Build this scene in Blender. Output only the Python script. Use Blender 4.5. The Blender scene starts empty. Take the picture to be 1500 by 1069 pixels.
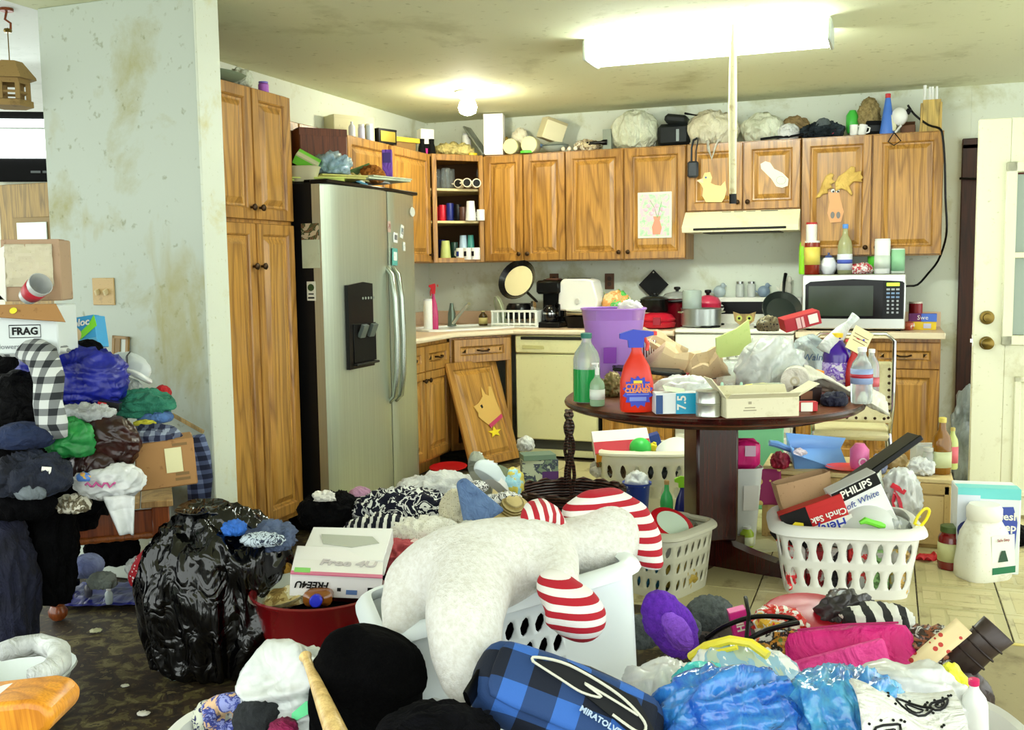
import bpy, bmesh, math, random
from mathutils import Vector, Matrix, Euler, noise
random.seed(7)
SC = bpy.context.scene
COL = SC.collection
# ------------------------------------------------------------------ camera
PI_, YA, RO, FPX = .0959, .3566, -.0139, 1479.0
CAM = Vector((3.38, -7.2377, 1.327))
FW = Vector((-math.sin(YA)*math.cos(PI_), math.cos(YA)*math.cos(PI_), -math.sin(PI_)))
_r = FW.cross(Vector((0, 0, 1))).normalized(); _u = _r.cross(FW)
RT = _r*math.cos(RO)+_u*math.sin(RO); UP = -_r*math.sin(RO)+_u*math.cos(RO)
cd = bpy.data.cameras.new('camera'); cam = bpy.data.objects.new('camera', cd); COL.objects.link(cam)
cd.sensor_width = 36; cd.lens = FPX/1500*36; cd.clip_start = .05
cam.matrix_world = Matrix(((RT.x, UP.x, -FW.x, CAM.x), (RT.y, UP.y, -FW.y, CAM.y), (RT.z, UP.z, -FW.z, CAM.z), (0, 0, 0, 1)))
SC.camera = cam
# ------------------------------------------------------------------ light
SC.view_settings.view_transform = 'Standard'; SC.view_settings.look = 'None'
SC.view_settings.exposure = EXPOSURE = 2.1; SC.view_settings.gamma = 1; SC.view_settings.use_curve_mapping = False
wd = bpy.data.worlds.new('world'); SC.world = wd; wd.use_nodes = True
wd.node_tree.nodes['Background'].inputs[0].default_value = (.93, 1, .95, 1)
wd.node_tree.nodes['Background'].inputs[1].default_value = .7
# ------------------------------------------------------------------ placement helpers (real points on real planes)
def _ray(px, py): return FW+RT*((px-750)/FPX)-UP*((py-534.5)/FPX)
def on(px, py, z=0.): d = _ray(px, py); return CAM+d*((z-CAM.z)/d.z)
def aty(px, py, y): d = _ray(px, py); return CAM+d*((y-CAM.y)/d.y)
def atx(px, py, x): d = _ray(px, py); return CAM+d*((x-CAM.x)/d.x)
def atd(px, py, d): return CAM+_ray(px, py)*d
def sc(p): return FPX/((p-CAM).dot(FW))
def fit(x0, x1, yt, yb, z=0.):                     # stands on height z: base pixel row yb, top row yt -> loc, width, height
    p = on((x0+x1)/2, yb, z); s = sc(p); return p, (x1-x0)/s, (yb-yt)/s
def fity(x0, x1, yt, z, y):                        # stands on height z at wall distance y
    p = aty((x0+x1)/2, yt, y); s = sc(p); return Vector((p.x, y, z)), (x1-x0)/s, max(.01, p.z-z)
# ------------------------------------------------------------------ mesh maker
def rotm(r): return Euler(r).to_matrix()
class M:
    def __init__(s): s.v = []; s.f = []
    def add(s, v, f, at=(0, 0, 0), rot=None):
        b = len(s.v); a = Vector(at)
        if rot: R = rotm(rot); v = [R @ Vector(p) for p in v]
        s.v += [Vector(p)+a for p in v]; s.f += [tuple(i+b for i in q) for q in f]; return s
    def box(s, w, d, h, at=(0, 0, 0), rot=None, b=None):     # centred in x,y ; z from 0
        if b is None: b = min(w, d, h)*.08
        v = []; X, Y, Z = w/2, d/2, h/2
        for sx in (-1, 1):
            for sy in (-1, 1):
                for sz in (-1, 1):
                    v += [(sx*X, sy*(Y-b), Z+sz*(Z-b)), (sx*(X-b), sy*Y, Z+sz*(Z-b)), (sx*(X-b), sy*(Y-b), Z+sz*Z)]
        I = lambda a, c, e, k: ((a*2+c)*2+e)*3+k
        f = []
        for q in (0, 1):
            f.append(tuple(I(q, c, e, 0) for c, e in ((0, 0), (1, 0), (1, 1), (0, 1)))[::(1 if q else -1)])
            f.append(tuple(I(c, q, e, 1) for c, e in ((0, 0), (1, 0), (1, 1), (0, 1)))[::(-1 if q else 1)])
            f.append(tuple(I(c, e, q, 2) for c, e in ((0, 0), (1, 0), (1, 1), (0, 1)))[::(1 if q else -1)])
        for a in (0, 1):
            for c in (0, 1):
                g = 1 if a == c else -1
                f.append((I(a, c, 0, 0), I(a, c, 0, 1), I(a, c, 1, 1), I(a, c, 1, 0))[::g])
                f.append((I(a, 0, c, 0), I(a, 1, c, 0), I(a, 1, c, 2), I(a, 0, c, 2))[::g])
                f.append((I(0, a, c, 1), I(0, a, c, 2), I(1, a, c, 2), I(1, a, c, 1))[::g])
        for a in (0, 1):
            for c in (0, 1):
                for e in (0, 1):
                    f.append((I(a, c, e, 0), I(a, c, e, 1), I(a, c, e, 2))[::(1 if (a+c+e) % 2 else -1)])
        return s.add(v, f, at, rot)
    def lathe(s, prof, n=24, at=(0, 0, 0), rot=None, ex=2., sx=1., sy=1., cap=(1, 1), wob=0, seed=0):
        v = []; f = []
        for j, (r, z) in enumerate(prof):
            for i in range(n):
                a = 2*math.pi*i/n; c, q = math.cos(a), math.sin(a)
                k = 1 if ex == 2 else (abs(c)**ex+abs(q)**ex)**(-1/ex)
                if wob: k *= 1+wob*noise.noise((c*1.5, q*1.5, j*.6+seed))
                v.append((c*k*r*sx, q*k*r*sy, z))
        for j in range(len(prof)-1):
            for i in range(n):
                k = (i+1) % n; f.append((j*n+i, j*n+k, (j+1)*n+k, (j+1)*n+i))
        if cap[0]: f.append(tuple(range(n))[::-1])
        if cap[1]: f.append(tuple(range((len(prof)-1)*n, len(prof)*n)))
        return s.add(v, f, at, rot)
    def tube(s, pts, r, n=8, closed=False, flat=1.):
        P = [Vector(p) for p in pts]; L = len(P); v = []; f = []; N = None
        for i, p in enumerate(P):
            a = P[(i-1) % L] if (closed or i) else p; b = P[(i+1) % L] if (closed or i < L-1) else p
            t = (b-a).normalized()
            if N is None: N = t.orthogonal().normalized()
            else: N = (N-t*N.dot(t)); N = N.normalized() if N.length > 1e-6 else t.orthogonal().normalized()
            B = t.cross(N); rr = r[i] if isinstance(r, (list, tuple)) else r
            for k in range(n):
                q = 2*math.pi*k/n; v.append(p+N*math.cos(q)*rr+B*math.sin(q)*rr*flat)
        for i in range(L if closed else L-1):
            j = (i+1) % L
            for k in range(n): m = (k+1) % n; f.append((i*n+k, i*n+m, j*n+m, j*n+k))
        if not closed: f.append(tuple(range(n))[::-1]); f.append(tuple(range((L-1)*n, L*n)))
        return s.add(v, f)
    def prism(s, poly, t, at=(0, 0, 0), rot=None):           # outline in x,z ; front y=0, back y=t
        n = len(poly); v = [(x, 0, z) for x, z in poly]+[(x, t, z) for x, z in poly]
        A = sum(poly[i][0]*poly[(i+1) % n][1]-poly[(i+1) % n][0]*poly[i][1] for i in range(n))
        g = 1 if A > 0 else -1
        f = [tuple(range(n))[::g], tuple(range(n, 2*n))[::-g]]+[(i, i+n, (i+1) % n+n, (i+1) % n)[::g] for i in range(n)]
        return s.add(v, f, at, rot)
    def poly3(s, pts, back):                                # world outline pushed back by a vector
        n = len(pts); v = [Vector(p) for p in pts]+[Vector(p)+Vector(back) for p in pts]
        f = [tuple(range(n)), tuple(range(n, 2*n))[::-1]]+[(i, i+n, (i+1) % n+n, (i+1) % n) for i in range(n)]
        return s.add(v, f)
    def sheet(s, fn, nu, nv, at=(0, 0, 0), rot=None):
        v = [fn(i/nu, j/nv) for j in range(nv+1) for i in range(nu+1)]
        f = [(j*(nu+1)+i, j*(nu+1)+i+1, (j+1)*(nu+1)+i+1, (j+1)*(nu+1)+i) for j in range(nv) for i in range(nu)]
        return s.add(v, f, at, rot)
    def crump(s, w, d, h, seed=0, n=7, at=(0, 0, 0), rot=None):    # crumpled stiff paper : angular folded sheet
        R = random.Random(seed); g = {(i, j): (R.uniform(-.5, .5), R.uniform(-.5, .5), R.random()) for i in range(n+1) for j in range(n+1)}
        def fn(u, v):
            a, b, c = g[(round(u*n), round(v*n))]; e = min(u, 1-u, v, 1-v)*4
            return ((u-.5+a*.08)*w, (v-.5+b*.08)*d, h*(min(1, e+.15)*(.45+.55*c)))
        return s.sheet(fn, n, n, at, rot)
    def blob(s, rx, ry, rz, n=10, e=1., amp=.1, fr=2., seed=0, flat=.75, st=(1, 1, 1), at=(0, 0, 0), rot=None, oct=2):
        idx = {}; v = []; f = []; mx = (rx+ry+rz)/3; RR = Euler((seed*1.3+.4, seed*2.1, seed*.7)).to_matrix() if st == (1, 1, 1) else Matrix.Identity(3); ST = (1.8, .5, .85) if st == (1, 1, 1) else st
        def vert(d):
            k = (round(d[0], 4), round(d[1], 4), round(d[2], 4))
            if k in idx: return idx[k]
            u = Vector(d).normalized()
            p = Vector([math.copysign(abs(u[i])**e, u[i])*(rx, ry, rz)[i] for i in range(3)])
            h = 0; a = amp*mx; q = RR @ (p/mx*fr); q = Vector([q[i]*ST[i] for i in range(3)])+Vector((seed*7.3, seed*3.1, seed*1.7))
            w = noise.noise_vector(q*.6)*.7
            for o in range(oct):
                h += a*(1-3.2*min(abs(noise.noise(q+w)), .42)); q = q*2.05; a *= .36
            p += u*h; p.z = max(p.z, -rz*flat*(1+.03*u.x)); idx[k] = len(v); v.append(p); return idx[k]
        for ax in range(3):
            for sg in (-1, 1):
                for i in range(n):
                    for j in range(n):
                        q = []
                        for a, b in ((i, j), (i+1, j), (i+1, j+1), (i, j+1)):
                            d = [0, 0, 0]; d[ax] = sg; d[(ax+1) % 3] = sg*math.tan((a/n*2-1)*.7854); d[(ax+2) % 3] = math.tan((b/n*2-1)*.7854); q.append(vert(d))
                        f.append(tuple(q))
        z0 = min(p.z for p in v)
        for p in v: p.z -= z0
        return s.add(v, f, at, rot)
def cat(P, k=5):                                           # smooth curve through points
    P = [Vector(p) for p in P]; out = []
    for i in range(len(P)-1):
        a, b, c, d = P[max(0, i-1)], P[i], P[i+1], P[min(len(P)-1, i+2)]
        for j in range(k): t = j/k; out.append(.5*((2*b)+(c-a)*t+(2*a-5*b+4*c-d)*t*t+(3*b-a-3*c+d)*t*t*t))
    return out+[P[-1]]
# ------------------------------------------------------------------ objects
def O(name, m, mt, par=None, loc=None, rot=None, sm=40, solid=0, mods=()):
    me = bpy.data.meshes.new(name); me.from_pydata([tuple(p) for p in m.v], [], m.f)
    me.polygons.foreach_set('use_smooth', [True]*len(me.polygons)); me.set_sharp_from_angle(angle=math.radians(sm))
    me.materials.append(mt); o = bpy.data.objects.new(name, me); COL.objects.link(o)
    if par: o.parent = par
    if loc is not None: o.location = loc
    if rot is not None: o.rotation_euler = rot
    if solid: q = o.modifiers.new('solid', 'SOLIDIFY'); q.thickness = solid; q.offset = 0
    for k, kw in mods:
        q = o.modifiers.new(k.lower(), k)
        for a, b in kw.items(): setattr(q, a, b)
    return o
def tag(o, label, cat, group=None):
    o['label'] = label; o['category'] = cat
    if group: o['group'] = group
    return o
def T(name, label, cat, loc, rz=YA, group=None, rot=None):
    o = bpy.data.objects.new(name, None); COL.objects.link(o); o.empty_display_size = .05
    o.location = loc; o.rotation_euler = rot if rot else (0, 0, rz); return tag(o, label, cat, group)
def S(name, label, cat, m, mt, loc=(0, 0, 0), rz=YA, group=None, rot=None, **k):
    return tag(O(name, m, mt, None, loc, rot if rot else (0, 0, rz), **k), label, cat, group)
def struct(name, m, mt, **k): o = O(name, m, mt, **k); o['kind'] = 'structure'; return o
def copy(o, par=None):
    c = o.copy(); COL.objects.link(c); c.parent = par
    for ch in o.children: copy(ch, c)
    return c
def text(par, s, size, mt, loc, rot=(math.pi/2, 0, 0), ext=.0006, shear=0, sx=1., name='lettering', align='CENTER', bold=0):
    cu = bpy.data.curves.new('t', 'FONT'); cu.body = s; cu.size = size; cu.align_x = align; cu.align_y = 'CENTER'; cu.extrude = ext; cu.shear = shear; cu.resolution_u = 2; cu.offset = bold
    t = bpy.data.objects.new('t', cu); COL.objects.link(t); dg = bpy.context.evaluated_depsgraph_get()
    me = bpy.data.meshes.new_from_object(t.evaluated_get(dg)); bpy.data.objects.remove(t); me.name = name
    me.materials.clear(); me.materials.append(mt)
    o = bpy.data.objects.new(name, me); COL.objects.link(o); o.parent = par; o.location = loc; o.rotation_euler = rot; o.scale = (sx, 1, 1); return o
# ------------------------------------------------------------------ materials
_mc = {}
def lin(c): return tuple((x/255/12.92 if x/255 <= .04045 else ((x/255+.055)/1.055)**2.4) for x in c)+(1,)
def mt(c, rough=.5, metal=0, kind=None, c2=None, s=1., emit=0, trans=0, bump=0, coat=0, alpha=1, s2=None):
    key = (c, rough, metal, kind, c2, s, emit, trans, bump, coat, alpha, s2)
    if key in _mc: return _mc[key]
    m = bpy.data.materials.new('%s_%02x%02x%02x' % ((kind or 'plain',)+tuple(int(x) for x in c))); m.use_nodes = True; nt = m.node_tree
    p = nt.nodes['Principled BSDF']; _mc[key] = m
    N = lambda t: nt.nodes.new(t); Lk = nt.links.new
    p.inputs['Base Color'].default_value = lin(c); p.inputs['Roughness'].default_value = rough; p.inputs['Metallic'].default_value = metal
    if max(c) < 45 and not metal: p.inputs['Specular IOR Level'].default_value = .06 if kind in ('cloth', 'fur') else .25
    if trans: p.inputs['Transmission Weight'].default_value = trans
    if coat: p.inputs['Coat Weight'].default_value = coat; p.inputs['Coat Roughness'].default_value = .08
    if alpha < 1: p.inputs['Alpha'].default_value = alpha
    if emit: p.inputs['Emission Color'].default_value = lin(c); p.inputs['Emission Strength'].default_value = emit
    tc = N('ShaderNodeTexCoord')
    def mapped(scale, rnd=True):
        mp = N('ShaderNodeMapping'); mp.inputs['Scale'].default_value = scale; Lk(tc.outputs['Object'], mp.inputs['Vector'])
        if rnd:
            oi = N('ShaderNodeObjectInfo'); mu = N('ShaderNodeMath'); mu.operation = 'MULTIPLY'; mu.inputs[1].default_value = 37.; Lk(oi.outputs['Random'], mu.inputs[0])
            cb = N('ShaderNodeCombineXYZ'); Lk(mu.outputs[0], cb.inputs[0]); Lk(mu.outputs[0], cb.inputs[2]); Lk(cb.outputs[0], mp.inputs['Location'])
        return mp.outputs[0]
    def nz(vec, scale, det=4., ro=.55, dist=0.):
        n = N('ShaderNodeTexNoise'); n.inputs['Scale'].default_value = scale; n.inputs['Detail'].default_value = det; n.inputs['Roughness'].default_value = ro; n.inputs['Distortion'].default_value = dist; Lk(vec, n.inputs['Vector']); return n.outputs['Fac']
    def ramp(fac, stops, interp='LINEAR'):
        r = N('ShaderNodeValToRGB'); r.color_ramp.interpolation = interp; e = r.color_ramp.elements
        while len(e) < len(stops): e.new(.5)
        for x, (a, cc) in zip(e, stops): x.position = a; x.color = lin(cc)
        Lk(fac, r.inputs[0]); return r.outputs[0]
    def mixc(a, b, fac=None, fv=.5, mode='MIX'):
        x = N('ShaderNodeMix'); x.data_type = 'RGBA'; x.blend_type = mode; x.inputs[0].default_value = fv
        if fac is not None: Lk(fac, x.inputs[0])
        for i, q in ((6, a), (7, b)):
            if hasattr(q, 'is_linked') or hasattr(q, 'links'): Lk(q, x.inputs[i])
            else: x.inputs[i].default_value = lin(q)
        return x.outputs[2]
    def bmp(h, st, d=.01):
        b = N('ShaderNodeBump'); b.inputs['Strength'].default_value = st; b.inputs['Distance'].default_value = d; Lk(h, b.inputs['Height']); Lk(b.outputs[0], p.inputs['Normal'])
    def math_(op, a, b):
        x = N('ShaderNodeMath'); x.operation = op
        for i, q in ((0, a), (1, b)):
            if isinstance(q, (int, float)): x.inputs[i].default_value = q
            else: Lk(q, x.inputs[i])
        return x.outputs[0]
    def axis(i, vec=None):
        q = N('ShaderNodeSeparateXYZ'); Lk(vec or tc.outputs['Object'], q.inputs[0]); return q.outputs[i]
    col = None
    if kind == 'wood':
        d = c2 or tuple(x*.62 for x in c); n1 = nz(mapped((5*s, 5*s, .55*s)), 1.5, 2., .4, .3); t = math_('FRACT', math_('MULTIPLY', n1, 9.), 0)
        base = ramp(t, [(0, tuple(x*.5+y*.5 for x, y in zip(c, d))), (.3, c), (.75, tuple(min(255, x*1.06) for x in c)), (1, tuple(x*.55+y*.45 for x, y in zip(c, d)))])
        g = nz(mapped((70*s, 70*s, 2*s)), 3.); col = mixc(base, ramp(g, [(.32, d), (.58, (255, 255, 255))]), fv=.4, mode='MULTIPLY'); bmp(g, .12, .002)
    elif kind == 'cloth':
        g = nz(mapped((1, 1, 1)), 9*s, 5.); col = ramp(g, [(.3, c2 or tuple(x*.72 for x in c)), (.65, c)]); bmp(math_('ADD', nz(mapped((1, 1.6, .7)), 11*s, 3., .5, 2.2), math_('MULTIPLY', nz(mapped((1, 1, 1)), 240*s), .06)), .75, .035)
    elif kind == 'fur':
        g = nz(mapped((1, 1, 1)), 60*s, 6., .7); col = ramp(g, [(.25, c2 or tuple(x*.8 for x in c)), (.6, c)]); bmp(g, .75, .016)
    elif kind == 'dirty':
        v = tc.outputs['Object']; g = nz(v, 2.2*s, 8., .65, .3); g2 = nz(v, 30*s, 3.)
        col = ramp(g, [(.42, c), (.56, c), (.72, c2 or tuple(x*.75 for x in c))]); col = mixc(col, ramp(g2, [(.27, c2 or tuple(x*.6 for x in c)), (.36, (255, 255, 255))]), fv=.5, mode='MULTIPLY'); bmp(nz(v, 90*s), .08, .003)
    elif kind == 'splotch':
        g = nz(mapped((1, 1, 1)), 6*s, 5., .6, .6); cs = c2; col = ramp(g, [(0, c)]+[(.36+.08*i, x) for i, x in enumerate(cs)], 'CONSTANT')
    elif kind == 'stripe':
        a = math_('MULTIPLY', axis(int(s2 or 0)), 1/s); fr = math_('FRACT', a, 0); col = mixc(c, c2, math_('GREATER_THAN', fr, .5)); bmp(nz(tc.outputs['Object'], 200), .4, .002)
    elif kind == 'ring':
        v = mapped((1, 1, 1)); w = N('ShaderNodeTexWave'); w.wave_type = 'RINGS'; w.rings_direction = 'Z'; w.inputs['Scale'].default_value = s; w.inputs['Distortion'].default_value = 1.; Lk(v, w.inputs['Vector']); col = ramp(w.outputs['Fac'], [(0, c), (.62, c2)], 'CONSTANT')
    elif kind == 'plaid':
        g = []
        for i in (0, 1, 2)[:2] if not s2 else s2:
            a = math_('MULTIPLY', axis(i), 1/s); fr = math_('FRACT', a, 0); g.append(math_('GREATER_THAN', fr, .55))
            g.append(math_('MULTIPLY', math_('GREATER_THAN', math_('FRACT', math_('ADD', a, .22), 0), .9), .8))
        t = math_('ADD', math_('ADD', g[0], g[2]), math_('ADD', g[1], g[3])); col = ramp(math_('MULTIPLY', t, .3), [(0, c), (.29, tuple((x+y)/2 for x, y in zip(c, c2))), (.58, c2)], 'CONSTANT'); bmp(nz(tc.outputs['Object'], 200), .4, .002)
    elif kind == 'dots':
        vo = N('ShaderNodeTexVoronoi'); vo.inputs['Scale'].default_value = 20*s; vo.inputs['Randomness'].default_value = .5; Lk(tc.outputs['Object'], vo.inputs['Vector']); col = ramp(vo.outputs['Distance'], [(0, c2), (.3, c)], 'CONSTANT')
    elif kind == 'print':
        vo = N('ShaderNodeTexVoronoi'); vo.feature = 'DISTANCE_TO_EDGE'; vo.inputs['Scale'].default_value = 14*s; Lk(mapped((1, 1, 1)), vo.inputs['Vector']); n1 = nz(mapped((1, 1, 1)), 16*s, 2., .5, 1.5)
        w = math_('LESS_THAN', math_('ABSOLUTE', math_('SUBTRACT', n1, .5), 0), .035); w2 = math_('GREATER_THAN', n1, .66); col = mixc(c, c2, math_('MAXIMUM', w, w2))
    elif kind == 'film':
        g = nz(mapped((1, 1, 1)), 7*s, 6., .65, 1.2); bmp(math_('ABSOLUTE', math_('SUBTRACT', nz(mapped((1.6, .6, 1)), 7*s, 2., .45, 1.0), .5), 0), .55, .05); col = ramp(g, [(.3, c2 or c), (.6, c)])
    elif kind == 'steel':
        g = nz(mapped((300, 300, 1.5), False), 1.); col = ramp(g, [(.3, tuple(x*.9 for x in c)), (.7, c)]); bmp(g, .04, .001)
    elif kind == 'wicker':
        a = axis(2); an = N('ShaderNodeTexWave'); an.bands_direction = 'Z'; an.inputs['Scale'].default_value = 22; an.inputs['Distortion'].default_value = 2; Lk(tc.outputs['Object'], an.inputs['Vector']); col = ramp(an.outputs['Fac'], [(.1, c2), (.6, c)]); bmp(an.outputs['Fac'], 1., .01)
    if col is not None: Lk(col, p.inputs['Base Color'])
    if bump and col is None: bmp(nz(tc.outputs['Object'], 40*bump), .3, .005)
    return m
WHITE = (232, 234, 228)
OAK = mt((180, 130, 58), .34, kind='wood', c2=(112, 70, 22), coat=.2)
OAKP = mt((188, 138, 62), .32, kind='wood', c2=(118, 76, 24), coat=.2, s=.8)
BLACK = mt((5, 5, 6), .3); MATB = mt((6, 6, 7), .85); CHROME = mt((205, 208, 205), .18, 1); BRASS = mt((120, 100, 50), .3, 1); BRONZE = mt((60, 42, 24), .35, .8)
CARD = mt((168, 124, 74), .8, kind='dirty', c2=(130, 92, 50)); INK = mt((18, 18, 18), .6); CREAM = mt((232, 226, 190), .45, kind='dirty', c2=(205, 196, 150))
PAPER = mt((238, 236, 226), .7); RED = mt((190, 18, 30), .4); WP = mt((236, 238, 234), .35); CLEAR = mt((235, 242, 240), .08, trans=.9, alpha=.55)
BAGW = mt((238, 240, 238), .3, kind='film', c2=(205, 210, 208), trans=.15)
# ================================================================== the room
CH = 2.45
WALL = mt((214, 220, 204), .75, kind='dirty', c2=(176, 176, 132)); CEIL = mt((216, 219, 182), .8, kind='dirty', c2=(182, 184, 138), s=.7)
WALLB = mt((206, 214, 200), .75, kind='dirty', c2=(182, 184, 142), s=1.3); TRIMW = mt((216, 222, 204), .5, kind='dirty', c2=(204, 200, 150), s=2)
struct('ceiling', M().box(6.05, 7.5, .12, (2.975, -3.55, CH), b=.001), CEIL)
struct('ceiling_living', M().box(3.5, 6.5, .12, (-1.802, -4.0, CH), b=.001), mt((240, 243, 240), .8, kind='dirty', c2=(222, 226, 222)))
struct('wall_back', M().box(3.92, .12, CH, (1.9, .06, 0), b=.001).box(.94, .12, CH-2.06, (4.33, .06, 2.06), b=.001).box(1.6, .12, CH, (5.6, .06, 0), b=.001), WALL)
struct('wall_left', M().box(.1, 3.66, CH, (-.05, -1.84, 0), b=.001), WALL)
# partition beside the pantry, stained by drips
def wall_part_mat():
    m = mt((190, 199, 186), .7, kind='dirty', c2=(168, 166, 122), s=.9).copy(); nt = m.node_tree; p = nt.nodes['Principled BSDF']
    src = p.inputs['Base Color'].links[0].from_socket; tc = nt.nodes.new('ShaderNodeTexCoord'); L = nt.links.new
    mp = nt.nodes.new('ShaderNodeMapping'); mp.inputs['Scale'].default_value = (5, 1, 1.6); mp.inputs['Rotation'].default_value = (0, .35, 0); L(tc.outputs['Object'], mp.inputs[0])
    n = nt.nodes.new('ShaderNodeTexNoise'); n.inputs['Scale'].default_value = 1.7; n.inputs['Detail'].default_value = 7; n.inputs['Distortion'].default_value = .5; L(mp.outputs[0], n.inputs['Vector'])
    g = nt.nodes.new('ShaderNodeVectorMath'); g.operation = 'DISTANCE'; g.inputs[1].default_value = (.62, -3.8, 1.15)
    sc_ = nt.nodes.new('ShaderNodeMapping'); sc_.inputs['Scale'].default_value = (1.5, 1, .75); sc_.inputs['Location'].default_value = (-.31, 0, .29); L(tc.outputs['Object'], sc_.inputs[0]); L(sc_.outputs[0], g.inputs[0])
    a = nt.nodes.new('ShaderNodeMapRange'); a.inputs[1].default_value = .55; a.inputs[2].default_value = .0; a.inputs[3].default_value = -.12; a.inputs[4].default_value = .15; L(g.outputs['Value'], a.inputs[0])
    s = nt.nodes.new('ShaderNodeMath'); s.operation = 'ADD'; L(n.outputs['Fac'], s.inputs[0]); L(a.outputs[0], s.inputs[1])
    r = nt.nodes.new('ShaderNodeValToRGB'); r.color_ramp.elements[0].position = .54; r.color_ramp.elements[1].position = .82; L(s.outputs[0], r.inputs[0])
    x = nt.nodes.new('ShaderNodeMix'); x.data_type = 'RGBA'; L(r.outputs[0], x.inputs[0]); L(src, x.inputs[6]); x.inputs[7].default_value = lin((168, 160, 100)); L(x.outputs[2], p.inputs['Base Color']); return m
struct('wall_partition', M().box(.80, .13, CH, (.37, -3.735, 0), b=.004), wall_part_mat())
struct('trim_1', M().box(.012, .15, CH, (.778, -3.735, 0), b=.003), TRIMW)
struct('wall_far', M().box(3.6, .1, CH, (-1.9, -1.0, 0), b=.001), mt((196, 200, 178), .8, kind='dirty', c2=(150, 150, 110)))
# floors: kitchen tile (each tile its own piece) and the worn dark living-room floor
LINO = mt((96, 84, 52), .7, kind='dirty', c2=(26, 20, 12), s=2.4)
fl = struct('floor', M().box(9.5, 10.2, .1, (1.25, -4.6, -.106), b=.001), mt((96, 84, 52), .6, kind='splotch', c2=((34, 23, 12), (52, 38, 20), (86, 76, 42), (112, 104, 66), (46, 32, 18)), s=2.6))
TILE = []
for cc in ((204, 194, 150), (196, 186, 138), (188, 178, 130)):
    m_ = mt(cc, .42, kind='dirty', c2=(112, 88, 48), s=2.6); TILE.append(m_)
tm = M(); b_ = .1495
for (x0, x1, y0, y1, z) in ((-b_, b_, -b_, b_, 0),):
    tm.box(2*b_, 2*b_, .008, (0, 0, -.008), b=.0015)
TI = []
for m_ in TILE:
    o = bpy.data.meshes.new('tile'); o.from_pydata([tuple(p) for p in tm.v], [], tm.f); o.materials.append(m_); TI.append(o)
im = M()
for (x, y, w, d) in ((-.085, 0, .05, .26), (.085, 0, .05, .26), (0, .105, .10, .05), (0, -.105, .10, .05), (0, 0, .09, .13)): im.box(w, d, .0012, (x, y, 0), b=.0004)
IM = bpy.data.meshes.new('tile_inlay'); IM.from_pydata([tuple(p) for p in im.v], [], im.f); IM.materials.append(mt((200, 188, 140), .45, kind='dirty', c2=(150, 130, 84), s=3))
for i in range(14):
    for j in range(12):
        x = 3.5135-.305*8+.1525+.305*i; y = -3.43+.1525+.305*j
        if x < .9 or y > -.6: continue
        o = bpy.data.objects.new('tile', TI[(i*7+j*3) % 3]); COL.objects.link(o); o.parent = fl; o.location = (x, y, 0)
        if y < -1.2 and x > 2.9:
            q = bpy.data.objects.new('tile_inlay', IM); COL.objects.link(q); q.parent = o; q.rotation_euler = (0, 0, (i+j) % 2*math.pi/2)
struct('trim_2', M().box(2.2, .02, .008, (4.6, -3.445, -.006), b=.002), mt((214, 196, 110), .4))
struct('floor_hall', M().box(2.6, 2.6, .006, (4.25, -4.76, -.006), b=.001), mt((150, 138, 100), .6, kind='dirty', c2=(104, 90, 56), s=1.5))
# ------------------------------------------------------------------ dark red door in the back wall, white door standing open
DR = mt((92, 22, 16), .35, kind='wood', c2=(40, 8, 6)); DKF = mt((60, 26, 14), .4, kind='wood', c2=(26, 10, 6))
d1 = struct('door_1', M().box(.80, .045, 2.0, (4.40, -.035, .01), b=.003), DR)
O('door_stile', M().box(.10, .012, 1.9, (4.06, -.063, .05), b=.003).box(.10, .012, 1.9, (4.74, -.063, .05), b=.003).box(.58, .012, .14, (4.4, -.063, 1.78), b=.003), DR, d1)
O('door_knob', M().lathe([(.012, 0), (.012, .03), (.028, .045), (.03, .06), (.018, .075)], 14, (4.05, -.06, .92), (math.pi/2, 0, 0)), BRASS, d1)
O('hook_bracket', M().box(.05, .03, .06, (4.02, -.08, 1.86)).tube([(3.80, -.05, 1.86), (3.9, -.09, 1.85), (4.02, -.1, 1.87)], .008), BLACK, d1)
struct('trim_3', M().box(.10, .03, 2.08, (3.86, -.015, 0), b=.006).box(1.02, .03, .07, (4.32, -.015, 2.045), b=.006), DKF)
struct('gap_shade_strip', M().box(.09, .01, 2.03, (3.955, -.008, 0.01), b=.002), mt((6, 3, 3), .9))  # near-black strip, stands in for the shade of the door opening
dl = aty(1434, 180, -1.53); D2 = T('door_2', 'x', 'door', (dl.x, -1.53, 0), .06); del D2['label'], D2['category']; D2['kind'] = 'structure'
DW = mt((226, 226, 198), .45, kind='dirty', c2=(190, 184, 140), s=1.5)
O('door_leaf', M().box(.15, .045, 2.02, (.075, 0, .02), b=.004).box(.15, .045, 2.02, (.785, 0, .02), b=.004).box(.56, .045, .27, (.43, 0, 1.77), b=.002).box(.56, .045, .92, (.43, 0, .02), b=.002), DW, D2)
gr = lambda w, h, x, z, t, d: M().box(w, d, t, (x, -.03, z), b=.004).box(w, d, t, (x, -.03, z+h-t), b=.004).box(t, d, h, (x-w/2+t/2, -.03, z), b=.004).box(t, d, h, (x+w/2-t/2, -.03, z), b=.004)
wf = O('window_frame', gr(.64, .92, .45, .90, .05, .03).box(.60, .025, .03, (.45, -.03, 1.34), b=.004), DW, D2)
for z in (.95, 1.37): O('pane', M().box(.54, .006, .39, (.45, 0, z), b=.001), mt((150, 165, 150), .08), wf)
O('panel', gr(.5, .62, .45, .12, .03, .016), DW, D2)
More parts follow.
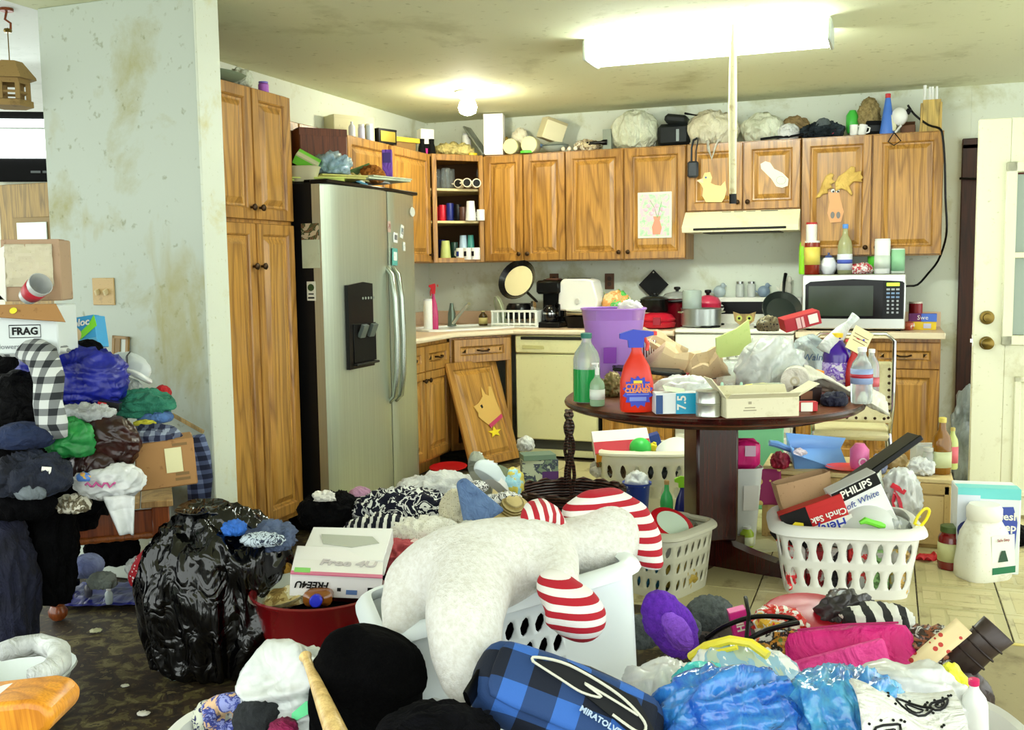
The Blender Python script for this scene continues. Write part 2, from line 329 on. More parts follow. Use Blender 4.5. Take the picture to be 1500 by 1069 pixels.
for z, n in ((1.04, 'deadbolt'), (.91, 'door_knob')):
    k = O(n, M().lathe([(.034, 0), (.034, .008), (.014, .014), (.014, .03), (.03, .045), (.03, .06), (.016, .068)] if n == 'door_knob' else [(.036, 0), (.034, .012), (.022, .014), (.02, .028), (.005, .03)], 20, (.062, -.022, z), (math.pi/2, 0, 0)), BRASS, D2)
O('latch_plate', M().box(.004, .028, .06, (-.001, 0, .89)).box(.012, .014, .02, (-.006, 0, .91)), CHROME, D2)
O('tape_patch', M().box(.1, .002, .16, (.36, -.024, .70)), mt((150, 158, 132), .5), D2)
# ------------------------------------------------------------------ far room, beyond the partition
fd = struct('door_3', M().box(.9, .05, 2.03, (-2.75, -1.08, 0), b=.004), mt((150, 122, 62), .45, kind='wood'))
O('pane', M().box(.3, .01, .18, (-2.86, -1.122, 1.55), b=.002), mt((214, 224, 214), .6), fd); O('frame', M().box(.4, .02, .26, (-2.86, -1.105, 1.51), b=.004), mt((128, 104, 52), .5), fd)
struct('trim_4', M().box(.11, .05, 2.1, (-2.24, -1.08, 0), b=.006).box(1.1, .05, .1, (-2.75, -1.08, 2.06), b=.006), DKF)
p0, p1 = aty(-60, 168, -3.0), aty(69, 262, -3.0); cx, w, h = (p0.x+p1.x)/2, p1.x-p0.x+.05, p0.z-p1.z
tv = T('flat_screen', 'black framed flat screen glowing white beyond the stained wall', 'screen', (cx, -3.0, p1.z), 0)
O('housing', M().box(w, .05, h, (0, .03, 0), b=.008).box(.06, .3, .06, (0, .15, h*.4)), MATB, tv)
O('screen', M().box(w-.02, .006, h*.56, (0, -.001, h*.33), b=.002), mt((235, 245, 245), .3, emit=1.6), tv)
O('louvre', M().box(w-.02, .012, .012, (0, -.006, h*.74), b=.003), mt((190, 196, 190), .5), tv)
O('faint_marking', M().box(.05, .002, .012, (w*.25, .004, h*.12)).box(.03, .002, .012, (w*.33, .004, h*.12)), mt((90, 96, 96), .5), tv); tv.rotation_euler.z = .5
# birdhouse hanging from a ceiling hook
bx = Vector((-.175, -3.80, 0)); zt = aty(25, 100, -3.8).z; zb = aty(30, 160, -3.8).z; xb = aty(30, 130, -3.8).x
HW = mt((150, 122, 70), .8, kind='dirty', c2=(96, 74, 36), s=4); bh = T('hanging_birdhouse', 'weathered wooden birdhouse lantern with pointed roof hanging from ceiling hook', 'birdhouse', (xb, -3.85, zb), YA+.3)
H = zt-aty(25, 160, -3.8).z; s_ = H
O('base', M().lathe([(.085, 0), (.085, .025), (.07, .03)], 6), HW, bh)
for k in range(6): a = math.pi/3*k; O('post', M().box(.018, .018, .075, (.066*math.cos(a), .066*math.sin(a), .028)), HW, bh)
O('rail', M().tube([(.066*math.cos(math.pi/3*k), .066*math.sin(math.pi/3*k), .06) for k in range(6)], .006, 5, True), HW, bh)
O('band', M().lathe([(.074, .095), (.078, .125), (.05, .13)], 6, cap=(0, 0)), HW, bh)
O('roof', M().lathe([(.102, .115), (.1, .125), (.05, .19), (.012, s_-.005), (.012, s_+.012), (.004, s_+.018)], 6), HW, bh)
ztop = CH
O('chain', M().tube([(0, 0, s_+.01), (0, 0, ztop-zb-.08)], .0025, 5).lathe([(.014, 0), (.018, .008), (.014, .016)], 10, (0, 0, ztop-zb-.1)), BRASS, bh)
O('hook', M().tube([(0, .0, ztop-zb-.095), (.012, 0, ztop-zb-.085), (.013, 0, ztop-zb-.06), (-.008, 0, ztop-zb-.045), (0, 0, ztop-zb-.012)], .005, 6).lathe([(.028, 0), (.028, .012)], 12, (0, 0, ztop-zb-.012)), mt((120, 60, 30), .4, .7), bh)
# switches and outlets
def plate(name, label, p, n, kind, col=(196, 166, 112), rz=0):
    t = T(name, label, 'switch' if kind == 's' else 'outlet', p, rz); O('cover_plate', M().box(.115 if n == 2 else .07, .008, .115, (0, -.004, -.057), b=.002), mt(col, .5, kind='dirty', c2=tuple(x*.75 for x in col), s=5), t)
    for k in range(n):
        x = (k-.5)*.046 if n == 2 else 0
        if kind == 's': O('toggle', M().box(.01, .022, .022, (x, -.014, -.012), (.4, 0, 0)), mt((222, 206, 160), .4), t)
        else:
            for z in (-.032, .008): O('socket', M().lathe([(.017, 0), (.017, .004)], 14, (x, -.006, z+.012), (math.pi/2, 0, 0)), mt((60, 40, 28), .5), t)
    return t
plate('light_switch', 'stained beige double light switch on grimy partition wall', aty(153, 427, -3.801), 2, 's')
plate('wall_outlet', 'brown outlet plate on the wall behind the bread bag', aty(893, 412, -.002), 1, 'o', (92, 58, 36))
plate('wall_outlet', 'brown outlet plate above the black coffee maker', aty(812, 412, -.002), 1, 'o', (96, 60, 36))
# ------------------------------------------------------------------ ceiling lights
lx0, lx1 = 1.94, 3.11
fl_ = T('fluorescent_light', 'lit double-tube fluorescent strip light on kitchen ceiling', 'ceiling light', ((lx0+lx1)/2, -2.17, CH), 0)
L_ = lx1-lx0
O('housing', M().prism([(-.12, 0), (.12, 0), (.10, -.035), (-.10, -.035)], L_, (-L_/2, 0, 0), (0, 0, -math.pi/2)), mt((200, 210, 200), .4), fl_)
for y in (-.085, .085): O('lamp_tube', M().tube([(-L_/2+.02, y, -.065), (L_/2-.02, y, -.065)], .034, 14), mt((246, 255, 248), .4, emit=13.), fl_)
for s in (-1, 1): O('end_cap', M().box(.02, .26, .10, (s*(L_/2-.005), 0, -.105), b=.006), mt((190, 200, 188), .4), fl_)
bl = T('bulb_light', 'lit bare bulb in a white porcelain holder on ceiling corner', 'ceiling light', (.844, -1.174, CH), 0)
O('holder', M().lathe([(.075, 0), (.078, -.02), (.05, -.045), (.042, -.05)], 20), WP, bl)
O('bulb', M().lathe([(.03, -.045), (.05, -.07), (.06, -.10), (.05, -.135), (.02, -.15)], 18), mt((255, 250, 225), .4, emit=42.), bl)
# pole hanging from the ceiling in front of the light
pp = on(1074, 34, CH); p2 = aty(1078, 298, pp.y); L2 = CH-p2.z
po = T('hanging_pole', 'white painted pole with black tip hanging from the ceiling', 'pole', (pp.x, pp.y, CH), YA)
O('shaft', M().tube([(0, 0, 0), (.0, 0, -.05), (0, 0, -.18), (0, 0, -L2*.45), (.004, 0, -L2+.04)], [.006, .009, .017, .02, .016], 12), mt((226, 220, 180), .5, kind='dirty', c2=(170, 140, 80), s=5), po)
O('rubber_tip', M().tube([(.004, 0, -L2+.045), (.005, 0, -L2)], .0175, 12), BLACK, po)
# ================================================================== cabinets
def knob_m(): return M().lathe([(.006, 0), (.006, .012), (.015, .018), (.016, .025), (.008, .031)], 12, (0, 0, 0), (math.pi/2, 0, 0))
_dk = {}
def door_geo(w, h):                                       # frame + raised panel ; origin bottom centre, front at y=-.02
    k = (round(w, 3), round(h, 3))
    if k in _dk: return _dk[k]
    fr, pn = M(), M(); t = .02; s = min(.058, w*.2)
    def loops(m, L):
        n0 = len(m.v); v = []
        for ins, y in L: X, a, b = w/2-ins, ins, h-ins; v += [(-X, y, a), (X, y, a), (X, y, b), (-X, y, b)]
        f = []
        for j in range(len(L)-1):
            for i in range(4): k2 = (i+1) % 4; f.append((j*4+i, j*4+k2, j*4+4+k2, j*4+4+i))
        return v, f
    v, f = loops(fr, [(.002, 0), (0, -t*.4), (.004, -t), (s-.008, -t), (s-.002, -t+.005), (s+.002, -t+.014)]); fr.add(v, f)
    v, f = loops(pn, [(s+.002, -t+.012), (s+.012, -t+.014), (s+.036, -t+.002), (s+.040, -t+.0005)]); f.append((12, 13, 14, 15)); pn.add(v, f)
    _dk[k] = (fr, pn); return _dk[k]
def door(par, w, h, loc, knob=None, rz=0, name='door', kmat=BRONZE, pull=False, rot=None):
    fr, pn = door_geo(w, h); o = O(name, fr, OAK, par, loc, rot or (0, 0, rz), sm=25); O('panel', pn, OAKP, o, sm=20)
    if knob:
        if pull: O('pull_handle', M().tube([(knob[0]-.045, -.02, knob[1]), (knob[0]-.04, -.04, knob[1]), (knob[0]-.02, -.045, knob[1]-.006), (knob[0]+.02, -.045, knob[1]-.006), (knob[0]+.04, -.04, knob[1]), (knob[0]+.045, -.02, knob[1])], .006), kmat, o)
        else: O('knob', knob_m(), kmat, o, (knob[0], -.02, knob[1]))
    return o
ZB, ZT, YF = 1.37, 2.142, -.32
def upper(label, xs, zb, knobs, cat='cabinet'):
    t = T('wall_cabinet', label, cat, (xs[0], 0, zb), 0); W = xs[-1]-xs[0]; h = ZT-zb
    O('body', M().box(W-.002, .298, h, (W/2, -.151, 0), b=.002), OAK, t)
    for i in range(len(xs)-1):
        w = xs[i+1]-xs[i]-.006; k = knobs[i]
        door(t, w, h-.012, ((xs[i]+xs[i+1])/2-xs[0], -.301, .006), (k*(w/2-.03), .05))
    return t
upper('oak wall cabinet with two narrow doors beside the open shelf corner', (.597, .907, 1.223), ZB, (1, -1))
upper('oak wall cabinet with a painted flower-vase tile on its door', (1.223, 1.648, 2.08), ZB, (1, -1))
upper('short oak wall cabinet above the range hood with duck cutout', (2.082, 2.461, 2.832), 1.686, (1, -1))
upper('oak wall cabinet above the microwave with moose cutout on its door', (2.834, 3.271, 3.69), ZB, (1, -1))
# pantry, tall, facing the room
pt = T('pantry_cabinet', 'tall oak pantry cabinet between the white wall end and fridge', 'cabinet', (.62, -2.91, 0), math.pi/2)
O('body', M().box(.745, .60, 2.07, (-.3705, .305, .1), b=.003).box(.72, .5, .1, (-.37, .32, 0), b=.002), OAK, pt)
for x, k in ((-.162, -1), (-.487, 1)):
    door(pt, .318, 1.42, (x, .004, .13), (k*.13, 1.22-.0), 0); door(pt, .318, .60, (x, .004, 1.565), (k*.128, .055))
# cabinet over the fridge
fc = T('fridge_top_cabinet', 'oak cabinet above the steel fridge, half hidden by clutter', 'cabinet', (.32, -.62, 0), math.pi/2)
O('body', M().box(1.62, .298, .35, (-1.44, .17, ZT-.35), b=.003), OAK, fc)
for x in (-.92, -1.45, -1.98): door(fc, .52, .34, (x, .02, ZT-.345), None)
lc = T('wall_cabinet', 'oak wall cabinet on the left wall beside the open corner cabinet', 'cabinet', (.32, -.62, ZB), math.pi/2)
O('body', M().box(.615, .298, ZT-ZB, (-.31, .17, 0), b=.003), OAK, lc); door(lc, .595, ZT-ZB-.012, (-.31, .02, .006), (.26, .05))
# open corner cabinet (diagonal) with shelves
cc = T('corner_shelf_cabinet', 'open oak corner cabinet with three shelves of cups and glasses', 'cabinet', (0, 0, ZB), 0)
A, B = Vector((.32, -.61, 0)), Vector((.597, -.32, 0)); dv = (B-A).normalized(); nv = Vector((dv.y, -dv.x, 0)); wf = (B-A).length; hh = ZT-ZB
poly = [(.002, -.002), (.002, -.608), (.31, -.608), (.585, -.322), (.585, -.002)]
def slab(z, th, pl=poly): m = M(); n = len(pl); return m.add([(x, y, z) for x, y in pl]+[(x, y, z+th) for x, y in pl], [tuple(range(n))[::-1], tuple(range(n, 2*n))]+[(i, (i+1) % n, (i+1) % n+n, i+n) for i in range(n)])
O('bottom', slab(0, .02), OAK, cc); O('top', slab(hh-.02, .02), OAK, cc)
SH = [slab(z, .018) for z in (.24, .47)]; CRS = mt((226, 206, 150), .6)
for z in (.285, .515): O('shelf', slab(z, .016, [(x*.985+.003, y*.985-.003) for x, y in poly]), CRS, cc)
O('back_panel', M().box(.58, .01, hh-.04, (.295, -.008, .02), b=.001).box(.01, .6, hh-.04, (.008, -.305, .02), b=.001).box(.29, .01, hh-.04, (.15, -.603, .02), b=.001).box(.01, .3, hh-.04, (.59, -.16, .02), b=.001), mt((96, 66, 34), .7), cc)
an = math.atan2(dv.y, dv.x); fo = M()
for x, w in ((.018, .036), (wf-.018, .036)): fo.box(w, .02, hh, (x, 0, 0), b=.003)
fo.box(wf-.07, .02, .035, (wf/2, 0, 0), b=.003).box(wf-.07, .02, .045, (wf/2, 0, hh-.045), b=.003)
O('face_frame', fo, OAK, cc, A, (0, 0, an))
# ------------------------------------------------------------------ base cabinets and counters
ZC = .90
CTOP = mt((222, 192, 160), .4, kind='dirty', c2=(196, 160, 124), s=3); CEDGE = mt((236, 220, 190), .4)
def base_cab(name, label, loc, rz, w, drawers, doors, h=.80):
    t = T(name, label, 'cabinet', loc, rz)
    O('body', M().box(w-.004, .57, .77, (0, .295, .09), b=.002).box(w-.03, .5, .09, (0, .32, 0), b=.001), OAK, t)
    n = len(doors)
    for i in range(n):
        x = -w/2+(i+.5)*w/n; ww = w/n-.012
        if drawers[i]: door(t, ww, .165, (x, .008, ZC-.225), (0, .085), name='drawer', pull=True)
        if doors[i]: door(t, ww, .565, (x, .008, .11), (doors[i]*(ww/2-.03), .51))
    return t
base_cab('base_cabinet', 'oak base cabinet with drawer beside the fridge', (.62, -1.44, 0), math.pi/2, .78, (1, 1), (1, -1))
base_cab('base_cabinet', 'oak base cabinet between dishwasher and stove behind the table', (1.81, -.61, 0), 0, .50, (1,), (1,))
base_cab('base_cabinet', 'oak base cabinet under the microwave counter', (3.265, -.61, 0), 0, .85, (1, 1), (1, -1))
A, B = Vector((.625, -1.035, 0)), Vector((.92, -.615, 0)); an = math.atan2(B.y-A.y, B.x-A.x); wd_ = (B-A).length
sb = T('sink_base_cabinet', 'oak diagonal sink cabinet with drawer and its door missing', 'cabinet', (A+B)/2, an)
O('body', M().box(wd_-.006, .02, .13, (0, .02, ZC-.17), b=.002).box(.06, .02, .64, (-wd_/2+.034, .02, .09), b=.002).box(.04, .02, .64, (wd_/2-.024, .02, .09), b=.002).box(wd_-.02, .02, .05, (0, .02, .09), b=.002).box(wd_-.02, .3, .02, (0, .18, .09), b=.001), OAK, sb)
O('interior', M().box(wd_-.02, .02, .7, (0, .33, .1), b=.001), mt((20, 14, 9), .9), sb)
door(sb, wd_-.05, .165, (.0, .008, ZC-.215), (0, .085), name='drawer', pull=True)
O('hinge', M().box(.02, .008, .05, (-wd_/2+.05, .006, .62)).box(.012, .012, .02, (-wd_/2+.056, 0, .635)), WP, sb)
# loose door leaning on the sink cabinet
q0, q1 = on(688, 688, .01), on(759, 671, .01); ld = T('leaning_cabinet_door', 'loose oak cabinet door leaning on the sink cabinet with donkey cutout', 'cabinet door', ((q0+q1)/2), math.atan2(q1.y-q0.y, q1.x-q0.x))
wl = (q1-q0).length; nrm = Vector((-math.sin(ld.rotation_euler.z), math.cos(ld.rotation_euler.z), 0))
ftop = aty(712, 520, 0); tilt = math.atan2(.22, .70); hl = .72
ld.rotation_euler = Euler((-tilt, 0, ld.rotation_euler.z))
fr, pn = door_geo(wl, hl); O('door_frame', fr, OAK, ld, sm=25); O('panel', pn, OAKP, ld, sm=20)
# donkey cutout : outline in door-local x,z (fractions of the door)
def cut(par, name, pts, w, h, mtl, y=-.021, th=.006, x0=0): return O(name, M().prism([((x-.5)*w+x0, z*h) for x, z in pts], th, (0, y-th, 0)), mtl, par)
DON = [(.31, .56), (.42, .585), (.53, .64), (.55, .74), (.60, .66), (.66, .64), (.70, .73), (.75, .725), (.77, .62), (.80, .52), (.82, .43), (.70, .385), (.53, .36), (.42, .42), (.36, .46), (.37, .50)]
dk = T('donkey_cutout', 'tan wooden donkey head cutout with pink collar and yellow star', 'decoration', (0, 0, 0), 0); dk.matrix_world = ld.matrix_basis @ Matrix.Translation((0, 0, 0))
cut(dk, 'head', DON, wl, hl, mt((214, 172, 92), .5)); cut(dk, 'collar', [(.52, .37), (.82, .45), (.83, .415), (.54, .335)], wl, hl, mt((190, 50, 100), .5), -.026, .004)
st = [(.60+(.14 if k % 2 == 0 else .06)*math.cos(math.pi/2+k*math.pi/5), .29+(.055 if k % 2 == 0 else .022)*math.sin(math.pi/2+k*math.pi/5)) for k in range(10)]
cut(dk, 'star', st, wl, hl, mt((246, 222, 40), .4), -.026, .004); cut(dk, 'eye', [(.44, .56), (.48, .57), (.49, .54), (.46, .53)], wl, hl, INK, -.0275, .001)
# counters with sink cut
cp = [(.004, -1.835), (.65, -1.835), (.65, -1.03), (.94, -.65), (2.065, -.65), (2.065, -.004), (.004, -.004)]
ct = T('kitchen_countertop', 'pink-beige laminate countertop running round the sink corner', 'countertop', (0, 0, ZC-.035), 0)
O('top', slab(0, .035, cp[::-1]) if 0 else slab(0, .035, cp), CTOP, ct)
O('front_edge', M().tube([(x, y, .0175) for x, y in ((.652, -1.83), (.652, -1.03), (.941, -.652), (2.06, -.652))], .018, 8), CEDGE, ct)
O('backsplash', M().box(2.06, .02, .10, (1.034, -.012, .035), b=.003).box(.02, 1.82, .10, (.012, -.92, .035), b=.003), CTOP, ct)
c2_ = T('kitchen_countertop', 'pink-beige laminate countertop under the microwave', 'countertop', (3.275, -.327, ZC-.035), 0)
O('top', M().box(.87, .646, .035, b=.004), CTOP, c2_); O('front_edge', M().box(.872, .012, .038, (0, -.327, -.002), b=.004), CEDGE, c2_); O('backsplash', M().box(.87, .02, .1, (0, .312, .035), b=.003), CTOP, c2_)
# ------------------------------------------------------------------ appliances
# side-by-side fridge
fg = T('refrigerator', 'stainless steel side by side refrigerator with black cabinet sides', 'refrigerator', (.80, -2.355, 0), math.pi/2)   # local x -> +y , local -y -> +x
FWd = 1.04; FH = 1.765; xl, xr = -FWd/2, FWd/2; xm = aty(566, 480, 0); 
STEEL = mt((196, 204, 186), .36, .8, kind='steel')
O('cabinet', M().box(FWd-.02, .66, 1.70, (0, .40, .06), b=.006).box(FWd-.06, .6, .06, (0, .42, 0), b=.002), mt((12, 12, 13), .45), fg)
xs = xl+FWd*.60
def fdoor(a, b, name):
    n = 10; out = []
    for i in range(n+1):
        u = i/n; x = a+(b-a)*u; g = (x/(FWd/2)); y = .045*(g*g)-.02; e = min(u, 1-u); y += .012*max(0, 1-e*14)**2; out.append((x, y))
    v = []; f = []
    pl = out+[(b, .085), (a, .085)]; k = len(pl)
    v = [(x, y, .085) for x, y in pl]+[(x, y, FH-.015) for x, y in pl]
    f = [tuple(range(k))[::-1], tuple(range(k, 2*k))]+[(i, (i+1) % k, (i+1) % k+k, i+k) for i in range(k)]
    return O(name, M().add(v, f), STEEL, fg, sm=30)
dL = fdoor(xl, xs-.005, 'door'); dR = fdoor(xs+.005, xr, 'door')
O('top_trim', M().box(FWd-.02, .10, .02, (0, .05, FH-.012), b=.004).box(.05, .12, .025, (xl+.08, .1, FH-.012)), BLACK, fg)
O('kick_grille', M().box(FWd-.04, .03, .065, (0, .09, .01), b=.003), BLACK, fg)
for s, d in ((-1, dL), (1, dR)):
    X = xs+s*.038
    O('handle', M().tube([(X, -.01, .60), (X, -.045, .63), (X, -.062, .75), (X, -.068, .95), (X, -.062, 1.17), (X, -.045, 1.30), (X, -.01, 1.34)], [.014, .015, .016, .016, .016, .015, .014], 10), mt((176, 184, 172), .25, .9), d)
dx = xl+FWd*.30
ds = O('water_dispenser', M().prism([(-.16, 0), (.15, 0), (.15, .43), (.0, .445), (-.16, .43)], .03, (dx, -.018, .82)), BLACK, dL)
O('dispenser_well', M().box(.24, .006, .20, (dx, -.0195, .85), b=.002), mt((4, 4, 4), .6), ds)
for x in (-.05, .05): O('paddle', M().box(.055, .02, .07, (dx+x, -.026, .98), (.4, 0, 0)), mt((90, 100, 96), .3), ds)
for i in range(5): O('button', M().lathe([(.007, 0), (.007, .003)], 8, (dx-.06+.03*i+.05, -.018, 1.18), (math.pi/2, 0, 0)), mt((150, 160, 150), .5), ds)
O('drip_tray', M().box(.24, .03, .012, (dx, -.026, .835), b=.003), mt((30, 30, 30), .4), ds)
O('badge', M().lathe([(.028, 0), (.026, .004)], 18, (xr-.09, .0, 1.655), (math.pi/2, 0, 0), sx=1.1), mt((210, 214, 206), .3), dR)
# magnets : photos / cards on the right door
def magnet(label, px, py, w, h, c, c2, tilt=0):
    p = atx(px, py, .835); t = T('fridge_magnet', label, 'magnet', (p.x-.0, p.y, p.z), 0, rot=(0, 0, math.pi/2)); t.rotation_euler = Euler((0, tilt, math.pi/2), 'YXZ')
    yl = p.y+2.355; g = yl/(FWd/2); t.location.x = .80-(.045*g*g-.02)+.004
    O('card', M().box(w, .004, h, (0, 0, -h/2), b=.001), mt(c, .5), t); O('picture', M().box(w*.62, .002, h*.5, (0, -.003, -h*.22), b=.0005), mt(c2, .5, kind='splotch', c2=((200, 190, 180), c2), s=9), t); return t
magnet('pinkish photo magnet, upper one of the pair on the fridge door', 573, 332, .034, .06, (206, 176, 160), (170, 120, 110))
magnet('white photo magnet under the pink one on the fridge door', 583, 348, .05, .055, (226, 226, 222), (120, 120, 120), .1)
magnet('tilted white photo card magnet on the fridge door', 594, 339, .036, .075, (226, 230, 224), (130, 140, 140), .25)
magnet('small blank white card magnet on the fridge door', 598, 361, .026, .05, (224, 226, 218), (210, 212, 206))
magnet('teal and white printed square magnet above the fridge handles', 582, 376, .062, .095, (90, 170, 160), (232, 236, 232), .05)
# calendar and sticker on the black fridge side
def onside(px, py): return aty(px, py, -2.876)
ca = T('wall_calendar', 'tear-off calendar with horse photo on the black fridge side', 'calendar', onside(455, 360), 0)
O('page', M().box(.10, .004, .20, (0, 0, -.11), b=.001), mt((196, 204, 176), .7, kind='dirty', c2=(170, 176, 140)), ca); O('photo', M().box(.10, .005, .08, (0, -.0005, .03), b=.001), mt((70, 50, 34), .5, kind='splotch', c2=((120, 90, 60), (60, 76, 40), (196, 180, 150)), s=5), ca)
sk = T('fridge_sticker', 'white magnet with black and yellow emblem on the fridge side', 'magnet', onside(456, 427), 0)
O('card', M().box(.048, .004, .095, (0, 0, -.045), b=.001), mt((226, 228, 214), .5), sk); O('emblem', M().lathe([(.018, 0), (.018, .002)], 14, (0, -.002, .02), (math.pi/2, 0, 0)), mt((40, 70, 30), .5), sk)
O('stripe', M().box(.03, .001, .006, (0, -.0025, -.015), b=.0002).box(.036, .001, .008, (0, -.0025, -.035), b=.0002), INK, sk)
# dishwasher
dw = T('dishwasher', 'cream front-loading dishwasher beside the sink cabinet', 'dishwasher', (1.243, -.62, 0), 0); DWC = mt((226, 222, 170), .4, kind='dirty', c2=(206, 200, 140), s=2)
O('tub', M().box(.59, .55, .80, (0, .29, .06), b=.003), mt((60, 60, 50), .6), dw); O('door', M().box(.59, .035, .60, (0, 0, .13), b=.008), DWC, dw)
cpn = O('control_panel', M().box(.59, .05, .125, (0, -.004, .735), b=.01), DWC, dw); O('vent_handle', M().box(.5, .012, .022, (0, -.03, .83), b=.004), mt((40, 38, 30), .5), cpn)
O('button_row', M().box(.16, .008, .026, (-.16, -.03, .765), b=.003), mt((200, 194, 130), .5), cpn); O('toe_panel', M().box(.57, .02, .11, (0, .03, .01), b=.003), DWC, dw)
# stove
sv = T('stove', 'white electric stove with back control panel below the hood', 'stove', (2.45, -.33, 0), 0); SW = mt((236, 236, 226), .3)
O('body', M().box(.755, .62, .86, (0, 0, .02), b=.006), SW, sv); O('cooktop', M().box(.757, .645, .03, (0, -.005, .885), b=.008), SW, sv)
bp = O('control_backguard', M().box(.755, .07, .19, (0, .285, .91), b=.008), SW, sv); O('black_panel', M().box(.70, .006, .085, (0, .248, .985), b=.002), BLACK, bp)
for x in (-.28, -.17, .17, .28): k = O('dial', M().lathe([(.026, 0), (.024, .006), (.013, .008), (.012, .02)], 16, (x, .245, 1.027), (math.pi/2, 0, 0)), mt((220, 220, 214), .4), bp)
for x, y, r in ((-.19, -.16, .1), (.19, -.16, .08), (-.19, .12, .08), (.19, .12, .1)): O('burner', M().tube([(x+r*k/40*math.cos(k*.6), y+r*k/40*math.sin(k*.6), .92) for k in range(6, 41)], .006, 6), MATB, sv)
od = O('oven_door', M().box(.74, .03, .50, (0, -.325, .25), b=.008), SW, sv); O('oven_handle', M().tube([(-.3, -.34, .70), (-.3, -.375, .70), (.3, -.375, .70), (.3, -.34, .70)], .011), CHROME, od); O('oven_window', M().box(.45, .004, .25, (0, -.341, .36), b=.001), BLACK, od); O('drawer', M().box(.74, .03, .18, (0, -.325, .04), b=.008), SW, sv)
# range hood
rh = T('range_hood', 'cream under-cabinet range hood above the stove', 'range hood', (2.457, 0, 1.545), 0); w = .752
HD = mt((236, 230, 192), .35, kind='dirty', c2=(214, 204, 150), s=2)
O('shell', M().add([(-w/2, 0, 0), (w/2, 0, 0), (w/2, -.46, 0), (-w/2, -.46, 0), (-w/2, 0, .139), (w/2, 0, .139), (w/2, -.335, .139), (-w/2, -.335, .139), (-w/2, -.47, .035), (w/2, -.47, .035)],
  [(3, 2, 1, 0), (4, 5, 6, 7), (7, 6, 9, 8), (8, 9, 2, 3), (0, 1, 5, 4), (1, 2, 9, 6, 5), (0, 4, 7, 8, 3)]), HD, rh, sm=20)
O('front_slot', M().box(.60, .008, .014, (0, -.466, .012), b=.002), mt((24, 22, 18), .6), rh)
sl = math.atan2(.135, .104)
for x in (-.10, -.02, .06): O('vent_slot', M().box(.06, .003, .02, (x, -.352, .12), (-(math.pi/2-sl), 0, 0)), mt((150, 146, 116), .6), rh)
O('switch_panel', M().box(.11, .003, .02, (.18, -.352, .12), (-(math.pi/2-sl), 0, 0)), mt((70, 70, 62), .5), rh)
O('filter', M().box(.5, .3, .006, (0, -.24, -.006), b=.002), mt((60, 56, 46), .5, .5), rh)
# microwave
mw = T('microwave_oven', 'stainless steel countertop microwave with black glass door', 'microwave', (3.175, -.28, ZC), 0); w, h = .62, .345
O('body', M().box(w, .42, h, (0, 0, .012), b=.005).box(.03, .03, .012, (-.27, -.17, 0)).box(.03, .03, .012, (.27, -.17, 0)).box(.03, .03, .012, (.27, .17, 0)).box(.03, .03, .012, (-.27, .17, 0)), MATB, mw)
O('front_frame', M().box(w, .02, h, (0, -.22, .012), b=.006), mt((206, 210, 204), .28, .8), mw)
gl = O('door_glass', M().prism([(-.29, .065), (.30, .065), (.30, .29), (.28, .30), (0, .315), (-.26, .30), (-.29, .28)], .004, (0, -.2345, .012)), mt((8, 8, 9), .12), mw)
O('window', M().box(.39, .002, .19, (-.075, -.2355, .095), b=.0005), mt((38, 50, 34), .15), gl)
cpn = O('control_panel', M().box(.115, .002, .225, (.235, -.2355, .085), b=.0005), mt((14, 14, 18), .3), gl)
O('display', M().box(.075, .002, .02, (.235, -.2372, .282), b=.0004), mt((150, 220, 40), .4, emit=.8), cpn)
for r in range(7):
    for c in range(3): O('button', M().box(.02 if r < 3 else .013, .002, .012, (.207+.028*c, -.2372, .255-.024*r), b=.0004), mt((120, 150, 190) if r in (1, 2) else (170, 176, 184), .5), cpn)
# ================================================================== builders for clutter
PROF = {'round': [(.9, 0), (1, .03), (1, .62), (.86, .72), (.42, .84), (.36, .88), (.36, .93)], 'straight': [(.95, 0), (1, .02), (1, .97), (.95, 1)], 'jar': [(.9, 0), (1, .03), (1, .72), (.85, .8), (.78, .82), (.78, .86)],
  'wine': [(.9, 0), (1, .02), (1, .55), (.85, .66), (.4, .78), (.34, .92)], 'squat': [(.8, 0), (1, .15), (1, .7), (.6, .85), (.5, .9)], 'spray': [(.95, 0), (1, .04), (1, .4), (.72, .58), (.4, .72), (.32, .78)], 'cone': [(1, 0), (1, .03), (.35, .88), (.3, .9)], 'cup': [(.7, 0), (.72, .01), (1, 1), (.95, 1), (.67, .03)]}
def bottle(name, label, cat, F, col, cap=None, kind='round', lab=None, ex=2., sy=1., group=None, lab2=None, tilt=None, z0=.15, z1=.55, seg=20):
    loc, w, h = F; t = T(name, label, cat, loc, YA, group, rot=tilt and (tilt[0], tilt[1], YA)); P = [(r*w/2, z*h) for r, z in PROF[kind]]
    O('body', M().lathe(P, seg, ex=ex, sy=sy), col, t)
    if lab: O('label', M().lathe([(w/2*1.012, z0*h), (w/2*1.012, z1*h)], seg, ex=ex, sy=sy, cap=(0, 0)), lab, t, solid=.0008)
    if lab2: O('label_band', M().lathe([(w/2*1.02, (z0*.6+z1*.4)*h), (w/2*1.02, (z0*.35+z1*.65)*h)], seg, ex=ex, sy=sy, cap=(0, 0)), lab2, t, solid=.0008)
    if cap:
        r, z = P[-1]; O('cap', M().lathe([(r*1.15, z-.01*h), (r*1.18, h*.99), (r*.9, h)] if z < h*.97 else [(r*1.02, z-.06*h), (r*1.02, z+.01)], 16, sy=1), cap, t)
    return t
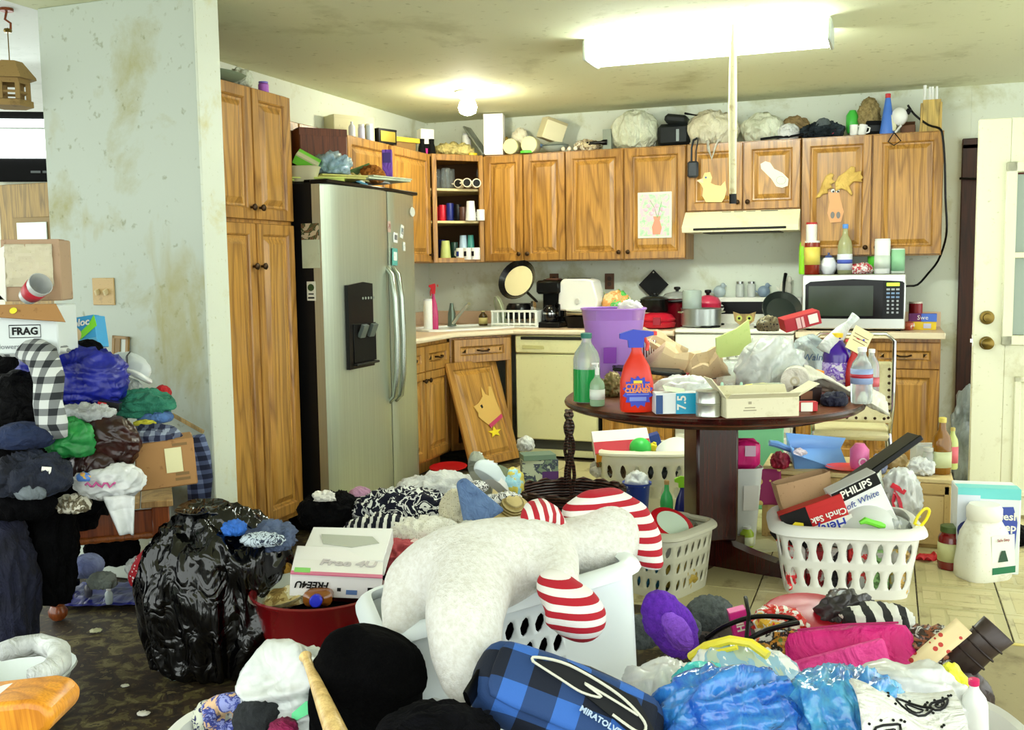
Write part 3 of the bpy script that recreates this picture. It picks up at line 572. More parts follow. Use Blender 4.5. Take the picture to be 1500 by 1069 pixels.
def carton(name, label, cat, F, d, col, rz=0, rot=None, panel=None, txt=None, tcol=None, tsize=None, flaps=False, group=None, flapc=None, side=None, tz=.5, bold=0):
    loc, w, h = F; t = T(name, label, cat, loc, YA+rz, group, rot=rot and (rot[0], rot[1], YA+rot[2]))
    if flaps:
        b = .004; m = M().box(w, d, b, (0, 0, 0), b=.0005).box(w, b, h, (0, -d/2, 0), b=.0005).box(w, b, h, (0, d/2, 0), b=.0005).box(b, d, h, (-w/2, 0, 0), b=.0005).box(b, d, h, (w/2, 0, 0), b=.0005); O('body', m, col, t)
        for s, ax in ((-1, 0), (1, 0), (-1, 1), (1, 1)):
            if ax == 0: O('flap', M().box(d*.45, w*.98, b, (0, 0, 0), b=.0005).__class__().box(w*.96, d*.42, b, (0, s*d*.21, 0), b=.0005), flapc or col, t, (0, s*d/2, h), (s*.9 if s > 0 else -.5, 0, 0))
            else: O('flap', M().box(w*.34, d*.94, b, (s*w*.17, 0, 0), b=.0005), flapc or col, t, (s*w/2, 0, h), (0, -s*.5 if s > 0 else .9, 0))
    else:
        O('body', M().box(w, d, h, b=min(w, d, h)*.03), col, t); O('lid_flap', M().box(w*.99, d*.5, .0015, (0, -d*.25, h), b=.0003).box(w*.99, .0015, h*.12, (0, -d/2-.0006, h*.88), b=.0003), flapc or col, t)
    if panel: x0, x1, z0, z1, pm = panel; O('print_panel', M().box((x1-x0)*w, .0012, (z1-z0)*h, ((x0+x1-1)/2*w, -d/2-.003, z0*h), b=.0003), pm, t)
    if side: O('side_print', M().box(.0012, d*.8, h*.7, (-w/2-.003, 0, h*.15), b=.0003), side, t)
    if txt: text(t, txt, tsize or h*.3, tcol or INK, (0, -d/2-.0055, h*tz), bold=bold)
    return t
def lump(name, label, cat, px, py, d, rx, ry, rz, mtl, rzz=0, tilt=(0, 0), group=None, z=None, fac=0, **k):     # soft thing: centre pixel + distance, or standing on z
    p = atd(px, py, d) if z is None else on(px, py, z)
    m = M().blob(rx, ry, rz, **k)
    if z is None: p = p-Vector((0, 0, rz*.85))
    return S(name, label, cat, m, mtl, p, rot=(tilt[0], tilt[1], YA+rzz), group=group, sm=12 if fac else 180)
def softY(name, label, cat, x0, x1, yt, z, y, mtl, d=.1, **k):                                         # soft thing on a shelf at wall distance y
    loc, w, h = fity(x0, x1, yt, z, y); k.setdefault('amp', .12); k.setdefault('n', 12); m = M().blob(w/2, d/2, h/1.75, **k); zz = max(p.z for p in m.v); xx = max(abs(p.x) for p in m.v)
    for p in m.v: p.z *= h/zz; p.x *= w/2/xx
    return S(name, label, cat, m, mtl, loc, rz=0, sm=180)
def roty(F, z=0): return (F[0]+Vector((0, 0, z)), F[1], F[2])
ZT2 = ZT+.001; YS = -.20
BAGG = mt((214, 218, 196), .55, kind='cloth', c2=(176, 180, 150)); BEIGE = mt((206, 196, 156), .7, kind='dirty', c2=(170, 158, 112))
# ------------------------------------------------------------------ on the pantry
pz = 2.172; 
S('plastic_tray', 'flat grey-green tray on the pantry cabinet top', 'tray', M().lathe([(.10, .0), (.15, .02), (.16, .03), (.15, .03), (.10, .01)], 20, ex=3, sx=1.1), mt((120, 136, 112), .5), (.50, -3.40, pz), 0)
p = atx(368, 112, .52); lump('plastic_bag', 'crumpled white bag on the pantry cabinet top', 'bag', 0, 0, 1, .06, .05, .045, BAGG, n=12, amp=.2); bpy.data.objects['plastic_bag'].location = (.56, -3.22, pz)
bottle('purple_jar', 'small purple jar lying on the pantry top', 'jar', (Vector((.58, -3.05, pz)), .05, .05), mt((170, 90, 190), .4), mt((100, 80, 180), .4), 'jar')
# ------------------------------------------------------------------ on the fridge (top z 1.77)
FZ = 1.77
def fr_fit(x0, x1, yt, x, zb=FZ): a = atx((x0+x1)/2, yt, x); s = sc(a); return Vector((a.x, a.y, zb)), (x1-x0)/s, max(.01, a.z-zb)
carton('moving_box', 'dark brown box against the wall on the fridge top', 'box', fr_fit(428, 500, 192, .42), .22, mt((110, 58, 30), .6, kind='wood'), rz=.5)
F_ = fr_fit(424, 466, 222, .62); S('beige_tub', 'beige plastic tub on the fridge top beside the pantry', 'tub', M().lathe([(.055, 0), (.075, .07), (.08, .075), (.07, .078), (.05, .01)], 22, ex=4, sy=.8), mt((206, 200, 160), .5), F_[0])
carton('green_box', 'bright green carton tilted on the beige tub', 'box', (F_[0]+Vector((-.01, .02, .085)), .12, .05), .10, mt((110, 200, 50), .5), rot=(.45, .5, .2), flapc=mt((190, 190, 150), .5))
for i, (px, py, x, c, l) in enumerate(((488, 222, .55, (226, 226, 220), 'crumpled white paper beside the dark box on the fridge'), (515, 232, .62, (206, 190, 120), 'yellow crumpled wrapper behind the knitted bundle'), (548, 240, .66, (216, 216, 206), 'white crumpled leaflet near the purple packet'))):
    a_ = atx(px, py+12, x); S('leaflet', l, 'paper', M().crump(.16, .12, .06, 20+i), mt(c, .6), (a_.x, a_.y, FZ+.03), 0, solid=.002, sm=12)
for i, (x, y, w, d, c, n, l) in enumerate(((.62, -2.68, .30, .24, (206, 220, 110), 'magazine', 'lime green magazine lying on the fridge top'), (.66, -2.55, .26, .22, (196, 190, 100), 'magazine', 'yellowish folder under the blue bag on the fridge top'), (.60, -2.12, .34, .40, (204, 212, 180), 'paper_sheet', 'pale cardboard sheet overhanging the fridge top'))):
    mm = M().box(w, d, .012, (0, 0, 0), b=.002).box(w*.98, d*.98, .008, (.008, -.01, .012), (0, 0, .05), b=.001); S(n, l, 'paper', mm, mt(c, .5, kind='dirty'), (x, y, FZ+.003+.022*i), .5+.4*i)
F_ = fr_fit(455, 512, 216, .66); S('plastic_bag', 'clear bluish plastic bag of papers on the fridge top', 'bag', M().blob(F_[1]/2, .10, .06, n=14, amp=.2, seed=4), mt((196, 220, 232), .15, kind='film', c2=(130, 170, 190), trans=.3), F_[0]+Vector((0, 0, .05)), sm=180)
F_ = fr_fit(476, 540, 208, .62); nb = T('notebook', 'open pale notebook tilted on the fridge top', 'notebook', F_[0]+Vector((0, 0, .04)), YA); O('cover', M().box(.2, .15, .012, rot=(0, .35, .3), b=.002), mt((90, 160, 190), .5), nb); O('page', M().box(.19, .14, .008, (0, 0, .025), (0, .5, .25), b=.001), PAPER, nb)
carton('blue_carton', 'blue snack carton tilted on the fridge top', 'box', (fr_fit(515, 548, 208, .60)[0]+Vector((0, 0, .06)), .12, .075), .08, mt((90, 130, 60), .5), rot=(0, -.35, .2), panel=(0, 1, 0, .5, mt((70, 90, 220), .5)))
F_ = fr_fit(525, 562, 224, .68); yb = lump('yarn_ball', 'orange-brown knitted bundle on the fridge top', 'yarn', 0, 0, 1, .065, .055, .05, mt((206, 128, 40), .8, kind='fur', c2=(120, 60, 16)), n=12, amp=.25, fr=4.); yb.location = F_[0]+Vector((0, 0, .035))
pk = carton('purple_packet', 'tall purple packet hanging at the fridge top edge', 'packet', (atx(568, 262, .72), .055, .16), .03, mt((120, 70, 190), .4, kind='film'), panel=(.1, .9, .55, .9, mt((60, 30, 130), .4)))
lump('grey_cloth', 'grey crumpled cloth at the back of the fridge top', 'cloth', 0, 0, 1, .12, .10, .06, mt((170, 174, 166), .8, kind='cloth'), n=12, amp=.2).location = (.38, -2.32, FZ+.0)
S('red_frisbee', 'red plastic disc among papers on the fridge top', 'disc', M().lathe([(.05, 0), (.055, .012), (.03, .02)], 18), RED, (.58, -2.38, FZ+.075), 0, rot=(.5, .2, 0))
# ------------------------------------------------------------------ on the cabinet above the fridge
def fcfit(x0, x1, yt, x=.2): return fr_fit(x0, x1, yt, x, ZT2)
carton('shoe_box', 'beige shoebox on top of the cabinet above the fridge', 'box', fcfit(476, 545, 172, .12), .14, mt((206, 200, 160), .6, kind='dirty'), rz=.7)
for i, (a, b, y, c, k, l) in enumerate(((510, 520, 178, (230, 232, 235), 'round', 'white'), (524, 534, 182, (216, 216, 240), 'jar', 'lavender'), (536, 546, 184, (206, 220, 235), 'straight', 'pale blue'))):
    bottle('small_bottle', l+' plastic bottle on the cabinet above the fridge', 'bottle', fcfit(a, b, y, .25), mt(c, .4), mt((240, 240, 240), .4), k)
carton('gold_tin', 'black and gold tin on the cabinet above the fridge', 'tin', fcfit(543, 580, 190, .26), .08, BLACK, rz=.9, panel=(.1, .9, .15, .85, mt((170, 150, 60), .3, .6)))
carton('yellow_board_game', 'yellow game box lying on the cabinet above the fridge', 'box', (fcfit(560, 600, 190, .16)[0]+Vector((0, 0, .055)), .26, .03), .2, mt((206, 180, 50), .5), rz=.8)
carton('brown_case', 'brown case under the yellow game box by the wall', 'case', (fcfit(560, 600, 190, .16)[0], .2, .055), .18, mt((130, 96, 46), .5), rz=.8)
S('olive_hat', 'olive green cap lying on the cabinet above the fridge', 'hat', M().lathe([(.085, 0), (.08, .03), (.065, .07), (.03, .095), (.005, .1)], 20).prism([(-.06, 0), (.06, 0), (.05, -.05), (-.05, -.05)], .006, (0, -.07, .01), (math.pi/2, 0, 0)), mt((120, 110, 54), .8, kind='cloth'), (.22, -1.18, ZT2), 1.)
carton('white_pack', 'white pack with magenta print near the open corner cabinet', 'box', fcfit(612, 634, 190, .24), .06, PAPER, rz=.6, panel=(.1, .9, .05, .3, mt((210, 40, 140), .5)))
bn = T('binoculars', 'black binoculars beside the white pack on the cabinets', 'binoculars', (.26, -.55, ZT2), .6)
for x in (-.035, .035): O('barrel', M().lathe([(.03, 0), (.026, .05), (.018, .08), (.02, .11)], 14, (x, 0, 0)), MATB, bn)
O('bridge', M().box(.05, .02, .03, (0, 0, .045)), MATB, bn)
lump('yellow_cloth', 'pale yellow crumpled cloth above the open corner cabinet', 'cloth', 0, 0, 1, .14, .1, .05, mt((224, 206, 130), .8, kind='cloth'), n=12, amp=.22).location = (.38, -.34, ZT2)
# ------------------------------------------------------------------ on the back wall cabinets
bs = T('baking_sheet', 'silver baking sheet leaning against white box on cabinets', 'baking sheet', Vector((.60, -.24, ZT2)), 0); O('tray', M().box(.014, .14, .27, (0, 0, 0), (0, -.62, 0), b=.003), mt((150, 156, 150), .3, .8), bs); O('rim', M().box(.02, .15, .012, (0, 0, 0), (0, -.62, 0), b=.003), mt((90, 96, 92), .3, .8), bs)
bottle('small_bottle', 'small white bottle on the cabinets beside baking sheet', 'bottle', fity(677, 690, 198, ZT2, YS), mt((234, 236, 234), .4), mt((200, 206, 212), .4), 'straight')
S('masking_tape', 'roll of yellow tape lying on the cabinets', 'tape', M().lathe([(.045, 0), (.045, .022), (.03, .022), (.03, 0), (.045, 0)], 20, cap=(0, 0)), mt((226, 200, 40), .4), (.50, -.30, ZT2), 0)
carton('tall_white_box', 'tall white panel box standing on the oak cabinets', 'box', fity(709, 738, 168, ZT2+.004, -.24), .09, mt((246, 240, 236), .35), rz=-.15)
S('yellow_duster', 'yellow feathery duster behind the tall white box', 'duster', M().blob(.05, .04, .08, n=10, amp=.3, fr=4.), mt((216, 180, 80), .9, kind='fur'), (.68, -.10, ZT2), 0, sm=180)
for i, (a, b, y, l) in enumerate(((740, 762, 204, 'left'), (766, 790, 199, 'right'))):
    loc, w, h = fity(a, b, y, ZT2, -.26); t = T('round_tin', 'round cream tin lying on its side, %s' % ('next to the tall white box' if i == 0 else 'above a green lid'), 'tin', loc, 0); O('drum', M().lathe([(w/2, 0), (w/2, .09)], 24, (0, -.04, w/2), (-math.pi/2, 0, 0)), BEIGE, t); O('lid', M().lathe([(w*.49, -.004), (w*.515, 0), (w*.515, .012)], 24, (0, -.05, w/2), (-math.pi/2, 0, 0)), mt((226, 222, 170), .5), t)
softY('crumpled_paper', 'crumpled pale paper heap above the round tins', 'paper', 748, 776, 186, ZT2+.06, -.13, mt((228, 222, 196), .7, kind='dirty'), .08, amp=.2, fr=3)
S('green_frisbee', 'bright green plastic disc beneath the round tin', 'disc', M().lathe([(.045, 0), (.045, .014), (.04, .018)], 20), mt((90, 210, 60), .4), (.93, -.30, ZT2), 0)
carton('cream_carton', 'cream carton tilted on its corner on the cabinets', 'box', (aty(804, 206, -.16), .16, .15), .13, mt((222, 214, 176), .6), rot=(.12, .30, .35), flapc=mt((170, 158, 116), .6))
S('blue_stick', 'blue brush handle lying beside the cream carton', 'brush', M().tube([(-.1, 0, .13), (0, 0, .06), (.1, 0, .02)], [.008, .012, .016], 8), mt((120, 150, 190), .4), (1.01, -.22, ZT2), 0)
dsn = T('serving_dish', 'grey oval dish stacked on the cabinets above a door joint', 'dish', fity(797, 830, 204, ZT2, -.24)[0], 0); O('bowl', M().lathe([(.03, 0), (.08, .02), (.10, .045), (.095, .045), (.03, .01)], 22, sy=.7), mt((150, 160, 150), .3), dsn); O('lid_rim', M().lathe([(.085, .045), (.10, .052), (.06, .07), (.01, .078)], 22, sy=.7), mt((120, 132, 126), .3), dsn)
for i, x in enumerate((825, 834, 843)): S('white_egg_cup', 'tiny white egg-shaped knob lying on the cabinet edge', 'knob', M().lathe([(.004, 0), (.014, .008), (.016, .018), (.01, .03), (.003, .033)], 12), mt((235, 226, 200), .4), fity(x-3, x+3, 215, ZT2, -.29)[0], 0, group='white knobs on the cabinet edge')
softY('rag_heap', 'heap of brownish rags on the cabinets left of the white bag', 'rags', 838, 882, 203, ZT2, -.2, mt((190, 176, 140), .8, kind='splotch', c2=((226, 220, 200), (150, 130, 100), (206, 190, 150)), s=3), .14, amp=.25, fr=3)
S('black_flashlight', 'black flashlight lying on rags atop the cabinets', 'flashlight', M().tube([(-.07, 0, .02), (.03, 0, .02), (.05, 0, .02), (.08, 0, .02)], [.012, .012, .02, .02], 12), BLACK, fity(862, 885, 198, ZT2, -.26)[0]+Vector((0, 0, .03)), 0)
carton('grey_gadget', 'small grey upright box beside the big white bag', 'box', fity(884, 897, 190, ZT2, -.24), .05, mt((130, 140, 124), .5), rz=-.4)
b1 = softY('white_cloth_bag', 'full off-white cloth bag tied at top on the cabinets', 'bag', 893, 967, 160, ZT2, -.2, BAGG, .2, amp=.13, fr=1.0, n=22, seed=2, st=(2.2, 2.2, .6), oct=3)
cb = T('camera_bag', 'black leather camera bag on the oak cabinets', 'bag', fity(965, 1013, 166, ZT2, -.2)[0], 0); w, h = fity(965, 1013, 168, ZT2, -.2)[1:]
O('pouch', M().lathe([(.9, 0), (1, .1), (1, .62), (.9, .7)], 20, ex=4, sx=w/2, sy=.07).__class__().box(w, .13, h*.7, b=.025), mt((22, 26, 26), .35), cb); O('flap', M().box(w*.7, .14, h*.3, (0.01, 0, h*.68), (0, .15, 0), b=.02), mt((26, 30, 30), .4), cb); O('strap', M().tube([(w*.4, -.02, h*.6), (w*.7, -.05, h*.9), (w*.3, 0, h*1.02)], .008), MATB, cb); O('buckle', M().box(.02, .005, .08, (.03, -.067, .03)), mt((140, 150, 150), .3), cb)
tb = T('canvas_tote', 'cream canvas tote with handles hanging over the cabinet door', 'bag', fity(1007, 1080, 160, ZT2, -.2)[0], 0); w, h = fity(1007, 1080, 160, ZT2, -.2)[1:]
m = M().blob(w/2, .10, h/1.75, n=22, amp=.14, seed=9, fr=1.0, st=(2.2, 2.2, .6), oct=3); zz = max(p.z for p in m.v); [setattr(p, 'z', p.z*h/zz) for p in m.v]; O('sack', m, mt((226, 222, 196), .7, kind='cloth', c2=(196, 188, 156)), tb, sm=180)
a = aty(1040, 205, -.335); q = aty(1049, 232, -.335); lz = [(-.045, -.07, .02), (-.03, -.135, .01), (-.022, -.14, -.04), (.0, -.14, q.z-ZT2), (.022, -.14, -.04), (.04, -.135, .01), (.05, -.07, .02)]
O('handle', M().tube([(x+.02, y, z) for x, y, z in lz], .010, 8, flat=.4), mt((234, 232, 214), .7, kind='cloth'), tb)
softY('white_plastic_bag', 'crumpled white carrier bag behind the hanging pole', 'bag', 1084, 1150, 164, ZT2, -.2, BAGG, .16, amp=.17, fr=1.1, n=20, seed=5, oct=3)
softY('tan_towel', 'tan rolled towel on the cabinets behind white cloth', 'towel', 1142, 1188, 168, ZT2+.02, -.12, mt((180, 150, 100), .9, kind='cloth'), .12, amp=.2, seed=6)
softY('white_towel', 'white folded cloth on the cabinets beside tan towel', 'towel', 1138, 1172, 180, ZT2, -.24, mt((232, 234, 230), .9, kind='cloth'), .08, amp=.15, seed=7)
softY('black_jacket_heap', 'dark clothes heap on the cabinets above moose cutout', 'clothes', 1172, 1238, 176, ZT2, -.22, mt((22, 26, 30), .7, kind='cloth', c2=(60, 70, 76)), .16, amp=.22, fr=2.5, n=16, seed=8)
softY('grey_pouch', 'grey quilted pouch on top of the dark clothes heap', 'pouch', 1194, 1218, 172, ZT2+.02, -.27, mt((96, 108, 112), .7, kind='cloth'), .05, amp=.1, seed=3)
S('wire_coil', 'coil of red wire lying on the cabinet edge', 'wire', M().tube([(.04*math.cos(k*.7)*(1-.01*k), .01*k/30, .04+.03*math.sin(k*.7)) for k in range(26)], .003, 6), mt((170, 40, 60), .4), fity(1208, 1220, 186, ZT2, -.29)[0], 0)
S('dark_strap', 'black strap trailing along the cabinet top edge', 'strap', M().tube([(-.18, 0, .01), (-.08, .01, .02), (0, 0, .015), (.1, .02, .03), (.16, 0, .02)], .012, 6, flat=.5), MATB, fity(1150, 1160, 195, ZT2, -.28)[0], 0)
bottle('green_tumbler', 'green plastic tumbler upside down on the cabinets', 'cup', fity(1240, 1258, 158, ZT2+.03, -.15), mt((70, 190, 70), .35), None, 'squat')
softY('tan_wig', 'fluffy tan wig on a stand atop the cabinets', 'wig', 1256, 1291, 141, ZT2+.05, -.15, mt((176, 156, 104), .9, kind='fur', c2=(110, 92, 52)), .13, amp=.14, fr=3, n=16)
carton('black_box', 'black box under the fluffy tan wig', 'box', fity(1266, 1292, 179, ZT2, -.16), .12, MATB, panel=(.1, .9, .3, .7, mt((40, 42, 44), .4)))
for i, (a, b) in enumerate(((1246, 1256), (1256, 1268))): S('white_mug', 'white mug among the clutter above the moose cutout', 'mug', M().lathe([(.7*.025, 0), (.025, .01), (.026, .07), (.022, .07), (.02, .01)], 16).tube([(.025, 0, .06), (.042, 0, .055), (.042, 0, .03), (.025, 0, .02)], .005), WP, fity(a, b, 176, ZT2, -.25)[0], 0, group='white mugs above the cabinets', rot=(0, .2*i, 0))
bottle('blue_cleaner_bottle', 'blue conical bottle with red cap and cream label on cabinets', 'bottle', fity(1290, 1312, 137, ZT2, -.22), mt((70, 120, 210), .4), RED, 'cone', lab=None)
O('label', M().box(.055, .004, .10, (.012, -.04, .02), (-.12, .1, 0)), mt((222, 220, 186), .5), bpy.data.objects['blue_cleaner_bottle'])
hm = T('hand_mixer', 'white hand mixer with black plug and cord on the cabinets', 'mixer', fity(1308, 1328, 155, ZT2, -.22)[0], 0)
O('motor_body', M().blob(.05, .05, .06, n=8, amp=0, flat=2, at=(.0, 0, .05)), WP, hm, sm=180); O('beater_shaft', M().tube([(.01, -.02, .05), (-.03, -.06, -.005)], .007).tube([(-.03, -.14+.02*0, -.01), (-.03, -.06, -.005)], .005), mt((220, 222, 220), .4), hm)
zb_ = aty(1355, 205, -.33).z
O('wire_whisk', M().tube([(-.03, -.145, -.005), (-.065, -.145, -.06), (-.03, -.147, -.085), (.01, -.146, -.06), (-.03, -.145, -.005)], .004, 6), BLACK, hm); O('plug', M().box(.03, .03, .03, (.045, 0, .125), (.3, .5, 0)), BLACK, hm)
S('mixer_box', 'small brown box behind the hand mixer on the cabinets', 'box', M().box(.09, .08, .06).box(.088, .01, .04, (0, .05, .05), (.4, 0, 0)), mt((110, 70, 40), .6), fity(1320, 1340, 182, ZT2, -.15)[0], 0)
cx_ = lambda px, py, y=-.33: tuple(aty(px, py, y))
S('power_cord', 'black power cord looping from mixer plug past cabinet to microwave', 'cord', M().tube(cat([cx_(1330, 154, -.2), cx_(1340, 168, -.22), cx_(1360, 183, -.26), cx_(1376, 188, -.32), cx_(1381, 200), cx_(1384, 240), cx_(1385, 290), cx_(1387, 330), cx_(1384, 355, -.25), cx_(1374, 382, -.2), cx_(1360, 400, -.1), cx_(1344, 417, -.08), cx_(1328, 419, -.1), (3.45, -.12, 1.15)], 3), .007, 7), BLACK, rz=0)
kb = T('wooden_candle_rack', 'tall wooden box holding white taper candles on the cabinets', 'rack', fity(1350, 1378, 147, ZT2, -.2)[0], 0); w, h = fity(1350, 1378, 147, ZT2, -.2)[1:]
O('panel', M().prism([(-w*.56, 0), (w*.5, 0), (w*.48, h), (-w*.4, h)], .02, (0, -.04, 0)), mt((206, 176, 96), .5, kind='wood'), kb); O('back', M().prism([(-w*.56, 0), (w*.5, 0), (w*.48, h*.9), (-w*.4, h*.9)], .02, (0, .04, 0)), mt((180, 150, 80), .5, kind='wood'), kb)
O('side', M().box(.012, .1, h*.9, (w*.48, 0, 0)).box(.012, .1, h*.9, (-w*.46, 0, 0)), mt((190, 160, 86), .5, kind='wood'), kb)
for i, x in enumerate((-.03, 0, .015, .04)): S('taper_candle', 'white taper candle standing in the wooden rack', 'candle', M().tube([(0, 0, 0), (0, 0, h+.03), (0, 0, h+.085+.012*(i == 0))], [.008, .008, .007 if i else .01], 10), WP, kb.location+Vector((x-.008, .005, .0)), 0, group='candles in the wooden rack')
# ------------------------------------------------------------------ hung and stuck on the cabinet fronts
def onfront(name, label, cat, pxs, mtl, y=YF-.002, th=.006, **k): return S(name, label, cat, M().poly3([aty(a, b, y-th) for a, b in pxs], (0, th, 0)), mtl, rz=0, **k)
ft = T('flower_tile', 'painted tile of pink flowers in a clay vase on cabinet door', 'picture', aty(959, 315, YF-.004), 0); q0, q1 = aty(934, 282, YF-.004), aty(984, 348, YF-.004); w, h = q1.x-q0.x, q0.z-q1.z
O('tile', M().box(w, .008, h, (0, 0, -h/2), b=.003), mt((226, 226, 208), .3), ft); O('painting', M().box(w*.86, .002, h*.9, (0, -.005, -h*.45), b=.0005), mt((178, 220, 170), .4, kind='splotch', c2=((170, 214, 170), (196, 226, 186), (226, 196, 206)), s=4), ft)
O('vase', M().prism([(x*w, z*h) for x, z in ((-.13, -.42), (.08, -.42), (.13, -.28), (.07, -.12), (.1, -.03), (-.12, -.03), (-.09, -.12), (-.16, -.26))], .002, (.02, -.008, 0)), mt((222, 150, 120), .4), ft)
for i in range(7): O('flower', M().lathe([(.016, 0), (.012, .002)], 7, (w*(-.25+.08*i), -.006, h*(.12+.1*math.sin(i*2.1))), (math.pi/2, 0, 0)), mt((226, 190, 206), .5), ft)
O('stem', M().tube([(.02, -.007, -.02), (.0, -.007, .05), (-.03, -.007, .1)], .002, 5).tube([(.02, -.007, -.02), (.05, -.007, .09)], .002, 5), mt((110, 170, 100), .5), ft)
dc = onfront('duck_cutout', 'pale yellow wooden duck cutout with blue eye on cabinet door', 'decoration', [(1021, 264), (1029, 261), (1032, 253), (1040, 252), (1043, 260), (1041, 268), (1048, 271), (1056, 272), (1062, 265), (1064, 278), (1061, 290), (1057, 296), (1034, 296), (1029, 287), (1030, 276), (1027, 270)], mt((236, 214, 140), .5))
O('eye', M().lathe([(.007, 0), (.007, .002)], 10, aty(1034, 260, YF-.0085), (math.pi/2, 0, 0)), mt((60, 100, 160), .4), dc); O('beak', M().poly3([aty(a, b, YF-.0095) for a, b in ((1020, 265), (1030, 261), (1030, 268))], (0, .001, 0)), mt((240, 200, 170), .5), dc)
fc_ = onfront('foot_cutout', 'white bare-foot shaped plaque with faint print on cabinet door', 'decoration', [(1114, 240), (1121, 236), (1128, 238), (1134, 247), (1146, 253), (1155, 262), (1154, 272), (1146, 275), (1137, 273), (1130, 262), (1120, 252), (1115, 247)], mt((236, 232, 206), .5))
O('printed_ring', M().tube([aty(1144+7*math.cos(k*.63), 264+6*math.sin(k*.63), YF-.0085) for k in range(10)], .0014, 5, True), mt((140, 150, 140), .5), fc_)
mo = T('moose_cutout', 'tan wooden moose face with googly eyes on cabinet door', 'decoration', (0, 0, 0), 0)
O('snout', M().poly3([aty(a, b, YF-.01) for a, b in ((1213, 281), (1229, 281), (1232, 295), (1236, 310), (1232, 325), (1216, 326), (1212, 312), (1215, 296))], (0, .007, 0)), mt((222, 160, 104), .5), mo)
for a in (1219.5, 1228): O('nostril', M().lathe([(.013, 0), (.013, .002)], 12, aty(a, 315, YF-.0105), (math.pi/2, 0, 0), sy=1.7), mt((120, 116, 112), .6), mo)
for a in (1220, 1227): e = O('eye', M().lathe([(.013, 0), (.011, .004)], 14, aty(a, 279.5, YF-.0105), (math.pi/2, 0, 0)), WP, mo); O('pupil', M().lathe([(.006, 0), (.006, .001)], 10, aty(a+.6, 280.5, YF-.015), (math.pi/2, 0, 0)), INK, e)
GLV = mt((226, 190, 100), .7, kind='cloth', c2=(190, 150, 66))
def glove(label, pts):
    return onfront('glove_antler', label, 'glove', pts, GLV, YF-.004, .022, mods=[('BEVEL', dict(width=.008, segments=2))])
glove('yellow work glove forming moose antler with curled fingers', [(1194, 290), (1200, 280), (1204, 268), (1210, 257), (1216, 253), (1222, 255), (1218, 262), (1224, 266), (1216, 270), (1221, 275), (1212, 277), (1213, 283), (1205, 284), (1201, 289)])
glove('yellow work glove forming moose antler with spread fingers', [(1224, 280), (1223, 268), (1228, 258), (1238, 252), (1247, 243), (1253, 245), (1252, 252), (1262, 250), (1261, 255), (1265, 260), (1261, 263), (1264, 266), (1250, 266), (1244, 272), (1249, 283), (1247, 287), (1240, 279), (1232, 276)])
hp = T('hanging_pouch', 'small black pouch hanging by its strap from cabinet top', 'pouch', aty(1015, 247, YF-.03), 0)
O('pouch', M().box(.075, .025, .11, (0, 0, -.06), b=.012), mt((40, 46, 52), .5), hp); O('strap', M().tube([(-.012, .01, .04), (-.01, .005, .14), (.0, .02, .19), (.02, .09, .215), (.03, .02, .19), (.02, .005, .12), (.018, .01, .04)], .008, 6, flat=.5), mt((36, 42, 46), .6), hp)
# ------------------------------------------------------------------ cups and glasses in the open corner cabinet
def cup(label, x, y, z, r, h, mtl, kind='cup', handle=False, name='drinking_cup', group=None, inv=False):
    P = [(a*r, b*h) for a, b in PROF[kind]]
    if inv: P = [(a, h-b) for a, b in P][::-1]
    m = M().lathe(P, 14); 
    t = T(name, label, 'cup', (x, y, z), -.3, group); O('bowl', m, mtl, t)
    if handle: O('handle', M().tube([(-r*.85, 0, h*.8), (-r*1.5, 0, h*.75), (-r*1.6, 0, h*.4), (-r*.85, 0, h*.25)], h*.07, 6), mtl, t)
    return t
def cs(px, dy=0): return aty(px, 300, -.40+dy)
z1, z2, z3 = ZB+.021, ZB+.302, ZB+.532
GLS = mt((214, 226, 226), .05, trans=.85, alpha=.6)
for i, (px, dy) in enumerate(((640, .0), (648, .05), (654, -.03), (661, .06))): cup('clear drinking glass on the top shelf of corner cabinet', cs(px, dy).x, -.40+dy, z3, .03, .15, GLS, 'straight', name='drinking_glass', group='glasses on the top corner shelf')
gb = T('wine_glass', 'stemmed wine glass at the back of the top corner shelf', 'glass', (cs(690).x+.02, -.25, z3), 0); O('bowl', M().lathe([(.006, .07), (.03, .09), (.035, .12), (.028, .15)], 14, cap=(0, 0)), GLS, gb, solid=.002); O('stem', M().lathe([(.03, 0), (.004, .006), (.004, .07)], 12), GLS, gb)
for i, (px, dy) in enumerate(((676, 0), (686, -.03), (697, .03))):
    t = cup('cream mug with black rim lying on the top corner shelf', cs(px, dy).x, -.40+dy, z3+.035, .033, .075, mt((236, 226, 200), .4), 'straight', True, 'coffee_mug', 'cream mugs on the top corner shelf'); t.rotation_euler = (math.pi/2, 0, .1+.2*i)
    O('mouth', M().lathe([(.026, .0755), (.025, .077)], 14), INK, t)
for px, c, h, hd, l in ((637, (196, 30, 50), .11, 0, 'dark red tumbler on the middle corner shelf'), (648, (220, 40, 60), .12, 0, 'bright red tumbler on the middle corner shelf'), (659, (40, 50, 130), .13, 0, 'blue tumbler on the middle corner shelf'), (670, (14, 14, 18), .12, 1, 'black mug with white stripe on the middle corner shelf'), (678, (90, 60, 50), .1, 0, 'brown cup on the middle corner shelf')):
    cup(l, cs(px).x, -.40, z2, .028, h, mt(c, .3), 'straight', hd, 'tumbler')
cup('stacked white plastic cups upside down on the middle shelf', cs(690).x, -.41, z2, .04, .14, WP, 'cup', inv=True, name='plastic_cup'); cup('white mug at the end of the middle corner shelf', cs(701).x, -.36, z2, .03, .08, WP, 'straight', True, 'coffee_mug')
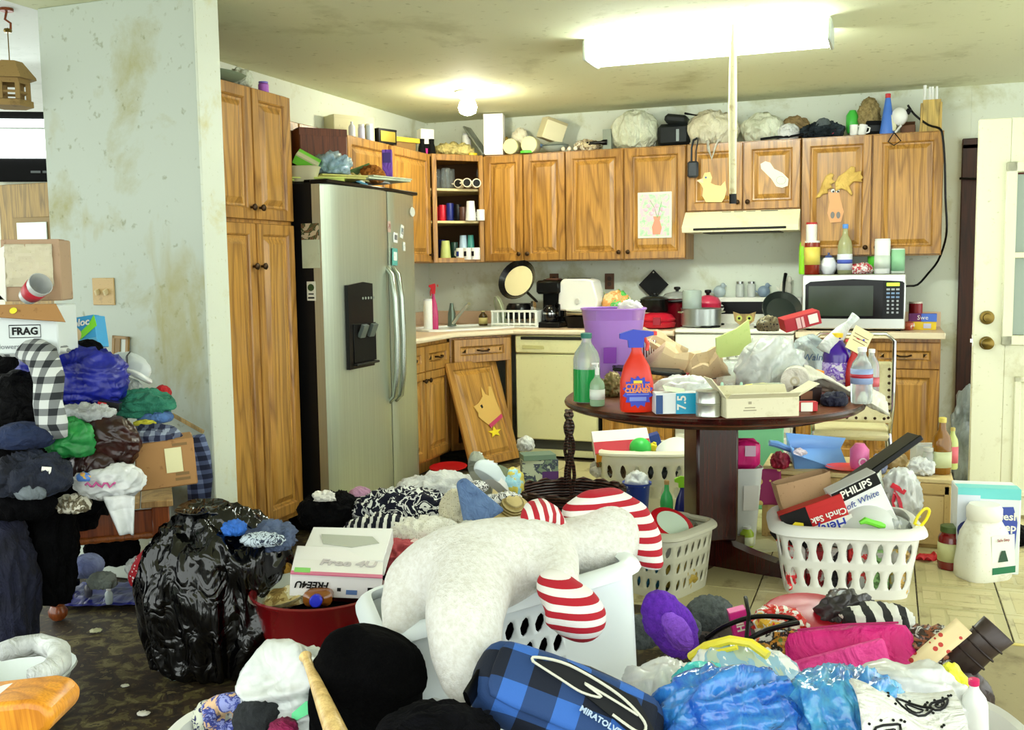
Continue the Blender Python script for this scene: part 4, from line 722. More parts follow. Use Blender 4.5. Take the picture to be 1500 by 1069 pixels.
cup('pale green tapered cup upside down on the bottom corner shelf', cs(653).x, -.42, z1, .042, .14, mt((206, 216, 130), .4), 'cup', inv=True, name='plastic_cup')
for px, c, h, l in ((640, (22, 26, 24), .12, 'dark glass on the bottom corner shelf'), (646, (40, 50, 110), .15, 'navy cup behind the pale green cup'), (664, (30, 60, 50), .13, 'dark green glass beside the pale green cup')): cup(l, cs(px, .06).x, -.34, z1, .028, h, mt(c, .25), 'straight', name='drinking_glass')
cup('pale blue glass upside down at the bottom shelf back', cs(676, .08).x, -.30, z1+.05, .035, .13, mt((190, 214, 235), .2), 'cup', inv=True, name='drinking_glass'); cup('teal glass upside down beside the pale blue one', cs(687, .08).x, -.30, z1+.05, .03, .13, mt((70, 150, 140), .2), 'cup', inv=True, name='drinking_glass')
for px, l in ((675, 'white mug with blue letters on the bottom corner shelf'), (686, 'white mug with dark pattern on the bottom corner shelf'), (697, 'white mug with round black motif on the bottom corner shelf')):
    t = cup(l, cs(px).x, -.42, z1, .034, .085, WP, 'straight', True, 'coffee_mug'); O('motif', M().box(.022, .004, .035, (0, -.034, .025), b=.001), mt((40, 60, 140) if px == 675 else (30, 30, 36), .4), t)
# ================================================================== on the counter (top z = ZC)
CZ = ZC+.001
def tri(name, label, cat, F, body, head, mouth=None, lab=None, txt=None, tcol=None, sy=.6, ex=2.6, lab2=None, rz=0, face=-1):
    loc, w, h = F; t = T(name, label, cat, loc, YA+rz); P = [(r*w/2, z*h) for r, z in ((.92, 0), (1, .03), (1, .36), (.78, .55), (.42, .68), (.3, .74), (.3, .79))]
    O('body', M().lathe(P, 22, ex=ex, sy=sy), body, t)
    if lab: O('label', M().lathe([(w/2*1.015, .06*h), (w/2*1.015, .37*h), (w/2*.84, .52*h)], 22, ex=ex, sy=sy, cap=(0, 0)), lab, t, solid=.0008)
    f = face*w; hd = O('trigger_head', M().prism([(-.22*w, .78*h), (.2*w, .78*h), (.24*w, .86*h), (.28*w, .95*h), (.2*w, h), (-.5*w, .965*h), (-.52*w, .93*h), (-.25*w, .90*h)] if face < 0 else [(-.24*w, .78*h), (.2*w, .78*h), (.22*w, .90*h), (.5*w, .93*h), (.5*w, .97*h), (-.1*w, h), (-.5*w, .95*h), (-.5*w, .89*h), (-.26*w, .87*h)], w*.22, (0, -w*.11, 0)), head, t)
    O('trigger', M().tube([(face*.22*w, 0, .9*h), (face*.34*w, 0, .82*h), (face*.3*w, 0, .74*h)], w*.06, 6), mouth or head, hd); O('nozzle', M().box(w*.12, w*.2, h*.05, (face*-.5*w if face < 0 else .54*w, 0, .925*h)), mouth or head, hd)
    return t
def cfit(x0, x1, yt, y): return fity(x0, x1, yt, CZ, y)
# sink, faucet
A_ = Vector((.55, -.62, CZ)); sk_ = T('kitchen_sink', 'white enamel drop-in corner sink with raised rim', 'sink', A_, .955)
O('rim', M().lathe([(.40, 0), (.40, .012), (.36, .016), (.34, .008), (.33, -.0)], 28, ex=5, sy=.55, cap=(0, 0)), WP, sk_); O('basin', M().lathe([(.335, .004), (.30, .002), (.0, .001)], 28, ex=5, sy=.55, cap=(0, 0)), mt((206, 208, 200), .3), sk_)
pw = aty(662, 474, -.50)
fa = T('kitchen_faucet', 'chrome single-lever faucet with raised spout behind the sink', 'faucet', (pw.x, -.50, CZ+.012), 0); k = 1/sc(pw)
O('base', M().lathe([(.035, 0), (.03, .01), (.028, .09), (.018, .13), (.012, .165)], 16), mt((110, 124, 112), .3, .7), fa); O('spout', M().tube([(.02, -.02, .02), (.07, -.05, .07), (.16, -.10, .15), (.19, -.12, .165)], [.013, .013, .012, .013], 10), CHROME, fa)
tri('pink_spray_bottle', 'clear spray bottle of pink cleaner beside the sink', 'bottle', fity(628, 641, 415, CZ, -.9), mt((220, 60, 130), .2, trans=.4), RED, face=-1)
bottle('white_soap_bottle', 'white soap bottle beside the pink spray bottle', 'bottle', fity(620, 633, 440, CZ, -.95), WP, mt((220, 225, 230), .4), 'straight')
bottle('vanilla_bottle', 'small brown bottle with cream cap behind the sink', 'bottle', fity(701, 714, 455, CZ, -.3), mt((70, 52, 20), .2), mt((220, 206, 140), .4), 'round', lab=mt((206, 190, 120), .5))
# dish rack with pan
rk = T('dish_rack', 'white plastic dish rack holding pans beside the coffee maker', 'dish rack', cfit(726, 797, 447, -.36)[0], 0); w = cfit(726, 797, 447, -.36)[1]; RW = mt((232, 236, 228), .4)
O('tray', M().box(w, .28, .012, b=.004), RW, rk)
for s in (-1, 1): O('rail', M().box(w, .01, .016, (0, s*.13, .11), b=.003).box(w, .01, .014, (0, s*.13, .02), b=.003), RW, rk)
for i in range(9): O('slat', M().box(.012, .008, .1, (-w/2+.012+i*(w-.024)/8, -.13, .015), b=.002).box(.012, .008, .1, (-w/2+.012+i*(w-.024)/8, .13, .015), b=.002), RW, rk)
for s in (-1, 1): O('end_panel', M().box(.012, .26, .11, (s*(w/2-.006), 0, .012), b=.003), RW, rk)
pl_ = T('dinner_plate', 'pale green plate standing on edge in the dish rack', 'plate', cfit(718, 736, 426, -.34)[0]+Vector((.02, 0, .115)), 0); O('disc', M().lathe([(.11, .018), (.075, .004), (0, 0), (0, .006), (.072, .01), (.106, .022)], 26, rot=(0, math.pi/2-.25, .6), cap=(0, 0)), mt((206, 216, 188), .3), pl_)
O('rim', M().tube([(.0, .108*math.cos(k*.4488), .108*math.sin(k*.4488)) for k in range(14)], .004, 5, True), mt((180, 196, 160), .4), pl_); pl_.children[1].rotation_euler = (0, -.25, .6)
q = aty(758, 410, -.36); pan = T('skillet', 'black skillet with cream interior propped on the dish rack', 'pan', q, -.05, rot=(1.15, -.25, -.1)); r = 31/sc(q)
O('outer', M().lathe([(r*.8, -.03), (r, .012), (r*.97, .014), (r*.78, -.018), (0, -.018)], 30, cap=(1, 0)), mt((8, 8, 12), .25), pan); O('interior', M().lathe([(r*.76, -.0165), (r*.72, -.015), (0, -.015)], 30, cap=(0, 0)), mt((236, 226, 180), .3), pan); O('handle', M().tube([(r*.5, -r*.8, 0), (r*.9, -r*1.3, .01), (r*1.0, -r*1.45, .01)], .01, 8), BLACK, pan)
t = T('stock_pot', 'black pot upside down in the dish rack', 'pot', cfit(738, 784, 432, -.34)[0]+Vector((0, 0, .06)), 0); O('pot', M().lathe([(.105, 0), (.11, .012), (.095, .09), (.08, .11), (.0, .112)], 24, cap=(1, 0)), mt((10, 10, 14), .25), t); O('handle', M().tube([(-.1, 0, .03), (-.135, 0, .035), (-.135, .0, .05), (-.1, 0, .055)], .007).tube([(.1, 0, .03), (.135, 0, .035), (.135, 0, .05), (.1, 0, .055)], .007), BLACK, t)
for i in range(4): S('fork', 'steel fork sticking out of the dish rack', 'cutlery', M().tube([(0, 0, 0), (0, 0, .13)], .003, 6).box(.018, .003, .04, (0, 0, .13)), CHROME, rk.location+Vector((w*.28+.016*i, -.09, .02)), 0, rot=(.15*i-.2, .1, 0), group='forks in the dish rack')
# coffee maker
F_ = cfit(790, 826, 409, -.36); cm = T('coffee_maker', 'black drip coffee maker with glass carafe on the counter', 'coffee maker', F_[0], 0); w, h = F_[1], F_[2]
O('base', M().box(w, .2, h*.12, b=.008), BLACK, cm); O('tower', M().box(w*.9, .07, h*.9, (0, .065, h*.1), b=.008), BLACK, cm); O('brew_head', M().box(w, .19, h*.28, (0, 0, h*.70), b=.015), BLACK, cm); O('lid', M().box(w*.5, .1, h*.04, (w*.1, 0, h*.98), b=.004), mt((80, 44, 30), .5), cm)
ca_ = O('carafe', M().lathe([(.05, 0), (.06, .03), (.055, .08), (.035, .105), (.04, .115)], 18, (0, -.03, h*.13)), mt((20, 20, 22), .05, coat=.5), cm); O('carafe_handle', M().tube([(w*.3, -.06, h*.5), (w*.5, -.1, h*.48), (w*.5, -.1, h*.25), (w*.32, -.07, h*.2)], .008), BLACK, ca_); O('band', M().lathe([(.058, .05), (.058, .062)], 18, (0, -.03, h*.13), cap=(0, 0)), CHROME, ca_)
# toaster, plates, bread
F_ = cfit(820, 884, 408, -.36); to = T('bread_toaster', 'white rounded toaster sitting on stacked pans', 'toaster', F_[0]+Vector((0, 0, .12)), -.1); w, h = F_[1], F_[2]-.12
O('shell', M().prism([(-w/2, 0), (w*.42, 0), (w*.5, h*.3), (w*.36, h*.95), (w*.2, h), (-w*.36, h), (-w*.46, h*.85)], .16, (0, -.08, 0)), mt((236, 236, 230), .35), to, mods=[('BEVEL', dict(width=.012, segments=2))]); O('slot', M().box(w*.5, .02, .004, (-.02, -.03, h), b=.001).box(w*.5, .02, .004, (-.02, .03, h), b=.001), INK, to); O('dial', M().lathe([(.022, 0), (.018, .01)], 14, (0, -.08, h*.3), (math.pi/2, 0, 0)), mt((206, 206, 200), .4), to)
for i in range(2): S('dinner_plate', ('white' if i else 'cream') + ' dinner plate stacked under the toaster', 'plate', M().lathe([(.06, 0), (.12, .012), (.135, .02), (.13, .022), (.06, .006)], 26), mt((226, 226, 212) if i else (214, 206, 170), .3), F_[0]+Vector((.03, -.03, .085+.018*i)), 0)
t = T('roasting_pan', 'black roasting pan under the plates on the counter', 'pan', F_[0]+Vector((.02, -.02, 0)), 0); O('pan', M().lathe([(.11, 0), (.14, .08), (.135, .08), (.105, .01)], 24, ex=3.5, sy=.8), BLACK, t); O('handle', M().tube([(-.13, 0, .07), (-.16, 0, .07)], .01, 6).tube([(.13, 0, .07), (.16, 0, .07)], .01, 6), BLACK, t)
softY('bread_bag', 'bag of sliced bread with green print on the counter', 'bread', 880, 927, 423, CZ+.10, -.36, mt((226, 190, 130), .4, kind='splotch', c2=((236, 206, 150), (226, 160, 90), (90, 190, 90), (240, 226, 190)), s=1.6), .12, amp=.12, seed=4)
carton('cracker_box', 'brown crumpled box beneath the bread bag', 'box', cfit(884, 925, 450, -.34), .16, CARD)
softY('herb_bag', 'clear bag of salad leaves behind the toaster', 'bag', 856, 892, 418, CZ+.06, -.22, mt((170, 190, 130), .3, kind='film', c2=(220, 224, 206)), .1, amp=.2)
# stove-top things (cooktop z)
SZ = .921
def sfit(x0, x1, yt, y): return fity(x0, x1, yt, SZ, y)
q = aty(957, 417, -.04); dg = T('square_griddle', 'black square griddle plate hanging on its corner at the wall', 'griddle', (q.x, -.03, q.z), 0); s_ = 22/sc(q)*1.0
O('plate', M().prism([(0, -s_), (s_, 0), (0, s_), (-s_, 0)], .012, (0, -.006, 0)), mt((6, 6, 6), .5), dg); O('hole', M().lathe([(.006, 0), (.006, .002)], 10, (0, -.007, s_*.82), (math.pi/2, 0, 0)), mt((190, 190, 180), .5), dg)
def pot(name, label, F, bodym, lidm=None, knob=BLACK, ears=True, lidh=.35, handle=None):
    loc, w, h = F; t = T(name, label, 'pot', loc, YA); hb = h*(1-lidh) if lidm else h
    O('pot', M().lathe([(w*.46, 0), (w*.5, .01), (w*.5, hb), (w*.515, hb+.004), (w*.48, hb), (w*.46, .012)], 28), bodym, t)
    if lidm: l = O('lid', M().lathe([(w*.51, hb), (w*.51, hb+.006), (w*.4, hb+h*lidh*.4), (w*.12, hb+h*lidh*.6)], 28), lidm, t); O('knob', M().lathe([(.012, hb+h*lidh*.58), (.012, hb+h*lidh*.7), (.024, hb+h*lidh*.8), (.022, hb+h*lidh*.97), (.008, hb+h*lidh)], 14), knob, l)
    if ears:
        for s in (-1, 1): O('handle', M().tube([(s*w*.49, -.02, hb*.8), (s*w*.58, -.015, hb*.82), (s*w*.58, .015, hb*.82), (s*w*.49, .02, hb*.8)], .006, 6), knob, t)
    if handle: O('handle', M().tube([(w*.48, 0, hb*.8), (w*.8, -.01, hb*.85), (w*1.15, -.02, hb*.9)], [.01, .011, .012], 8), handle, t)
    return t
CL = sfit(938, 979, 430, -.40); CLz = Vector((1.90, -.40, CZ))
pot('saucepan', 'small black saucepan with glass lid beside the stove', (Vector((cfit(938, 979, 430, -.36)[0].x, -.36, CZ+.11)), cfit(938, 979, 430, -.36)[1], .13), mt((14, 18, 16), .25), mt((40, 44, 42), .1), handle=BLACK)
t = T('red_griddle', 'round red electric grill with closed lid on the counter', 'grill', Vector((cfit(935, 990, 455, -.42)[0].x, -.42, CZ)), 0); w = cfit(935, 990, 455, -.42)[1]; O('base', M().lathe([(w*.35, 0), (w*.48, .012), (w*.5, .04), (w*.46, .05)], 26), mt((180, 16, 40), .25), t); O('lid', M().lathe([(w*.47, .052), (w*.49, .065), (w*.4, .095), (w*.2, .108)], 26), mt((196, 20, 48), .2), t); O('latch', M().box(.05, .02, .05, (w*.1, -w*.48, .03)), mt((150, 10, 36), .3), t)
pot('slow_cooker', 'dark red slow cooker with glass lid and black knob', (Vector((cfit(972, 1012, 408, -.2)[0].x, -.2, CZ)), cfit(972, 1012, 408, -.2)[1]*1.1, .28), mt((120, 10, 26), .25), mt((200, 205, 200), .1, trans=.5), lidh=.3)
pot('silver_stockpot', 'large brushed aluminium pot on the stove front burner', sfit(998, 1056, 452, -.46), mt((170, 176, 172), .3, .85), None, CHROME)
S('glass_pitcher', 'clear ribbed glass jar standing in the aluminium pot', 'jar', M().lathe([(.06, 0), (.065, .02), (.065, .13), (.06, .14), (.055, .14), (.058, .02)], 22), mt((200, 214, 206), .08, trans=.5), sfit(1000, 1036, 425, -.46)[0]+Vector((-.02, 0, .10)), 0)
pot('pink_casserole', 'pinkish red casserole with lid and black knob on the stove', sfit(1018, 1056, 424, -.22), mt((200, 30, 70), .3), mt((206, 60, 90), .3), lidh=.4)
pf = T('frying_pan', 'dark grey frying pan leaning upright over the stove controls', 'pan', sfit(1108, 1166, 455, -.28)[0], .0, rot=(1.0, .35, .1)); r = .135
O('dish', M().lathe([(r*.75, -.04), (r, .0), (r*.97, .003), (r*.73, -.034), (0, -.034)], 30, (0, r, 0), cap=(1, 0)), mt((50, 58, 54), .3), pf); O('handle', M().tube([(-.03, r*1.9, 0), (-.05, r*2.4, .02), (-.06, r*2.9, .02)], [.009, .011, .013], 8), BLACK, pf)
ob = T('owl_trivet', 'owl-faced wooden trivet leaning behind the pots on the stove', 'trivet', sfit(1074, 1107, 437, -.3)[0], 0); w, h = sfit(1074, 1107, 437, -.3)[1], .09
O('board', M().prism([(-w/2, h), (-w*.42, h*.3), (-w*.2, 0), (w*.2, 0), (w*.42, h*.3), (w/2, h), (w*.2, h*.82), (-w*.2, h*.82)], .012), mt((176, 146, 90), .5, kind='wood'), ob)
for s in (-1, 1): e = O('eye', M().lathe([(.02, 0), (.019, .003)], 14, (s*w*.22, -.001, h*.5), (math.pi/2, 0, 0)), mt((190, 200, 90), .4), ob); O('pupil', M().lathe([(.009, 0), (.009, .001)], 10, (s*w*.22, -.005, h*.5), (math.pi/2, 0, 0)), INK, e)
BG = .91+.191
for px, yt, l, c, n in ((1054, 414, 'blue-grey glass bird ornament on the stove backguard', (170, 186, 190), 'bird'), (1119, 414, 'dark blue glass bird ornament beside the frying pan', (120, 140, 160), 'bird'), (1151, 404, 'white ceramic bird figurine on the stove backguard', (232, 230, 214), 'bird')):
    F_ = fity(px-9, px+9, yt, BG, -.045); t = T('bird_figurine', l, 'figurine', F_[0], 0); w, h = F_[1], max(F_[2], .05); mm = mt(c, .25); O('body', M().blob(w*.5, w*.32, h*.42, n=6, amp=0, flat=.9), mm, t, sm=180); O('head', M().blob(w*.2, w*.2, h*.2, n=5, amp=0, flat=2, at=(w*.28, 0, h*.6)).tube([(w*.45, 0, h*.8), (w*.62, 0, h*.78)], [.006, .001], 6), mm, t, sm=180); O('tail', M().prism([(0, 0), (-w*.35, h*.25), (-w*.3, h*.05)], .012, (-w*.38, -.006, h*.3)), mm, t)
for px, l in ((1084, 'glass salt shaker on the stove backguard left of pair'), (1101, 'glass pepper shaker on the stove backguard near the owl trivet')): bottle('salt_shaker', l.replace(' left of pair', ', dark contents'), 'shaker', fity(px-6, px+6, 412, BG, -.045), mt((190, 196, 190), .15), CHROME, 'jar')
# on the microwave
MZ = ZC+.358
def mfit(x0, x1, yt, y=-.34): return fity(x0, x1, yt, MZ, y)
bottle('sauce_jar', 'jar of red sauce with yellow label on the microwave', 'jar', mfit(1179, 1201, 355, -.42), mt((130, 36, 16), .25), mt((230, 230, 222), .4), 'straight', lab=mt((220, 200, 90), .5), z0=.3, z1=.85)
bottle('dressing_bottle', 'white dressing bottle with red cap behind the sauce jar', 'bottle', mfit(1181, 1197, 328, -.33), mt((236, 232, 220), .4), RED, 'straight')
bottle('lime_soap_bottle', 'lime green dish soap bottle on the microwave edge', 'bottle', mfit(1171, 1186, 338, -.30), mt((150, 220, 40), .35), mt((170, 230, 60), .4), 'round', sy=.6)
tp = T('teapot', 'white teapot with blue dots on the microwave', 'teapot', mfit(1198, 1230, 368, -.36)[0], 0); w, h = mfit(1200, 1226, 370, -.36)[1], mfit(1200, 1226, 370, -.36)[2]
O('pot', M().lathe([(w*.3, 0), (w*.46, h*.25), (w*.46, h*.5), (w*.3, h*.75), (w*.15, h*.8)], 18), mt((232, 234, 240), .3), tp); O('lid', M().lathe([(w*.25, h*.76), (w*.18, h*.86), (w*.05, h*.9), (w*.06, h)], 14), mt((70, 90, 150), .3), tp); O('spout', M().tube([(w*.4, 0, h*.3), (w*.6, 0, h*.5), (w*.68, 0, h*.75)], [.014, .01, .008], 8), WP, tp); O('handle', M().tube([(-w*.42, 0, h*.6), (-w*.68, 0, h*.6), (-w*.65, 0, h*.25), (-w*.42, 0, h*.25)], .007), WP, tp)
bottle('cooking_oil_bottle', 'clear oil bottle with blue cap and label on the microwave', 'bottle', mfit(1228, 1249, 328, -.40), mt((214, 220, 170), .1, trans=.6), mt((80, 140, 220), .4), 'wine', lab=mt((222, 226, 236), .5), lab2=mt((70, 90, 190), .5), z0=.08, z1=.4)
bottle('green_chip_can', 'green cylindrical chip can behind the white canister', 'can', mfit(1272, 1290, 342, -.25), mt((90, 200, 50), .4), mt((236, 230, 220), .4), 'straight', lab=mt((226, 60, 40), .4), z0=.45, z1=.75)
bottle('white_canister', 'tall white wipes canister on the microwave', 'canister', mfit(1282, 1304, 352, -.42), mt((236, 238, 236), .4), mt((226, 230, 228), .4), 'straight', lab=mt((206, 216, 206), .5))
bottle('mint_can', 'mint green and white can at the microwave right end', 'can', mfit(1306, 1325, 364, -.40), mt((214, 226, 210), .4), None, 'straight', lab=mt((150, 206, 160), .5, kind='dirty', c2=(226, 236, 226)), z0=.1, z1=.95)
softY('snack_packet', 'red and silver crumpled snack packet on the microwave', 'packet', 1244, 1280, 384, MZ, -.38, mt((200, 40, 60), .35, kind='splotch', c2=((226, 226, 226), (190, 30, 50), (240, 230, 220)), s=4), .07, amp=.2)
S('dark_cup', 'dark grey cup behind the teapot on the microwave', 'cup', M().lathe([(.03, 0), (.04, .09), (.036, .09), (.027, .01)], 16), mt((50, 52, 58), .4), mfit(1215, 1230, 372, -.22)[0], 0)
# right end of the counter
bottle('red_coffee_can', 'red can with white lid on the counter by the wall', 'can', cfit(1332, 1351, 444, -.2), mt((150, 20, 30), .4), mt((226, 216, 200), .4), 'straight', lab=mt((190, 30, 40), .4))
carton('foil_box', 'yellow foil wrap box on the counter, lower of two', 'box', (Vector((3.595, -.33, CZ)), .15, .05), .06, mt((232, 200, 40), .5), rot=(0, 0, -YA), panel=(.5, .8, .2, .8, mt((200, 200, 226), .4)))
carton('wrap_box', 'purple and blue wrap box stacked on yellow foil box', 'box', (Vector((3.59, -.33, CZ+.052)), .165, .05), .06, mt((110, 30, 110), .5), rot=(0, 0, -YA), panel=(.45, 1, .0, 1, mt((70, 110, 210), .4)), txt='Swe', tcol=PAPER, tsize=.04)
S('cream_jug', 'small white and red pot in front of the red can', 'pot', M().lathe([(.03, 0), (.045, .025), (.04, .045), (.02, .055)], 16), mt((226, 214, 206), .4, kind='splotch', c2=((230, 226, 220), (190, 90, 60)), s=3), (3.50, -.38, CZ), 0)
# ================================================================== round pedestal table
TZ = .76; TC = Vector((2.66, -2.80, 0)); TR = .64
MAH = mt((58, 13, 8), .25, kind='wood', c2=(20, 4, 3), coat=.15); MAHT = mt((104, 56, 34), .35, kind='dirty', c2=(60, 26, 14), s=3)
tb_ = T('round_pedestal_table', 'round dark mahogany pedestal table covered with clutter', 'table', TC, 0)
O('tabletop', M().lathe([(TR-.05, TZ-.05), (TR-.012, TZ-.045), (TR, TZ-.028), (TR-.003, TZ-.012), (TR-.02, TZ)], 64), MAHT, tb_); O('apron', M().lathe([(TR-.12, TZ-.075), (TR-.1, TZ-.05)], 48), MAH, tb_)
O('edge_moulding', M().tube([((TR-.008)*math.cos(k*math.pi/32), (TR-.008)*math.sin(k*math.pi/32), TZ-.026) for k in range(64)], .014, 8, True), MAH, tb_)
O('pedestal', M().box(.19, .19, TZ-.18, (0, 0, .12), (0, 0, .5), b=.012).box(.25, .25, .03, (0, 0, TZ-.1), (0, 0, .5), b=.006), MAH, tb_)
for k in range(4): a = .5+math.pi/4+k*math.pi/2; O('foot', M().prism([(0, 0), (.40, 0), (.42, .03), (.36, .055), (.2, .085), (.0, .14)], .07, (.035*math.sin(a), -.035*math.cos(a), 0), (0, 0, a)), MAH, tb_)
T0 = TZ+.001
def trow(px, k=.6): return 581-27*math.sqrt(max(0., 1-((px-1047)/214.)**2))*k        # pixel row of the table top towards its far side
def tf(x0, x1, yt, yb): return fit(x0, x1, yt, max(yb, trow((x0+x1)/2)), T0)
def tu(px, py, k=.5): r = trow(px, k); p = on(px, r, T0); return p+Vector((0, 0, (r-py)/sc(p)))   # above the table: what it lies on is under it
t = bottle('green_soda_bottle', 'clear plastic bottle half full of green liquid on the table', 'bottle', tf(840, 879, 487, 588), mt((222, 232, 230), .08, trans=.6, alpha=.75), mt((24, 110, 96), .4), 'round'); F_ = tf(840, 879, 487, 588); O('liquid', M().lathe([(F_[1]/2*1.01, .004), (F_[1]/2*1.01, F_[2]*.48)], 20), mt((20, 170, 80), .15, trans=.3), t)
t = bottle('hand_sanitizer', 'clear pump bottle with green gel in front of the green bottle', 'bottle', tf(864, 886, 545, 594), mt((190, 226, 190), .1, trans=.5), None, 'round', lab=mt((226, 236, 226), .4), z0=.2, z1=.5); F_ = tf(864, 886, 532, 594); O('pump', M().lathe([(.009, F_[2]*.72), (.009, F_[2]*.9), (.004, F_[2]*.9), (.004, F_[2])], 10).box(.03, .008, .006, (-.008, 0, F_[2]*.98)), WP, t)
F_ = tf(868, 930, 452, 545); pb = T('purple_bucket', 'translucent purple plastic bin with flared rim on the table', 'bucket', F_[0], YA); w, h = 92/sc(F_[0]), F_[2]
PUR = mt((190, 138, 226), .3, trans=.2); O('shell', M().lathe([(w*.30, 0), (w*.32, .005), (w*.5, h), (w*.515, h), (w*.5, h-.004), (w*.31, .012), (0, .012)], 30, cap=(1, 0), ex=2.6), PUR, pb); O('rim', M().tube([(w*.505*math.cos(k*.2094)*(abs(math.cos(k*.2094))**2.6+abs(math.sin(k*.2094))**2.6)**(-1/2.6), w*.505*math.sin(k*.2094)*(abs(math.cos(k*.2094))**2.6+abs(math.sin(k*.2094))**2.6)**(-1/2.6), h) for k in range(30)], .005, 6, True), PUR, pb); O('label_patch', M().box(w*.2, .004, h*.2, (-w*.1, -w*.405, h*.35), (.19, 0, 0)), mt((140, 70, 180), .4), pb)
S('paper_tissue', 'crumpled white tissue sticking out of the purple bin', 'tissue', M().blob(.05, .05, .035, n=12, amp=.25, fr=3), PAPER, pb.location+Vector((.07, .03, h-.03)), sm=180)
t = tri('orange_spray_bottle', 'orange-red citrus cleaner spray bottle with blue trigger on table', 'bottle', tf(908, 957, 482, 602), mt((222, 44, 14), .3), mt((36, 60, 190), .35), mt((226, 60, 40), .4), lab=None, face=1); F_ = tf(908, 957, 482, 602); w, h = F_[1], F_[2]
st = [((.46 if k % 2 else .36)*w*math.cos(k*math.pi/14), h*.25+(.20 if k % 2 else .16)*h*math.sin(k*math.pi/14)) for k in range(28)]
O('starburst_label', M().prism(st, .002, (0, -w*.315, 0)), mt((40, 60, 190), .4), t)
text(t, 'CITRUS', w*.22, mt((240, 120, 40), .4), (0, -w*.322, h*.315), bold=.001); text(t, 'CLEANER', w*.18, mt((244, 150, 60), .4), (0, -w*.322, h*.265), bold=.001); O('yellow_badge', M().box(w*.26, .002, h*.035, (0, -w*.32, h*.355), b=.0004), mt((240, 210, 40), .4), t)
O('white_band', M().box(w*.66, .002, h*.012, (0, -w*.322, h*.215), b=.0004).box(w*.5, .002, h*.05, (0, -w*.321, h*.14), b=.0004), mt((120, 140, 220), .4), t)
lump('foil_wrapper', 'crumpled brown foil wrapper behind the orange spray bottle', 'wrapper', 897, 580, 1, .04, .04, .055, mt((170, 150, 100), .35, .3, kind='film', c2=(90, 76, 46)), z=T0, n=14, amp=.3, fr=3)
S('baking_tray', 'dark baking tray lying under paper bags on the table', 'tray', M().box(.30, .16, .016, rot=(0, .08, -.25), b=.004).tube([(-.15, -.08, .02), (.15, -.08, .0), (.15, .08, .0), (-.15, .08, .02)], .006, 6, True), mt((24, 26, 24), .4), tu(950, 545, .2))
BAGK = mt((216, 190, 150), .7, kind='dirty', c2=(176, 146, 104), s=3)
for l, px, py, k, w, d, h, r, sd in (('crumpled brown paper bag leaning behind the spray bottle', 985, 545, .5, .26, .18, .15, (.45, .3, YA), 3), ('torn brown paper sack at the middle of the table', 1032, 545, .4, .20, .16, .13, (.5, -.2, YA), 5), ('smoothed brown paper wrapper resting above the dark tray', 970, 512, .7, .24, .14, .07, (.9, .5, YA), 8)):
    S('paper_bag', l, 'bag', M().crump(w, d, h, sd, 5), BAGK, tu(px, py, k), rot=r, solid=.003, sm=10)
S('striped_napkin', 'striped paper napkin wedged beside the purple bin', 'napkin', M().sheet(lambda u, v: (u*.09-.045, v*.02+.01*math.sin(u*9), v*.10), 10, 8), mt((240, 236, 230), .7, kind='stripe', c2=(110, 60, 50), s=.012), tu(948, 530, .6), solid=.003)
lump('red_wrapper', 'dark red wrapper showing under the paper sacks', 'wrapper', 1012, 572, 1, .07, .04, .045, mt((150, 16, 40), .4, kind='film'), z=T0, n=12, amp=.2)
lump('white_plastic_bag', 'white plastic bag with teal and grey print on the table', 'bag', 1000, 592, 1, .135, .08, .062, mt((226, 230, 226), .3, kind='splotch', c2=((214, 218, 214), (228, 232, 228), (230, 234, 232), (150, 196, 180)), s=.9), z=T0, n=18, amp=.14, seed=11)
t = carton('seven_day_box', 'white and cyan carton marked 7.5 on the table edge', 'box', tf(957, 1019, 574, 604), .08, mt((226, 230, 230), .4), panel=(.48, 1, 0, 1, mt((20, 160, 200), .4)), rz=.05); F_ = tf(957, 1019, 574, 604); text(t, '7.5', F_[2]*.6, PAPER, (F_[1]*.12, -.0445, F_[2]*.55), (math.pi/2, -math.pi/2, 0), bold=.001); O('dark_corner', M().box(F_[1]*.16, .002, F_[2]*.9, (-F_[1]*.41, -.0425, .002), b=.0004), mt((20, 70, 130), .4), t); O('torn_flap', M().box(.09, .05, .002, (0, 0, F_[2]+.008), (.3, .2, .1)), mt((190, 206, 170), .5), t)
F_ = tf(1019, 1055, 570, 609); cn = T('tuna_can_stack', 'two silver tins stacked at the table edge', 'can', F_[0], YA); del cn['label'], cn['category']; bpy.data.objects.remove(cn)
for i in range(2): t = T('tuna_can', ('upper' if i else 'lower')+' silver tin of two stacked at the table edge', 'can', F_[0]+Vector((0, 0, i*(F_[2]*.49))), YA); w = F_[1]; hh_ = F_[2]*.48; O('wall', M().lathe([(w*.49, 0), (w*.5, .003), (w*.49, .006), (w*.49, hh_-.006), (w*.505, hh_-.003), (w*.49, hh_)], 28), mt((196, 200, 192), .28, .85), t); O('lid', M().lathe([(w*.47, hh_-.002), (w*.44, hh_-.004), (0, hh_-.004)], 28, cap=(0, 0)), mt((214, 216, 206), .3, .6), t)
t = carton('flat_cream_box', 'open low cream carton tray on the table edge', 'box', tf(1056, 1164, 580, 608), .10, mt((222, 216, 184), .6, kind='dirty', c2=(196, 186, 146), s=3), flaps=True, rz=.12); O('faint_stamp', M().box(.012, .001, .01, (-.05, -.0525, .05)).box(.04, .001, .004, (-.05, -.0525, .035)).box(.05, .001, .004, (-.05, -.0525, .025)), mt((160, 152, 126), .6), t)
